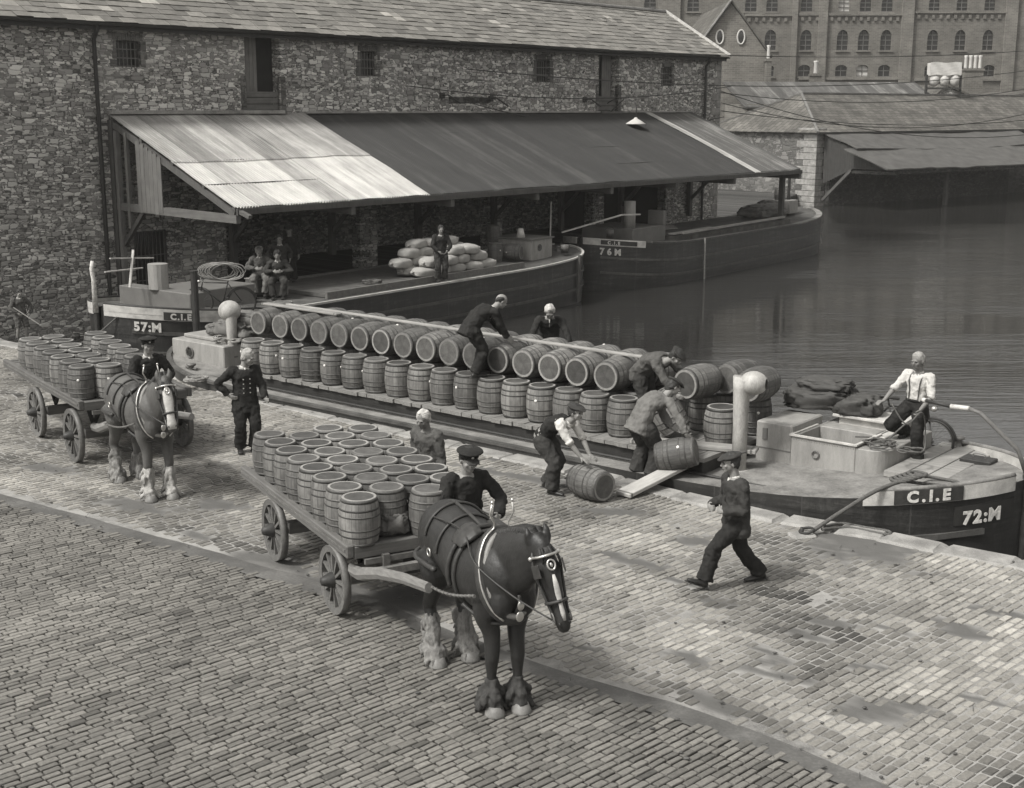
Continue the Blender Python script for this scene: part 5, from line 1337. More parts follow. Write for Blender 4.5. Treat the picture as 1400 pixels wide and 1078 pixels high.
# ================= bicycles
def make_bike(label, loc, rz, lean=0):
    b = thing('bicycle', loc, rz, label, 'bicycle', 'bicycles on the barges'); b.rotation_euler = (lean, 0, rz)
    r = .34; wb = .53
    for sx_ in (-wb, wb):
        ring = [(sx_+r*math.cos(2*math.pi*k/36), 0, r+r*math.sin(2*math.pi*k/36)) for k in range(36)]
        mb = MB(); mb.tube(ring, .018, 8, closed=True); wh = mb.build('wheel', M['iron'], b, smooth=True)
        mb = MB(); ring = [(sx_+(r-.025)*math.cos(2*math.pi*k/36), 0, r+(r-.025)*math.sin(2*math.pi*k/36)) for k in range(36)]; mb.tube(ring, .008, 6, closed=True)
        for k in range(20):
            a = 2*math.pi*k/20; mb.tube([(sx_+.02*math.cos(a+1), .02*(-1)**k, r+.02*math.sin(a+1)), (sx_+(r-.03)*math.cos(a), 0, r+(r-.03)*math.sin(a))], .0022, 4)
        mb.tube([(sx_, -.035, r), (sx_, .035, r)], .022, 8); mb.build('spokes', M['iron_light'], wh)
        mb = MB(); mb.tube([(sx_+(r+.03)*math.cos(R(a)), 0, r+(r+.03)*math.sin(R(a))) for a in (range(20, 171, 10) if sx_ < 0 else range(10, 141, 10))], (.025, .008), 6, asp=True, ref=(0,1,0)); mb.build('mudguard', M['black_paint'], b, smooth=True)
    hd = (wb-.13, 0, .88); bb = (-.05, 0, .28); st = (-.2, 0, .82)
    mb = MB()
    for p, q in ((bb, st), (st, (wb-.15, 0, .84)), (bb, (wb-.1, 0, .72)), (st, (-wb, 0, r)), (bb, (-wb, 0, r)), ((wb-.13, 0, .92), (wb-.06, 0, .62)), ((wb-.06, 0, .62), (wb, 0, r)), (st, (-.23, 0, .93))): mb.tube([p, q], .015, 8)
    mb.build('frame', M['black_paint'], b, smooth=True)
    mb = MB(); mb.tube([(wb-.14, -.27, .93), (wb-.1, -.18, 1.0), (wb-.13, 0, .96), (wb-.1, .18, 1.0), (wb-.14, .27, .93), (wb-.25, .29, .9)], .012, 8); mb.tube([(wb-.14, -.27, .93), (wb-.25, -.29, .9)], .016, 8); mb.build('handlebar', M['iron_light'], b, smooth=True)
    mb = MB(); mb.ell((wb-.02, 0, .86), (.05, .045, .045), 10, 8); mb.build('headlamp', M['brass'], b, smooth=True)
    mb = MB(); mb.tube([(-.38, 0, .95), (-.28, 0, .965), (-.15, 0, .955), (-.05, 0, .95)], [(.09, .03), (.1, .035), (.045, .03), (.02, .02)], 12, asp=True, ref=(0,0,1)); mb.build('saddle', M['leather'], b, smooth=True)
    mb = MB(); mb.tube([(bb[0], .04, bb[2]), (bb[0], -.04, bb[2])], .085, 16); mb.tube([(bb[0], .06, bb[2]), (bb[0]+.1, .06, bb[2]-.13)], .012, 6); mb.tube([(bb[0], -.06, bb[2]), (bb[0]-.1, -.06, bb[2]+.13)], .012, 6); mb.box((bb[0]+.1, .1, bb[2]-.13), (.08, .09, .02)); mb.box((bb[0]-.1, -.1, bb[2]+.13), (.08, .09, .02)); mb.build('pedals', M['iron'], b)
    return b
pb_ = C.to(275, 433, .5)
make_bike('dark bicycle leaning on the stern cabin of barge 57M, front wheel to the left', G(303, 431, .46), R(183), R(-6))
p = A.to(1195, 602, .3); make_bike('dark bicycle lying against the rail behind the stern cabin of barge 72M', A.w((p.x+.45, 1.30, .10)), f72.a+R(4), R(-8))
# wire hoops / hose rings hung on the first bicycle
mb = MB(); c = C.w((C.to(312, 372, 1.6).x, C.to(312, 372, 1.6).y, 1.6)); rd = random.Random(2)
for k in range(9):
    a0 = rd.uniform(-.3, .3); mb.tube([(.42*math.cos(2*math.pi*j/28)*(1+.05*k/9)+rd.uniform(-.01, .01)-.04*k, .1*math.sin(a0)+.02*k, .2*math.sin(2*math.pi*j/28)+.02*k*a0+.12*a0*math.cos(2*math.pi*j/28)) for j in range(28)], .013, 6, closed=True)
o = mb.build('hose_coil', M['rope_light'], smooth=True); o.location = c; o.rotation_euler.z = R(10); tag(o, 'large loose coil of hose resting over the bicycle on barge 57M', 'hose')

# ================= carts
M['shaft_wood'] = wood('shaft_wood', .16, .5, 1)
def cart(label, FL, RL, width, rw, hlat, nspoke=12, zb=.87):
    d = (FL-RL); d.z = 0; L = d.length; d.normalize(); rt = Vector((-d.y, d.x, 0))   # rt points to image right / away
    rt = Vector((d.y, -d.x, 0))*-1
    rz = math.atan2(-d.x, d.y); c = FL-d*(L/2)+rt*(width/2); c.z = 0
    # local: +y forward ; local +x = right of travel = (d.y,-d.x) ; bed centre at origin
    t_ = thing('horse_dray', c, rz, label, 'cart', 'horse drays on the quay')
    hw = width/2; hl = L/2
    mb = MB(); y = -hl
    rnd_ = random.Random(6)
    while y < hl-.01:
        w_ = min(rnd_.uniform(.17, .22), hl-y); mb.b2(-hw+.09, hw-.09, y, y+w_-.01, zb-.05, zb+rnd_.uniform(-.003, .004)); y += w_
    mb.build('bed', M['cart_wood'], t_)
    for s_ in (-1, 1):
        mb = MB(); mb.b2(s_*(hw-.088), s_*hw, -hl-.05, hl+.04, zb-.10, zb+.045); mb.build('side_rail', M['cart_wood_y'], t_, bevel=.012)
        mb = MB(); mb.b2(s_*(hw-.02), s_*(hw+.012), -hl, hl, zb-.03, zb-.005); mb.build('rail_iron', M['iron_light'], t_)
        mb = MB(); mb.b2(s_*(hw-.5), s_*(hw-.42), -hl+.1, hl-.1, zb-.2, zb-.053); mb.build('chassis_beam', M['cart_wood_y'], t_)
    for s_, z_ in ((1, 0), (-1, 0)):
        mb = MB(); mb.b2(-hw+.09, hw-.09, s_*hl-.04 if s_ > 0 else -hl-.04, s_*hl+.04 if s_ > 0 else -hl+.03, zb-.12, zb+.02); mb.build('end_board', M['cart_wood'], t_, bevel=.01)
    mb = MB(); mb.beam((-hw+.2, hl+.05, zb-.16), (hw-.2, hl+.05, zb-.16), .05, .06); mb.b2(-.5, -.42, hl+.02, hl+.1, zb-.25, zb-.1); mb.b2(.42, .5, hl+.02, hl+.1, zb-.25, zb-.1); mb.build('front_bar', M['iron_light'], t_)
    yf, yr = hl-.42, hl-2.45
    for yy, nm_ in ((yf, 'front'), (yr, 'rear')):
        mb = MB(); mb.b2(-hw+.2, hw-.2, yy-.07, yy+.07, rw-.07, rw+.07); mb.build('axle', M['cart_wood'], t_)
        for s_ in (-1, 1):
            mb = MB()
            for k in range(3): mb.tube([(s_*(hw-.36), yy-.4+.04*k, zb-.12), (s_*(hw-.36), yy, rw+.09+.02*k), (s_*(hw-.36), yy+.4-.04*k, zb-.12)], (.03, .01), 6, asp=True, ref=(0,0,1))
            mb.build('leaf_spring', M['iron'], t_)
    mb = MB(); mb.tube([(0, yf, rw+.15), (0, yf, zb-.2)], .36, 20); mb.b2(-.3, .3, yf-.35, yf+.35, rw+.05, rw+.12); mb.build('turntable', M['iron'], t_)
    for yy in (yf, yr):
        for s_ in (-1, 1):
            xw = s_*(hw-.03); T = Matrix.Translation((xw, yy, rw)) @ Matrix.Rotation(R(90), 4, 'Y')
            mb = MB(); n = 32
            mb.lathe([(rw-.075, -.035), (rw-.005, -.04), (rw-.005, .04), (rw-.075, .035), (rw-.075, -.035)], n, M=T); wl = mb.build('wheel', M['cart_wood'], t_, smooth=False)
            mb = MB(); mb.lathe([(rw-.006, -.042), (rw, -.042), (rw, .042), (rw-.006, .042), (rw-.006, -.042)], n, M=T); mb.build('iron_tyre', M['iron_light'], wl, smooth=True)
            mb = MB()
            for k in range(nspoke):
                a = 2*math.pi*k/nspoke+.1; mb.beam(T @ Vector((.05*math.cos(a), .05*math.sin(a), 0)), T @ Vector(((rw-.06)*math.cos(a), (rw-.06)*math.sin(a), 0)), .032, .05, up=(1,0,0))
            mb.build('spokes', M['cart_wood'], wl)
            mb = MB(); mb.lathe([(.03, -.13), (.06, -.12), (.09, -.05), (.09, .05), (.06, .12), (.045, .16), (.02, .17)], 16, M=T); mb.build('hub', M['iron'], wl, smooth=True)
    # shafts
    for s_ in (-1, 1):
        mb = MB(); sc_ = width/2-hlat; pp, rr_ = sm([(sc_+s_*.42, yf+.25, .58), (sc_+s_*.43, hl+.15, .62), (sc_+s_*.43, hl+.7, .80), (sc_+s_*.43, hl+1.3, .94), (sc_+s_*.42, hl+1.85, 1.02)], [(.06, .07), (.065, .075), (.06, .068), (.055, .06), (.045, .055)], 1); mb.tube(pp, rr_, 8, asp=True); mb.build('shaft', M['shaft_wood'], t_)
    mb = MB(); mb.beam((sc_-.4, hl+.12, .6), (sc_+.4, hl+.12, .6), .08, .08); mb.beam((sc_-.4, yf+.27, .56), (sc_+.4, yf+.27, .56), .08, .1); mb.build('shaft_crossbar', M['shaft_wood'], t_)
    return t_, c, rz, d, rt, hl, hw, zb
FL = G(472, 748, .9); RL = G(330, 640, .9)
CART1 = cart('laden horse drawn dray in the foreground, its flat bed full of upright barrels', FL, RL, 1.80, .39, .54)
FL2 = G(106, 550, 1.05); RL2 = G(5, 493, 1.05)
_dd = (FL2-RL2).normalized(); _r2 = G(210, 684)-Vector((.57, -.82, 0)).normalized()*.47; _q = _r2-FL2; HL2 = -_q.x*_dd.y+_q.y*_dd.x; HL2 = -_q.x*_dd.y+_q.y*_dd.x+.42
CART2 = cart('laden horse drawn dray farther back at the left edge of the quay', FL2, RL2, 1.85, .43, HL2, zb=1.02)
AC = [[(222,155),(302,200),(355,250),(452,305),(530,372),(602,425),(702,490),(800,548)],[(440,162),(530,210),(612,262),(690,312),(778,370),(878,430),(965,490)],[(585,115),(683,160),(765,213),(858,268),(947,325),(1055,380),(1140,435),(1218,500)],[(797,115),(905,160),(992,205),(1090,262),(1183,315),(1270,370),(1322,424)]]
BC = [[(170,130),(207,155),(247,178),(303,203),(332,228),(387,257),(452,275)],[(290,113),(343,145),(382,168),(437,193),(475,222),(540,240),(592,272)],[(520,98),(552,122),(613,148),(660,175),(703,195),(728,220)]]
cn = ['leftmost', 'second', 'third', 'rightmost']; cn2 = ['leftmost', 'middle', 'right hand']
for cols, sc, off, z, s_, names, which, zb in ((AC, 4.667, (320, 560), 1.40, (.94, .875), cn, 'foreground dray', .87), (BC, 3.993, (0, 430), 1.55, (.93, .88), cn2, 'far left dray', 1.02)):
    for ci, col in enumerate(cols):
        P_ = [G(off[0]+x/sc, off[1]+y/sc, z) for x, y in col]
        # straighten each file of barrels with a least squares line
        n = len(P_); mt = (n-1)/2; mx = sum(p.x for p in P_)/n; my = sum(p.y for p in P_)/n
        den = sum((k-mt)**2 for k in range(n)); bx_ = sum((k-mt)*P_[k].x for k in range(n))/den; by_ = sum((k-mt)*P_[k].y for k in range(n))/den
        for k in range(n):
            q = Vector((mx+bx_*(k-mt), my+by_*(k-mt), zb+.004))
            barrel(q, label='upright barrel on the %s, %s file, %s from the back' % (which, names[ci], ORD[k]), group='barrels standing on the %s' % which, scale=(s_[0], s_[0], s_[1]))
# coat / nosebag bundle on dray 1
q = G(537, 722, .95); tarp('dark rumpled sack slumped between barrels at the front of the foreground dray', [((q.x, q.y, 1.02), (.17, .14, .13), 61, .3, .6), ((q.x-.03, q.y+.08, 1.2), (.09, .08, .16), 63, .3, .5)], M['tar_light'], 'nosebag', 'sack')
# ================= people
V = Vector
M['skin'] = simple('skin', .23, .12, 9, .6, .05); M['skin_tan'] = simple('weathered_skin', .165, .15, 9, .6, .08)
def cloth(name, v, var=.25, b=.5):
    t = NT(name); o = t.obj(); a = t.noise(t.mapping(o, (1, 1, .55)), 9, 4, .55); c = t.noise(o, 40, 3); f = t.math('ADD', t.math('MULTIPLY', a, .75), t.math('MULTIPLY', c, .25))
    return t.done(t.ramp(f, [(.3, v*(1-var)), (.7, v*(1+var))]), .88, t.bump(a, b, .05), spec=.15)
M['c_black'] = cloth('black_cloth', .022, .3); M['c_dark'] = cloth('dark_cloth', .04, .3); M['c_brown'] = cloth('worn_brown_cloth', .075, .3)
M['c_grey'] = cloth('grey_cloth', .13, .25); M['c_shirt'] = cloth('white_shirt_cloth', .5, .08, .6); M['c_shirt2'] = cloth('striped_shirt_cloth', .45, .12, .6)
M['hair_dark'] = simple('dark_hair', .03, .4, 30, .6, .4); M['hair_grey'] = simple('grey_hair', .3, .3, 30, .6, .5); M['hair_white'] = simple('white_hair', .40, .5, 22, .8, 1.0); M['hair_mid'] = simple('sandy_hair', .25, .55, 30, .6, .5)
M['shoe'] = simple('boot_leather', .03, .4, 14, .4, .1); M['eye'] = simple('eye', .02, 0, 5, .3, 0)
def ik(a, t, l1, l2, pole):
    d = t-a; L = d.length
    if L > (l1+l2)*.995: t = a+d*((l1+l2)*.995/L); d = t-a; L = d.length
    u = d.normalized(); x = (l1*l1-l2*l2+L*L)/(2*L); h = math.sqrt(max(l1*l1-x*x, 0)); p = V(pole); p = p-u*p.dot(u)
    if p.length < 1e-5: p = V((0,1,0))-u*u.y
    return a+u*x+p.normalized()*h, t
def person(label, loc, rz, P=None, O=None, h=1.0, group=None):
    P = P or {}; O = O or {}
    r = thing('person', loc, rz, label, 'person', group); r.scale = (h*1.08, h*1.07, h)
    hip = V(P.get('hip', (0, 0, .92))); up = V(P.get('lean', (0, .02, 1))).normalized()
    rt = V(P.get('right', (1, 0, 0))); rt = (rt-up*rt.dot(up)).normalized(); fw = up.cross(rt).normalized()
    hr = V(P.get('hipright', (1, 0, 0))).normalized(); hf = V((0,0,1)).cross(hr)
    cv = P.get('curve', 0)       # rounds the back
    pel = hip; neck = hip+up*.50
    mid = hip+up*.22-fw*cv*.08; ch = hip+up*.38-fw*cv*.05
    hd = V(P.get('look', (0, 1, 0))).normalized(); hu = V(P.get('headup', (0, 0, 1)))
    hrt = hd.cross(hu).normalized(); hu = hrt.cross(hd).normalized()
    nk2 = neck+(up*.5+hu*.5).normalized()*.09+hd*.015
    hc = nk2+hu*.095+hd*.03
    sh = {}; el = {}; wr = {}; kn = {}; an = {}; hpj = {}
    for s_, k in ((1, 'R'), (-1, 'L')):
        sh[k] = hip+up*.445+rt*(.175*s_)+fw*P.get('shfwd', 0)
        t_ = V(P.get('h'+k, (s_*.27, .05, .78))); el[k], wr[k] = ik(sh[k], t_, .29, .25, P.get('e'+k, (s_*.5, -1, -.1)))
        hpj[k] = hip+hr*(.09*s_)-V((0, 0, .03))
        t_ = V(P.get('f'+k, (s_*.1, 0, .085))); kn[k], an[k] = ik(hpj[k], t_, .425, .415, P.get('k'+k, (s_*.12, 1, 0)))
    # ---- body: one continuous skin
    mb = MB()
    mb.tube([pel-up*.08, pel, mid, ch, hip+up*.46, neck], [(.12,.09), (.15,.105), (.125,.095), (.155,.11), (.13,.09), (.06,.06)], 16, asp=True, ref=fw)
    mb.tube([neck-up*.03, nk2, nk2+hu*.04], [.058, .054, .056], 12)
    Mh = Matrix((hrt, hd, hu)).transposed().to_4x4(); Mh.translation = hc
    mb.ell((0, -.012, .03), (.077, .098, .092), 16, 12, M=Mh); mb.ell((0, .022, -.03), (.062, .075, .085), 14, 10, M=Mh)
    mb.ell((0, .062, -.085), (.034, .03, .024), 10, 6, M=Mh)
    mb.tube([Mh @ V((0, .085, .02)), Mh @ V((0, .108, -.022)), Mh @ V((0, .088, -.032))], [.011, .017, .012], 8)
    mb.ell((0, .082, .028), (.05, .018, .012), 10, 6, M=Mh); mb.ell((0, .088, -.056), (.024, .013, .010), 8, 5, M=Mh)
    for s_ in (1, -1): mb.ell((s_*.079, -.005, -.01), (.012, .02, .032), 8, 6, M=Mh); mb.ell((s_*.045, .07, -.022), (.018, .018, .02), 8, 6, M=Mh)
    for k, s_ in (('R', 1), ('L', -1)):
        a_, b_ = sm([sh[k]-rt*s_*.05, sh[k], sh[k].lerp(el[k], .4), el[k], el[k].lerp(wr[k], .35), wr[k]], [.05, .055, .047, .038, .038, .026], 3); mb.tube(a_, [q[0] for q in b_], 12)
        mb.tube([hpj[k], hpj[k].lerp(kn[k], .4), kn[k], kn[k].lerp(an[k], .35), an[k]], [.08, .075, .052, .052, .036], 12)
        # hand
        ad = (wr[k]-el[k]).normalized(); hdv = V(P.get('d'+k, ad)).normalized(); pn = V(P.get('n'+k, -rt*s_)); pn = (pn-hdv*pn.dot(hdv)).normalized(); sd = hdv.cross(pn).normalized()
        curl = P.get('c'+k, .35); palm = wr[k]+hdv*.045
        mb.tube([wr[k], wr[k]+hdv*.03, wr[k]+hdv*.085], [(.026,.018), (.038,.016), (.042,.014)], 12, asp=True, ref=pn)
        for q, (o_, ln) in enumerate(((-.031, .062), (-.011, .075), (.010, .078), (.030, .07))):
            b0 = wr[k]+hdv*.082+sd*o_; c1 = curl*(.8+.1*q); d1 = (hdv*math.cos(c1)+pn*math.sin(c1)); d2 = (hdv*math.cos(c1*2.2)+pn*math.sin(c1*2.2)); d3 = (hdv*math.cos(c1*3)+pn*math.sin(c1*3))
            a1 = b0+d1*ln*.45; a2 = a1+d2*ln*.32; a3 = a2+d3*ln*.25
            mb.tube([b0-hdv*.02, b0, a1, a2, a3], [.0095, .0095, .009, .0085, .007], 7)
        th = sd if (V((0,0,1)).dot(sd) > 0) == (s_ > 0 or True) else -sd
        b0 = wr[k]+hdv*.025+th*.03; mb.tube([b0, b0+(hdv*.6+th*.7).normalized()*.035, b0+(hdv*.8+th*.55+pn*.3).normalized()*.065], [.012, .011, .009], 8)
        tf = V(P.get('t'+k, hf)); tf = tf.normalized()
        mb.tube([an[k], an[k]-V((0,0,.045)), an[k]+tf*.12-V((0,0,.055))], [.036, .038, .03], 10)
    skin = M[O.get('skin', 'skin')]
    body = mb.build('body', skin, r, smooth=True)
    rm = body.modifiers.new('r', 'REMESH'); rm.mode = 'VOXEL'; rm.voxel_size = .0085; rm.use_smooth_shade = True
    for s_ in (1, -1):
        m2 = MB(); m2.ell((s_*.030, .086, .008), (.0125, .007, .006), 8, 6, M=Mh); m2.build('eye', M['eye'], r, smooth=True)
        m2 = MB(); m2.tube([Mh @ V((s_*.014, .099, .024)), Mh @ V((s_*.034, .096, .029)), Mh @ V((s_*.05, .084, .024))], .0045, 6); m2.build('eyebrow', M[O.get('hair', 'hair_dark')] if O.get('hair') != 'hair_white' else M['hair_grey'], r)
    m2 = MB(); m2.tube([Mh @ V((-.022, .096, -.058)), Mh @ V((0, .102, -.057)), Mh @ V((.022, .096, -.058))], .0032, 6); m2.build('mouth', M['leather'], r)
    # ---- hair, hat
    hm = M[O.get('hair', 'hair_dark')]
    if O.get('bald'):
        m2 = MB(); 
        for s_ in (1, -1): m2.ell((s_*.06, -.035, .02), (.03, .065, .055), 12, 8, M=Mh)
        m2.ell((0, -.075, .01), (.06, .038, .065), 12, 8, M=Mh); m2.build('hair', hm, r, smooth=True, remesh=.009)
    else:
        m2 = MB(); m2.ell((0, -.026, .045), (.09, .10, .094), 18, 12, M=Mh); m2.ell((0, -.065, -.015), (.074, .05, .08), 12, 8, M=Mh)
        for s_ in (1, -1): m2.ell((s_*.07, -.03, .01), (.022, .045, .06), 10, 8, M=Mh)
        rr = random.Random(len(label))
        for q in range(16 if not O.get('hat') else 0):
            a = rr.uniform(0, 6.28); t_ = rr.uniform(.1, 1.1); m2.ell((.06*math.cos(a)*math.sin(t_), -.02+.075*math.sin(a)*math.sin(t_), .055+.07*math.cos(t_)), (.03, .04, .024), 8, 5, M=Mh)
        m2.build('hair', hm, r, smooth=True, remesh=.007)
    if O.get('hat') == 'flat':
        m2 = MB(); m2.ell((0, -.01, .085), (.112, .135, .034), 18, 8, M=Mh, rot=Matrix.Rotation(R(-8), 4, 'X')); m2.ell((0, -.012, .065), (.09, .106, .04), 18, 8, M=Mh)
        m2.ell((0, .10, .062), (.065, .055, .011), 14, 6, M=Mh, rot=Matrix.Rotation(R(-14), 4, 'X')); m2.build('flat_cap', M[O.get('hatm', 'c_dark')], r, smooth=True, remesh=.009)
    if O.get('hat') == 'peak':
        m2 = MB(); m2.tube([Mh @ V((0, -.01, .045)), Mh @ V((0, -.008, .085))], .095, 20); m2.build('cap_band', M['c_black'], r, smooth=True)
        m2 = MB(); m2.ell((0, 0, .108), (.128, .14, .028), 20, 8, M=Mh, rot=Matrix.Rotation(R(7), 4, 'X')); m2.build('cap_crown', M['c_black'], r, smooth=True)
        m2 = MB(); m2.ell((0, .105, .042), (.068, .05, .008), 14, 6, M=Mh, rot=Matrix.Rotation(R(-26), 4, 'X')); m2.build('cap_peak', M['leather'], r, smooth=True)
        m2 = MB(); m2.ell((0, .093, .075), (.014, .008, .014), 8, 6, M=Mh); m2.build('cap_badge', M['brass'], r, smooth=True)
    # ---- trousers
    m2 = MB(); tz = O.get('trouser', 'c_dark'); w_ = O.get('leg', 1.0)
    m2.tube([pel+up*.10, pel+up*.02, pel-V((0,0,.09))], [(.138,.108), (.165,.125), (.14,.11)], 16, asp=True, ref=fw)
    for k, s_ in (('R', 1), ('L', -1)):
        cuff = kn[k].lerp(an[k], O.get('cuff', .97))
        a_, b_ = sm([hpj[k]+V((0,0,.03)), hpj[k].lerp(kn[k], .3), hpj[k].lerp(kn[k], .7), kn[k], kn[k].lerp(cuff, .35), kn[k].lerp(cuff, .8), cuff], [.1, .112*w_, .096*w_, .088*w_, .088*w_, .090*w_, .098*w_], 3); m2.tube(a_, [q[0] for q in b_], 14)
    m2.build('trousers', M[tz], r, smooth=True, remesh=.014)
    for k, s_ in (('R', 1), ('L', -1)):
        tf = V(P.get('t'+k, hf)).normalized(); a0 = an[k]; dn = V(P.get('dn'+k, (0,0,-1)))
        m2 = MB(); m2.tube([a0-dn*.05, a0+dn*.03], [.05, .052], 12); m2.tube([a0+dn*.045-tf*.06, a0+dn*.04+tf*.02, a0+dn*.048+tf*.12, a0+dn*.056+tf*.2], [(.036,.036), (.043,.04), (.046,.032), (.033,.022)], 12, asp=True)
        m2.build('boot', M['shoe'], r, smooth=True, remesh=.01)
        m2 = MB(); m2.tube([a0+dn*.078-tf*.088, a0+dn*.078+tf*.0, a0+dn*.078+tf*.12, a0+dn*.078+tf*.215], [(.036,.008), (.038,.008), (.047,.008), (.028,.008)], 12, asp=True); m2.build('sole', M['leather'], r)
    # ---- shirt and upper garments
    def sleeves(m2, end, k0=1.0, kk=('R', 'L'), puff=0):
        for k in kk:
            s_ = 1 if k == 'R' else -1
            pts = [sh[k]-rt*s_*.07-up*.005, sh[k]+rt*s_*.005, sh[k].lerp(el[k], .35), el[k]]; rad = [.075, .076+puff, .07+puff, .06+puff]
            if end > 1: e2 = el[k].lerp(wr[k], end-1); pts += [el[k].lerp(e2, .5), e2]; rad += [.06, .056]
            else: pts = pts[:3]+[sh[k].lerp(el[k], end)]; rad[3] = .064+puff
            a_, b_ = sm(pts, [x*k0 for x in rad], 3); m2.tube(a_, [q[0] for q in b_], 14)
    shm = O.get('shirt')
    if shm:
        m2 = MB(); m2.tube([pel+up*.06, mid, ch, hip+up*.455, neck-up*.01], [(.148,.115), (.15,.112), (.178,.128), (.15,.105), (.07,.07)], 18, asp=True, ref=fw); sleeves(m2, O.get('sleeve', 1.0), .88, puff=0)
        m2.build('shirt', M[shm], r, smooth=True, remesh=.012)
        if O.get('sleeve', 1.0) < 1.6:
            for k in 'RL':
                e_ = O.get('sleeve', 1.0); c_ = sh[k].lerp(el[k], e_) if e_ <= 1 else el[k].lerp(wr[k], e_-1); d_ = ((el[k]-sh[k]) if e_ <= 1 else (wr[k]-el[k])).normalized()
                m2 = MB(); m2.tube([c_-d_*.05, c_], [.06, .062], 12); m2.build('rolled_cuff', M[shm], r, smooth=True)
    if O.get('vest'):
        m2 = MB(); m2.tube([pel-up*.02, pel+up*.08, mid, ch, hip+up*.44], [(.166,.132), (.155,.122), (.155,.12), (.178,.132), (.142,.11)], 18, asp=True, ref=fw); m2.build('waistcoat', M[O['vest']], r, smooth=True, remesh=.013)
    jk = O.get('jacket')
    if jk:
        ln = O.get('jlen', .2); fl = O.get('flare', 1.0); m2 = MB()
        dn = -up*.6-V((0,0,.4)) if not O.get('sit') else -up*.5+hf*.3
        if O.get('sit'): ln = min(ln, .14)
        m2.tube([pel+dn*ln, pel, mid, ch, hip+up*.455, neck-up*.015], [(.205*fl,.16*fl), (.188,.146), (.175,.135), (.195,.142), (.168,.118), (.075,.075)], 20, asp=True, ref=fw)
        sleeves(m2, 1.92); m2.build('jacket', M[jk], r, smooth=True, remesh=.013)
        if O.get('coattail'):
            m2 = MB(); a_ = pel; 
            for k in 'RL': m2.tube([pel, hpj[k].lerp(kn[k], .4), hpj[k].lerp(kn[k], .95)], [.16, .13, .13], 14)
            m2.build('coat_skirt', M[jk], r, smooth=True, remesh=.016)
        if O.get('lapel', 1):
            for s_ in (1, -1):
                m2 = MB(); b_ = neck-up*.03; pts = [b_+rt*s_*.05+fw*.045, b_+rt*s_*.062-up*.08+fw*.085, b_+rt*s_*.03-up*.19+fw*.118, b_-up*.26+fw*.128]
                m2.tube(pts, [(.02,.008), (.03,.008), (.024,.008), (.006,.006)], 8, asp=True, ref=rt); m2.build('lapel', M[jk], r, smooth=True)
        if O.get('buttons'):
            for q in range(4):
                for s_ in (1, -1):
                    c_ = hip+up*(.1+.075*q)+rt*s_*.05+fw*(.142 if q != 1 else .135)
                    m2 = MB(); m2.ell(c_, (.011, .011, .011), 8, 6); m2.build('button', M['brass'], r)
    if O.get('collar', 1) and (jk or shm):
        m2 = MB(); b_ = neck-up*.005
        m2.tube([b_-up*.01, b_+up*.028], [(.064,.064), (.059,.059)], 14, asp=True, ref=fw)
        if jk: m2.tube([b_-up*.14+fw*.112, b_-up*.07+fw*.088, b_-up*.0+fw*.06], [(.004,.008), (.02,.01), (.03,.012)], 8, asp=True, ref=rt)
        m2.build('shirt_collar', M[O.get('cshirt', 'c_shirt')], r, smooth=True)
    if O.get('tie'):
        m2 = MB(); b_ = neck; m2.tube([b_-up*.005+fw*.072, b_-up*.03+fw*.085, b_-up*.12+fw*.123, b_-up*.2+fw*.138], [(.016,.01), (.011,.008), (.02,.006), (.02,.006)], 8, asp=True, ref=rt); m2.build('tie', M['c_black'], r, smooth=True)
    if O.get('braces'):
        m2 = MB()
        for s_ in (1, -1): m2.tube([pel+up*.08+rt*s_*.07+fw*.12, mid+rt*s_*.07+fw*.115, ch+rt*s_*.085+fw*.128, hip+up*.455+rt*s_*.09+fw*.08, hip+up*.49+rt*s_*.09, ch+rt*s_*.06-fw*.13, pel+up*.08+rt*s_*.03-fw*.12], .0085, 6)
        m2.build('braces', M['c_brown'], r)
        m2 = MB(); m2.tube([pel+up*.055, pel+up*.09], [(.158,.126), (.156,.124)], 20, asp=True, ref=fw); m2.build('waistband', M['c_black'], r, smooth=True)
    r['_wr'] = 0; del r['_wr']
    return r, wr, hc
def face(dx, dy): return math.atan2(-dx, dy)       # rz for a person facing (dx,dy)
# officer, hands on hips, turned to the right
person('man in dark double breasted uniform, hand on hip, behind the foreground dray', G(338, 618), face(.45, -.9),
  dict(hR=(.25, .02, .98), eR=(1, -.25, .1), dR=(-.5, .6, -.3), hL=(-.25, .22, .90), eL=(-.6, -1, 0), dL=(-.3, 1, 0), fR=(.10, -.02, .085), fL=(-.1, .05, .085), look=(-.62, .75, -.32), lean=(0, .01, 1), tR=(.2, 1, 0), tL=(-.25, 1, 0)),
  dict(jacket='c_black', trouser='c_black', jlen=.24, tie=1, buttons=1, hair='hair_grey', flare=1.06), 1.0)
# walking man
person('man in a dark suit and flat cap striding left across the cobbles', G(1003, 800), face(-.86, -.25),
  dict(hip=(0, 0, .87), lean=(0, .06, 1), fR=(.05, -.36, .10), kR=(0, 1, 0), fL=(-.07, .40, .13), kL=(0, 1, .1), tL=(0, 1, .45), dnL=(0, .42, -.9), tR=(0, 1, -.1), hR=(.16, .27, .98), eR=(.5, -1, -.3), hL=(-.15, .25, 1.0), eL=(-.6, -1, -.3), dR=(-1, .2, 0), dL=(1, .2, 0), cR=.9, cL=.9, look=(.1, 1, -.12)),
  dict(jacket='c_dark', trouser='c_black', jlen=.22, hat='flat', hatm='c_dark', hair='hair_dark'), .97)
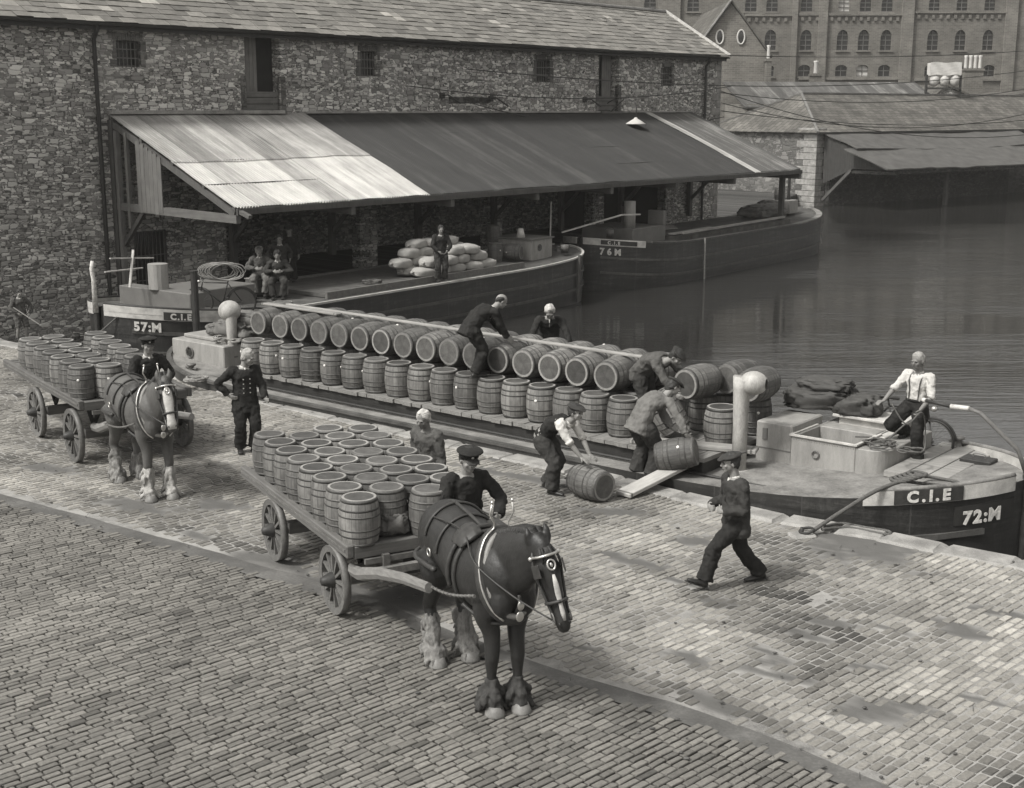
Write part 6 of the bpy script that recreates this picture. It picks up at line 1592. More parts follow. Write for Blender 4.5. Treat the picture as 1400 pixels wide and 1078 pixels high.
# man rolling a barrel
gb = G(812, 684); bax = V((.62, -.75, 0)).normalized()
rb = Vector((gb.x, gb.y, .245)); barrel(rb-bax*.38+V((0,0,0)), bax, 'barrel lying on its side being rolled across the quay', 'barrels being unloaded', spin=.6)
mr = G(752, 672); dv = (rb-bax*.1-mr); dv.z = 0
rzr = face(dv.x, dv.y); dl = dv.length
person('man in waistcoat, rolled white sleeves and flat cap stooping to roll a barrel', mr, rzr,
  dict(hip=(0, -.12, .86), lean=(0, .86, .5), curve=1.0, hR=(.10, dl-.02, .53), hL=(-.16, dl-.08, .53), eR=(.4, .1, -.2), eL=(-.4, .1, -.2), dR=(0, 1, -.5), dL=(0, 1, -.5), nR=(0, -.3, -1), nL=(0, -.3, -1), cR=.25, cL=.25, fR=(.12, .10, .085), fL=(-.12, -.14, .085), look=(.1, 1, -.12), headup=(0, -.2, 1)),
  dict(shirt='c_shirt', vest='c_black', trouser='c_dark', sleeve=1.02, hat='flat', hatm='c_dark', hair='hair_dark', leg=1.12, jlen=.1), .98)
# man lifting a barrel on to the plank
ga = G(928, 628, .26); ba = V((.93, -.28, .22)).normalized(); rb2 = bworld(3.0, -.28, .5)
q0 = Vector(PY(925, 621, 19.05)); barrel(q0-ba*.30, ba, 'barrel lying on the pale plank under the hands of the man in grey', 'barrels being unloaded', spin=2.5)
ml = G(882, 655); dv = (q0-ml); dv.z = 0; rzl = face(dv.x, dv.y+.55)
loc_q = Matrix.Rotation(-rzl, 3, 'Z') @ (q0-ml)
person('man in grey jacket and cap bent over the barrel on the plank', ml, rzl,
  dict(hip=(0, -.1, .9), lean=(.12, .72, .68), curve=1.3, hR=(loc_q.x+.12, loc_q.y+.05, loc_q.z+.24), hL=(loc_q.x-.3, loc_q.y+.1, loc_q.z+.3), eR=(1, -.2, 0), eL=(-1, .1, 0), dR=(0, .8, -.6), dL=(.3, .9, -.3), fR=(.13, .02, .085), fL=(-.14, -.05, .085), look=(.3, .8, -.5), headup=(0, .6, .8), tR=(.25, 1, 0), tL=(-.2, 1, 0)),
  dict(jacket='c_grey', trouser='c_dark', jlen=.2, hat='flat', hatm='c_dark', hair='hair_dark', leg=1.2, collar=0, lapel=0), 1.02)
# stooping man on the barge behind him
mk = bworld(2.62, 1.3, .41)
person('man in a brown jacket doubled over among the barrels behind the man in grey', bworld(2.55, 1.45, .405), face(.75, -.6),
  dict(hip=(0, -.05, .94), lean=(.1, .88, .42), curve=1.2, hR=(.22, .72, .62), hL=(-.22, .70, .72), eR=(1, 0, -.2), eL=(-1, 0, -.2), dR=(0, .9, -.4), dL=(0, .9, -.3), look=(.0, .75, -.7), headup=(0, .7, .7)),
  dict(jacket='c_brown', trouser='c_dark', jlen=.18, hair='hair_dark', collar=0, lapel=0, hat='flat'), 1.02)
# man standing on the upright barrels
mm = G(652, 513, 1.01); sp = bworld(-.43, .70, 1.005)
person('balding man in black standing on upright barrels, bending over the plank', sp, face(.90, .38),
  dict(hip=(0, -.08, .88), lean=(-.05, .80, .60), curve=1.0, hR=(.10, .60, .50), hL=(-.12, .62, .60), eR=(.7, -.2, -.3), eL=(-.7, -.2, -.3), dR=(.1, .8, -.6), dL=(0, .8, -.5), fR=(.1, -.05, .085), fL=(-.1, .08, .085), look=(.05, .85, -.55), headup=(0, .5, .8)),
  dict(jacket='c_black', trouser='c_black', jlen=.2, bald=1, hair='hair_dark', lapel=0), .98)
# white haired man behind the rows
mw = bworld(-.5, 2.85, .41)
person('white haired man in black leaning over the rear lying barrels towards the quay', mw, face(.0, -1),
  dict(hip=(0, -.05, .92), lean=(0, .36, .93), curve=.6, hR=(.33, .46, .95), hL=(-.33, .46, .95), eR=(1, -.3, .2), eL=(-1, -.3, .2), dR=(.1, .7, -.6), dL=(-.1, .7, -.6), nR=(0, -.6, -.6), nL=(0, -.6, -.6), cR=.15, cL=.15, look=(0, .75, -.65), headup=(0, .6, .8)),
  dict(jacket='c_black', trouser='c_black', hair='hair_white', skin='skin_tan', jlen=.2, lapel=0), 1.0)
# bargeman at the stern
mf = A.w(A.to(1245, 641, .2)); mf.z = A.sheer(A.to(1245, 641, .2).x)+.015
cas = f72.a
fdir = V((-.75, -.66)); rzb = face(fdir.x, fdir.y)
def tol(p, o, rz): return Matrix.Rotation(-rz, 3, 'Z') @ (V(p)-V(o))
kfoot = tol(A.w((x1-.16, y0+1.15, zc)), mf, rzb)
person('fair haired bargeman in white shirt and braces, one foot on the casing', mf, rzb,
  dict(hip=(-.02, .0, .93), lean=(-.03, -.02, 1), fL=(-.10, .0, .085), fR=(kfoot.x, kfoot.y, kfoot.z+.09), kR=(.2, 1, .3), hR=(.30, .34, .97), eR=(.8, -.4, -.3), dR=(.2, 1, -.1), nR=(0, 0, -1), hL=(-.20, .18, .90), eL=(-.8, -.6, 0), dL=(.1, .5, -.8), cL=.9, look=(.05, 1, -.12), tL=(-.3, 1, 0), right=(1, .1, 0)),
  dict(shirt='c_shirt2', trouser='c_black', sleeve=1.1, hair='hair_mid', braces=1, skin='skin_tan'), .97)
mb = MB(); rope(mb, [mf+V((-.45, -.35, .98)), mf+V((-.25, -.45, .7)), mf+V((.0, -.35, .85)), mf+V((.12, -.2, .5)), mf+V((.0, -.4, .25)), A.w((x1-.3, y0+.6, zc+.05)), A.w((x1-.7, y0+.5, zc+.04))], .012)
o = mb.build('rope_line', M['rope'], smooth=True); tag(o, 'thin rope looping from the hands of the bargeman to the casing', 'rope')
# white haired man behind the dray
person('white haired man in brown jacket standing beyond the foreground dray', V((-1.12, 16.95, 0)), face(-.55, -.75),
  dict(look=(-.1, 1, -.3)), dict(jacket='c_brown', trouser='c_dark', hair='hair_white', skin='skin_tan', collar=0), .95)
# boy at the corner
sk_ = person('small boy in shorts with a stick standing on the far left corner of the quay', G(30, 466), face(.7, -.7),
  dict(hR=(.16, .2, .95), hL=(-.2, .18, .98), eR=(.8, -.4, 0), eL=(-.8, -.4, 0), look=(.1, 1, -.4), fR=(.13, 0, .085), fL=(-.13, .05, .085)), dict(jacket='c_brown', trouser='c_brown', hair='hair_dark', cuff=.02, jlen=.16), .74)
mb = MB(); g = G(30, 466); mb.tube([g+V((-.05, -.25, .85)), g+V((.6, -.3, .42))], .014, 6); tag(mb.build('stick', M['rope_light']), 'pale stick held by the small boy', 'stick')
# seated men under the canopy
def seated(label, p, rz, O, P=None, h=1.0):
    d = dict(hip=(0, 0, .10), lean=(0, .12, 1), fR=(.12, .42, -.36), fL=(-.12, .40, -.36), kR=(.2, .4, 1), kL=(-.2, .4, 1), hR=(.1, .30, .30), hL=(-.1, .30, .30), eR=(1, -.3, -.2), eL=(-1, -.3, -.2), dR=(-.7, .6, 0), dL=(.7, .6, 0), cR=.8, cL=.8, look=(0, 1, -.35)); d.update(P or {})
    O = dict(O); O['sit'] = 1; return person(label, p, rz, d, O, h)
# bench box on the barge deck for them
q = C.to(360, 405, .5); q2 = C.to(392, 408, .5)
sa = C.w((q.x+.15, q.y+.25, .96)); sb = C.w((q2.x+.25, q2.y+.55, .90))
for s_, nm_ in ((sa, 'a'), (sb, 'b')):
    bxo = thing('wooden_box', (s_.x, s_.y, .5), f57.a, 'low dark box under the seated man in %s on barge 57M' % ('the cap' if nm_ == 'a' else 'the open collar'), 'box')
    mb = MB(); mb.box((0, .12, (s_.z-.5)/2-.01), (.5, .45, s_.z-.5-.03)); mb.build('box_body', M['cart_wood'], bxo, bevel=.01)
    mb = MB(); mb.box((0, .12, s_.z-.5-.012), (.54, .49, .025)); mb.build('lid', M['plank'], bxo)
seated('man in cap and jacket sitting on barge 57M looking down at his hands', sa, face(.15, -1), dict(jacket='c_brown', trouser='c_grey', hat='flat', hatm='c_brown', jlen=.14), dict(look=(0, .9, -.5)))
seated('young man in dark clothes and open collar sitting beside the man in the cap', sb, face(.1, -1), dict(jacket='c_dark', trouser='c_dark', jlen=.14, hair='hair_dark'), dict(lean=(0, .3, 1)))
q3 = C.to(404, 398, .55)
person('man in dark jacket standing in the gloom behind the two seated men', C.w((q3.x+.6, q3.y+1.2, .56)), face(.2, -1), dict(fR=(.1, 0, .085), hip=(0, 0, .75), lean=(0, .25, 1), look=(.2, 1, -.2)), dict(jacket='c_dark', trouser='c_dark', hair='hair_dark'), .95)
person('dim figure in dark clothes at the right of the group under the canopy', C.w((q3.x+1.3, q3.y+1.5, .56)), face(-.2, -1), dict(look=(-.2, 1, -.2)), dict(jacket='c_black', trouser='c_black', hat='flat'), .95)
xq4 = 9.0
for k_ in range(400):
    p_ = C.w((4+.03*k_, -1.75, .47)); f_ = p_.y*math.cos(PITCH)+(H-p_.z)*math.sin(PITCH)
    if 700+p_.x/f_*F > 603: xq4 = 4+.03*k_; break
person('man in dark clothes standing in front of the pale sacks on barge 57M', C.w((xq4, -1.75, .47)), face(.3, -1), dict(hR=(.12, .25, .95), hL=(-.12, .25, .95), eR=(1, -.3, 0), eL=(-1, -.3, 0), look=(.1, 1, -.25)), dict(jacket='c_black', trouser='c_dark', hair='hair_dark', lapel=0), .97)

# ================= horses
t = NT('horse_coat_dark'); o = t.obj(); a = t.noise(o, 4, 4, .6); b = t.noise(t.mapping(o, (1,1,.25)), 70, 3); f = t.math('ADD', t.math('MULTIPLY', a, .7), t.math('MULTIPLY', b, .3))
M['coat1'] = t.done(t.ramp(f, [(.3, .013), (.7, .032)]), .48, t.bump(b, .3, .01, t.bump(a, .4, .03)), spec=.4)
t = NT('horse_coat_bay'); o = t.obj(); a = t.noise(o, 4, 4, .6); b = t.noise(t.mapping(o, (1,1,.25)), 70, 3); f = t.math('ADD', t.math('MULTIPLY', a, .7), t.math('MULTIPLY', b, .3))
M['coat2'] = t.done(t.ramp(f, [(.3, .05), (.7, .11)]), .58, t.bump(b, .3, .01, t.bump(a, .4, .03)), spec=.35)
M['feather_dark'] = simple('dark_leg_hair', .04, .5, 14, .8, .6, stretch=(2,2,.5)); M['feather_pale'] = simple('pale_leg_hair', .30, .5, 12, .8, .6, stretch=(2,2,.5))
M['feather_mid'] = simple('grey_leg_hair', .16, .6, 12, .8, .6, stretch=(2,2,.5))
M['mane'] = simple('mane_hair', .025, .5, 20, .5, .6, stretch=(2,2,.6)); M['blaze'] = simple('white_face_hair', .42, .3, 12, .7, .1); M['hoof'] = simple('hoof_horn', .16, .4, 10, .5, .2)
def horse(label, loc, rz, poll, muz, fx, fy, legcols, coat, blaze_w, scale=1.0, coatcol=None):
    h = thing('draught_horse', loc, rz, label, 'horse', 'harnessed draught horses'); h.scale = (scale,)*3
    poll, muz = V(poll), V(muz); mb = MB()
    # trunk sections along y : (y, z centre, half width, half height)
    sec = [(-1.04, 1.28, .12, .16), (-1.0, 1.34, .22, .24), (-.86, 1.37, .29, .32), (-.66, 1.38, .325, .335), (-.42, 1.35, .325, .335), (-.15, 1.29, .34, .36), (.12, 1.27, .345, .375), (.36, 1.30, .32, .38), (.56, 1.33, .28, .36), (.70, 1.34, .21, .28), (.78, 1.34, .12, .17)]
    a_, b_ = sm([V((0, y, z)) for y, z, a, b in sec], [(a, b) for y, z, a, b in sec], 3); mb.tube(a_, b_, 28, asp=True)
    for s_ in (1, -1): mb.ell((s_*.15, -.80, 1.36), (.17, .23, .30), 14, 10); mb.ell((s_*.17, .44, 1.18), (.12, .19, .32), 14, 10); mb.ell((s_*.11, .64, 1.16), (.13, .14, .19), 12, 8)
    # withers + neck
    up0 = V((0, .42, 1.52)); lo0 = V((0, .62, 1.30)); ax_ = (muz-poll).normalized()
    nd = [V((0, .34, 1.42)), V((0, .56, 1.47)), V((0, .62, 1.46)).lerp(poll, .42)+V((0, .04, .05)), V((0, .62, 1.46)).lerp(poll, .78)+V((0, .03, .03)), poll-V((0, .0, .07))]
    ndr = [(.17, .28), (.16, .31), (.13, .255), (.10, .19), (.085, .135)]
    a_, b_ = sm(nd, ndr, 5); mb.tube(a_, b_, 22, asp=True, ref=(0, .25, 1))
    # head frame
    ff = V((fx, fy, 0)); ff = (ff-ax_*ff.dot(ax_)).normalized(); rr = ff.cross(-ax_).normalized()
    Mh = Matrix((rr, ff, -ax_)).transposed().to_4x4(); Mh.translation = poll; L = (muz-poll).length
    hs_ = [(-.02, -.02, .075, .09), (.06, -.01, .095, .13), (.15, -.015, .11, .155), (.26, -.02, .10, .15), (.38, -.01, .075, .115), (.50, .0, .062, .088), (.60, .0, .068, .082), (.67, -.005, .058, .062), (.70, -.01, .03, .035)]
    k = L/.68
    mb.tube([Mh @ V((0, y, -z*k)) for z, y, a, b in hs_], [(a, b) for z, y, a, b in hs_], 20, asp=True, ref=ff)
    for s_ in (1, -1):
        mb.ell((s_*.085, .045, -.17*k), (.03, .04, .03), 10, 6, M=Mh); mb.ell((s_*.07, -.06, -.24*k), (.045, .09, .09), 12, 8, M=Mh); mb.ell((s_*.04, .045, -.62*k), (.025, .02, .03), 8, 6, M=Mh)
        mb.tube([Mh @ V((s_*.05, -.02, .0)), Mh @ V((s_*.078, -.01, .08)), Mh @ V((s_*.088, .0, .15)), Mh @ V((s_*.08, .0, .22))], [.030, .042, .034, .006], 8)
    mb.ell((0, -.02, -.66*k), (.05, .05, .035), 10, 6, M=Mh)
    # legs
    legs = {}
    for s_, nm_, yy, dy in ((1, 'FR', .45, 0), (-1, 'FL', .45, 0), (1, 'HR', -.8, 0), (-1, 'HL', -.8, 0)):
        o_ = legcols.get(nm_+'off', (0, 0)); x = s_*(.17 if nm_[0] == 'F' else .18)+o_[0]; y = yy+o_[1]
        if nm_[0] == 'F':
            p = [(s_*.17, .45, 1.15), (s_*.17, .44, .98), (x*.97, .45+o_[1]*.4, .78), (x, .46+o_[1]*.7, .56), (x, .45+o_[1]*.75, .50), (x, y-.01, .34), (x, y-.01, .18), (x, y+.04, .10)]; rd = [.12, .115, .085, .07, .064, .046, .058, .06]
        else:
            p = [(s_*.17, -.76, 1.22), (s_*.19, -.68, 1.02), (x*.98, -.80, .80), (x, -.93+o_[1]*.6, .60), (x, -.91+o_[1]*.8, .52), (x, y-.06, .34), (x, y-.03, .18), (x, y+.03, .10)]; rd = [.2, .165, .10, .075, .066, .052, .06, .062]
        legs[nm_] = p; a_, b_ = sm(p, rd, 3); mb.tube(a_, [q[0] for q in b_], 14)
    mb.build('body', M[coat], h, smooth=True, remesh=.016)
    for nm_, p in legs.items():
        hx, hy = p[-1][0], p[-1][1]
        m2 = MB(); m2.lathe([(.098, 0), (.095, .02), (.068, .095), (.05, .10)], 16, M=Matrix.Translation((hx, hy+.025, 0)) @ Matrix.Scale(1.12, 4, V((0, 1, 0)))); m2.build('hoof', M['hoof'], h, smooth=True)
        kind, top = legcols[nm_]
        m2 = MB(); rd_ = random.Random(hash(nm_) % 7); P5, P6, P7 = V(p[5]), V(p[6]), V(p[7]); P4 = V(p[4])
        n_ = 30
        for q in range(46):
            a = rd_.uniform(0, 2*math.pi); zt = rd_.uniform(.12, top); base = P7.lerp(P6, min(1, max(0, (zt-.10)/.08))) if zt < .18 else (P6.lerp(P5, (zt-.18)/.16) if zt < .34 else P5.lerp(P4, min(1, (zt-.34)/.16)))
            rr_ = .05; b0 = base+V((math.cos(a)*rr_, math.sin(a)*rr_, 0)); fl = .062 if zt < .28 else .028
            back = -.03 if math.sin(a) < 0 else 0
            b1 = b0+V((math.cos(a)*fl, math.sin(a)*fl+back, -.07)); b2_ = b0+V((math.cos(a)*fl*1.5, math.sin(a)*fl*1.5+back*1.4, -.15-rd_.uniform(0, .04)))
            b2_.z = max(b2_.z, .012); b1.z = max(b1.z, .02)
            m2.tube([b0, b1, b2_], [.024, .026, .005], 6)
        m2.tube([V((P7.x, P7.y, .07)), P7+V((0,-.01,.02)), P6, P5, V(p[4])][:5 if top > .4 else 4], [.085, .083, .075, .058, .066][:5 if top > .4 else 4], 12)
        m2.build('leg_feather', M[kind], h, smooth=True, remesh=.013)
    for s_ in (1, -1):
        m2 = MB(); m2.ell((s_*.102, .06, -.17*k), (.018, .024, .02), 10, 6, M=Mh); m2.build('eye', M['eye'], h, smooth=True)
        m2 = MB(); m2.ell((s_*.045, .062, -.625*k), (.014, .008, .018), 8, 6, M=Mh); m2.build('nostril', M['eye'], h, smooth=True)
    m2 = MB()
    if blaze_w > .03:
        pts = [(.06, .118), (.16, .145), (.26, .135), (.38, .110), (.50, .092), (.58, .083), (.66, .062)]; wds = [.5, .9, .95, .8, .72, .9, .8]
    else: pts = [(.22, .135), (.30, .127), (.38, .109), (.46, .097), (.54, .089), (.60, .083)]; wds = [.5, 1, 1.1, .8, .9, .5]
    m2.tube([Mh @ V((0, y-.03*(blaze_w > .03)+.002, -z*k)) for z, y in pts], [(blaze_w*w_, .012+.024*(blaze_w > .03)) for w_ in wds], 14, asp=True, ref=ff); m2.build('blaze', M['blaze'], h, smooth=True)
    # mane + forelock + tail
    m2 = MB(); rd_ = random.Random(5)
    for q in range(60):
        u_ = q/59; i_ = min(int(u_*3.999), 3); fr_ = u_*3.999-i_; c_ = nd[i_].lerp(nd[i_+1], fr_); hgt = ndr[i_][1]*(1-fr_)+ndr[i_+1][1]*fr_
        top = c_+V((0, -.10*hgt, hgt*1.0)); s2 = 1 if q % 2 else -1
        m2.tube([top+V((0, 0, .01)), top+V((s2*.05, 0, .0)), top+V((s2*.09, rd_.uniform(-.03, .03), -.10-rd_.uniform(0, .05)))], [.022, .024, .006], 6)
    for q in range(12): a = rd_.uniform(-.05, .05); m2.tube([Mh @ V((a*.5, .0, .03)), Mh @ V((a, .09, -.01)), Mh @ V((a*1.3, .135, -.1-rd_.uniform(0, .04)))], [.02, .018, .005], 6)
    m2.build('mane', M['mane'], h, smooth=True)
    m2 = MB(); m2.tube([(0, -1.0, 1.5), (0, -1.09, 1.42), (0, -1.12, 1.15), (0, -1.1, .85)], [.05, .07, .08, .03], 10); m2.build('tail', M['mane'], h, smooth=True)
    # ---- harness
    cc = V((0, .56, 1.36)); cn_ = V((0, .93, .36)).normalized(); ca2 = cn_.cross(V((1,0,0))).normalized()
    def ringp(a, rx, rz_, off=0): return cc+V((1,0,0))*(rx*math.cos(a))+(-ca2 if ca2.z < 0 else ca2)*(rz_*math.sin(a)*(1.0 if math.sin(a) < 0 else 1.03))+cn_*off
    n_ = 30
    m2 = MB(); m2.tube([ringp(2*math.pi*q/n_, .255, .40, -.02) for q in range(n_)], [.058]*n_, 12, closed=True); m2.build('collar', M['leather'], h, smooth=True)
    m2 = MB(); m2.tube([ringp(2*math.pi*q/n_, .225, .375, .04) for q in range(n_)], [.03]*n_, 10, closed=True); m2.build('collar_rim', M['leather_pale'], h, smooth=True)
    for s_ in (1, -1):
        pts = [ringp(math.pi/2-s_*R(a), .29, .44, .03) for a in (2, 15, 40, 70, 100, 130, 155)]
        top = pts[0]; m2 = MB(); m2.tube([top+V((s_*.09, .02, .22)), top+V((s_*.11, .01, .12)), top+V((s_*.06, 0, .03))]+sm(pts[1:], [.01]*6, 3)[0], .0095, 8); m2.build('hame', M['brass'], h, smooth=True)
        m2 = MB(); m2.ell(top+V((s_*.09, .02, .235)), (.017, .017, .017), 10, 8); m2.build('hame_knob', M['brass'], h, smooth=True)
        # trace chain, straps, breeching on this side
        tp = ringp(0 if s_ > 0 else math.pi, .33, .45, 0)+V((0, 0, -.15)); te = V((s_*.42, -.55, 1.02))
        m2 = MB(); nl = 30
        for q in range(nl): a_ = tp.lerp(te, q/nl); b_ = tp.lerp(te, (q+1.15)/nl); sg = -.06*math.sin(math.pi*q/nl); m2.tube([a_+V((0,0,sg)), b_+V((0,0,sg))], .011 if q % 2 else .016, 6)
        m2.build('trace_chain', M['iron_light'], h)
    def strap(name, pts, w_=.022, th=.006, mat='leather', sub=5):
        P_ = [V(p) for p in pts]; out = []
        for i in range(len(P_)-1):
            p0, p1, p2, p3 = P_[max(i-1, 0)], P_[i], P_[i+1], P_[min(i+2, len(P_)-1)]
            for j in range(sub): t_ = j/sub; out.append(.5*((2*p1)+(p2-p0)*t_+(2*p0-5*p1+4*p2-p3)*t_*t_+(3*p1-3*p2+p3-p0)*t_**3))
        out.append(P_[-1]); m2 = MB(); m2.tube(out, w_*.6, 7); return m2.build(name, M[mat], h, smooth=True)
    def around(y, a0, a1, n_=12, off=.012):
        s0 = min(range(len(sec)-1), key=lambda i: 0 if sec[i][0] <= y <= sec[i+1][0] else 1); q0, q1 = sec[s0], sec[s0+1]; u_ = (y-q0[0])/(q1[0]-q0[0]); z = q0[1]+(q1[1]-q0[1])*u_; a = q0[2]+(q1[2]-q0[2])*u_+off; b = q0[3]+(q1[3]-q0[3])*u_+off
        return [V((a*math.sin(R(t_)), y, z+b*math.cos(R(t_)))) for t_ in [a0+(a1-a0)*i/n_ for i in range(n_+1)]]
    strap('girth', around(.14, 0, 360, 26), .04); strap('back_band', around(.02, -110, 110, 20, .02), .045, mat='leather')
    m2 = MB(); 
    for s_ in (1, -1): m2.tube([around(.06, s_*12, s_*50, 4, .04)[i] for i in range(5)], [(.05,.14), (.06,.17), (.05,.17), (.045,.15), (.03,.12)], 10, asp=True, ref=(0,1,0))
    m2.build('cart_saddle', M['leather'], h, smooth=True, remesh=.012)
    strap('crupper', [(0, .0, 1.66), (0, -.4, 1.705), (0, -.75, 1.71), (0, -.98, 1.58)], .03)
    strap('hip_strap', around(-.62, -80, 80, 16, .014), .026); strap('loin_strap', around(-.32, -88, 88, 16, .014), .024)
    strap('breeching', [(.36, -.32, 1.18), (.36, -.62, 1.16), (.33, -.9, 1.15), (.2, -1.07, 1.15), (0, -1.12, 1.15), (-.2, -1.07, 1.15), (-.33, -.9, 1.15), (-.36, -.62, 1.16), (-.36, -.32, 1.18)], .045)
    for s_ in (1, -1): m2 = MB(); m2.tube([V((s_*.345, -.5, 1.3))+V((0, .04*math.cos(a_*math.pi/6), .04*math.sin(a_*math.pi/6))) for a_ in range(12)], .008, 6, closed=True); m2.build('brass_ring', M['brass'], h, smooth=True)
    strap('belly_strap', [(.34, .3, 1.05), (.2, .5, .93), (0, .62, .92), (-.2, .5, .93), (-.34, .3, 1.05)], .03)
    strap('martingale', [(0, .66, .95), (0, .80, 1.15), (0, .80, 1.25)], .03, mat='leather')
    m2 = MB(); m2.ell((0, .835, 1.16), (.035, .01, .045), 12, 8); m2.ell((0, .815, 1.05), (.04, .01, .05), 12, 8); m2.build('horse_brass', M['brass'], h, smooth=True)
    # bridle
    def hp(x, y, z): return Mh @ V((x, y, -z*k))
    strap('browband', [hp(-.118, .03, .055), hp(-.08, .115, .06), hp(0, .148, .06), hp(.08, .115, .06), hp(.118, .03, .055)], .022, mat='brass')
    strap('noseband', [hp(.0, .118, .44), hp(.075, .06, .44), hp(.085, -.05, .44), hp(0, -.115, .43), hp(-.085, -.05, .44), hp(-.075, .06, .44), hp(0, .118, .44)], .028)
    for s_ in (1, -1):
        strap('cheek_strap', [hp(s_*.07, -.02, -.03), hp(s_*.122, .02, .10), hp(s_*.112, .0, .26), hp(s_*.088, .0, .42), hp(s_*.07, .01, .56)], .022)
        m2 = MB(); T = Mh @ Matrix.Translation((s_*.128, .085, -.17*k)) @ Matrix.Rotation(s_*R(18), 4, 'Z'); m2.box((0, 0, 0), (.012, .11, .12), T); m2.build('blinker', M['leather'], h, bevel=.004)
        m2 = MB(); m2.tube([hp(s_*.078, .01+.035*math.cos(a_*math.pi/5), .57+.05*math.sin(a_*math.pi/5)) for a_ in range(10)], .008, 6, closed=True); m2.build('bit_ring', M['iron_light'], h, smooth=True)
        strap('rein', [hp(s_*.08, -.02, .58), (poll+V((s_*.22, -.15, -.45))), V((s_*.3, .5, 1.5)), V((s_*.22, .05, 1.66)), V((s_*.25, -.6, 1.62))], .014)
        m2 = MB(); m2.ell(hp(s_*.13, .02, .06), (.022, .022, .022), 10, 8); m2.build('rosette', M['brass'], h, smooth=True)
    m2 = MB(); m2.tube([Mh @ V((.035*math.cos(a_*math.pi/8), .158, -.14*k+.045*math.sin(a_*math.pi/8))) for a_ in range(16)], .009, 6, closed=True); m2.ell((0, .158, -.14*k), (.014, .008, .02), 8, 6, M=Mh); m2.build('face_brass', M['brass'], h, smooth=True)
    return h
d1 = V((.43, -.9)).normalized(); fm = G(674, 974); r1 = V((fm.x, fm.y, 0))-V((d1.x, d1.y, 0))*.47+V((.10, .05, 0))
horse('dark draught horse with a narrow white blaze pulling the foreground dray', r1, face(d1.x, d1.y), (-.09, 1.06, 1.76), (-.19, 1.32, 1.08), .12, 1.0,
  dict(FR=('feather_dark', .30), FL=('feather_dark', .30), HR=('feather_mid', .52), HL=('feather_mid', .52), FRoff=(-.05, .02), FLoff=(.04, .06), HRoff=(0, .03), HLoff=(0, .02)), 'coat1', .024, 1.0)
d2 = V((.57, -.82)).normalized(); fm = G(210, 684); r2 = V((fm.x, fm.y, 0))-V((d2.x, d2.y, 0))*.47+V((.07, .05, 0))
horse('bay draught horse with a broad white face pulling the far left dray', r2, face(d2.x, d2.y), (.02, 1.05, 1.86), (.04, 1.32, 1.22), .25, 1.0,
  dict(FR=('feather_pale', .55), FL=('feather_pale', .55), HR=('feather_mid', .5), HL=('feather_mid', .4), FRoff=(-.03, .02), FLoff=(.0, .08), HLoff=(0, -.05)), 'coat2', .074, .97)
# drivers on the front corners
def driver(label, cartinfo, px, O, P=None, yoff=0, xoff=0, h=1.0):
    t_, c, rz, d, rt, hl, hw, zb = cartinfo
    p = c+V((rt.x, rt.y, 0))*(hw-.28+xoff)+V((d.x, d.y, 0))*(hl-.05+yoff); p.z = zb+.02
    return seated(label, p, rz, O, P, h)
driver('driver in peaked cap and dark raincoat seated on the foreground dray', CART1, 0, dict(jacket='c_black', trouser='c_black', hat='peak', coattail=1, lapel=0, collar=0, hair='hair_dark', flare=1.1), dict(hR=(.22, .32, .14), hL=(-.2, .34, .18), fR=(.14, .36, -.45), fL=(-.12, .36, -.45), look=(.12, 1, -.30), lean=(0, .1, 1)), .03, -.08, 1.08)
driver('driver in peaked cap and dark suit perched on the far left dray', CART2, 0, dict(jacket='c_black', trouser='c_black', hat='peak', tie=1, hair='hair_dark'), dict(hR=(.12, .32, .2), hL=(-.12, .34, .2), fR=(.12, .36, -.45), fL=(-.12, .36, -.45), look=(.1, 1, -.15)), .0, -.42, 1.04)

# ================= litter on the quay: straw, grit and dung specks
rnd = random.Random(77); mb = MB()
for k in range(1500):
    x = rnd.uniform(-14, 8); y0, y1 = 7.0, xline(EDGE, x)-.1; y = rnd.uniform(y0, y1)
    if abs(y-xline(GUT, x)) > 1.2 and rnd.random() < .45: continue
    z = .016
    if rnd.random() < .55:
        r_ = rnd.uniform(.006, .022); mb.ell((x, y, z+r_*.2), (r_*rnd.uniform(1, 1.8), r_, r_*.5), 6, 4)
    else:
        a = rnd.uniform(0, 3.1); l = rnd.uniform(.04, .12); mb.tube([(x, y, z+.004), (x+l*math.cos(a), y+l*math.sin(a), z+rnd.uniform(.002, .012))], .0028, 4)
tag(mb.build('litter', simple('litter', .08, .7, 3, .9, .2), smooth=True), 'scattered straw, grit and dung specks over the cobbles', 'litter', kind='stuff')
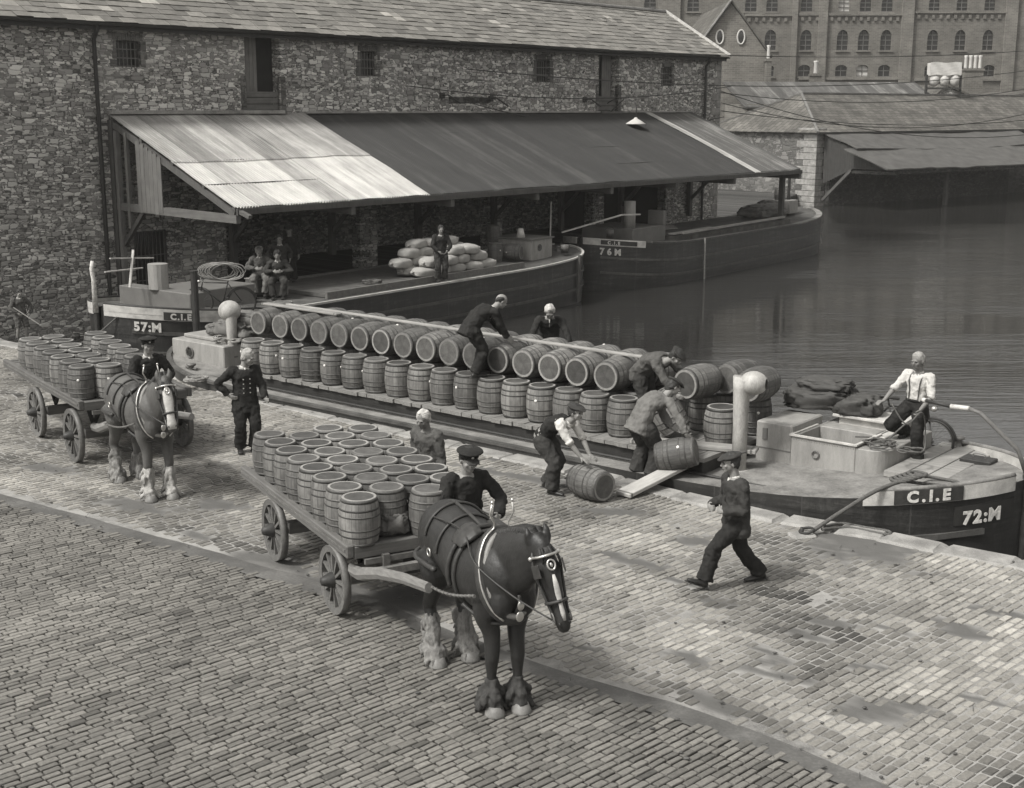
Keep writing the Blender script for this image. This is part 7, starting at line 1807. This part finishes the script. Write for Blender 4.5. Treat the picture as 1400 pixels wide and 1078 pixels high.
# ================= small gear on the barges
def bucket(label, p, mat='iron_light', s_=1.0):
    t_ = thing('bucket', p, 0, label, 'bucket'); t_.scale = (s_,)*3
    mb = MB(); mb.lathe([(.0, .01), (.11, .01), (.115, .0), (.15, .28), (.142, .28), (.108, .02), (.0, .02)], 18); mb.build('pail', M[mat], t_, smooth=True)
    mb = MB(); mb.tube([(.15*math.cos(math.pi*k/10), .02, .27+.13*math.sin(math.pi*k/10)) for k in range(11)], .006, 5); mb.build('handle', M['iron'], t_)
bucket('small metal bucket on the stern deck of the far barge 76M', D.w((1.1, -.6, .88)))
bucket('bucket beside the porthole cabin on barge 57M', C.w((C.L-1.75, -1.3, .68)))
def coilobj(label, p, r0, mat='rope', turns=5, th=.02):
    mb = MB(); coil(mb, (0, 0, .02), r0, turns, .05, int(p[0]*10) % 50, thick=th, zz=.014); o = mb.build('rope_coil', M[mat], smooth=True); o.location = p; tag(o, label, 'rope')
p = A.to(300, 525, .16); coilobj('rope coiled on the deck plates in front of the grey bow cabin', A.w((A.to(268, 522, .16).x, A.to(268, 522, .16).y, .16)), .2, 'rope_light', 4, .016)
coilobj('dark rope coil on the bow deck of the far barge 76M', D.w((D.L-1.2, .4, .93)), .24)
coilobj('rope coil on the hatch boards of barge 57M near the seated men', C.w((8.6, -1.0, .57)), .25, 'rope', 5)
coilobj('rope coil on the bow deck of barge 57M', C.w((C.L-1.3, .4, .72)), .22, 'rope_light', 4)
mb = MB(); e_ = C.w((.25, -.6, .75)); q_ = G(60, 470, .05)
rope(mb, [e_, e_.lerp(q_, .5)-Vector((0, 0, .35)), q_], .022, 10)
tag(mb.build('stern_line', M['rope'], smooth=True), 'slack mooring line from the stern of barge 57M to the far left quay', 'rope')
mb = MB()
for k in range(5): mb.box((.4*k % 1.1-.4, .23*k, .03+.012*k), (2.2+.15*k, .17, .035), None, 0, .12*k-.2)
o = mb.build('timber_pile', M['plank'], bevel=.006); o.location = D.w((6.5, .3, .73)); o.rotation_euler.z = D.fr.a; tag(o, 'loose timber boards lying on the hold cover of the far barge 76M', 'boards')
# ================= air
HZ = 0.0005
if HZ:
    mb = MB(); mb.b2(-120, 170, -12, 175, -4.4, 27); o = mb.build('haze', None); o.data.materials.clear()
    m = bpy.data.materials.new('haze'); m.use_nodes = True; nt = m.node_tree; nt.nodes.clear(); ou = nt.nodes.new('ShaderNodeOutputMaterial'); vo = nt.nodes.new('ShaderNodeVolumePrincipled')
    vo.inputs['Density'].default_value = HZ; vo.inputs['Color'].default_value = (.9, .885, .85, 1); vo.inputs['Anisotropy'].default_value = .2; nt.links.new(vo.outputs[0], ou.inputs['Volume']); o.data.materials.append(m); tag(o, kind='stuff')
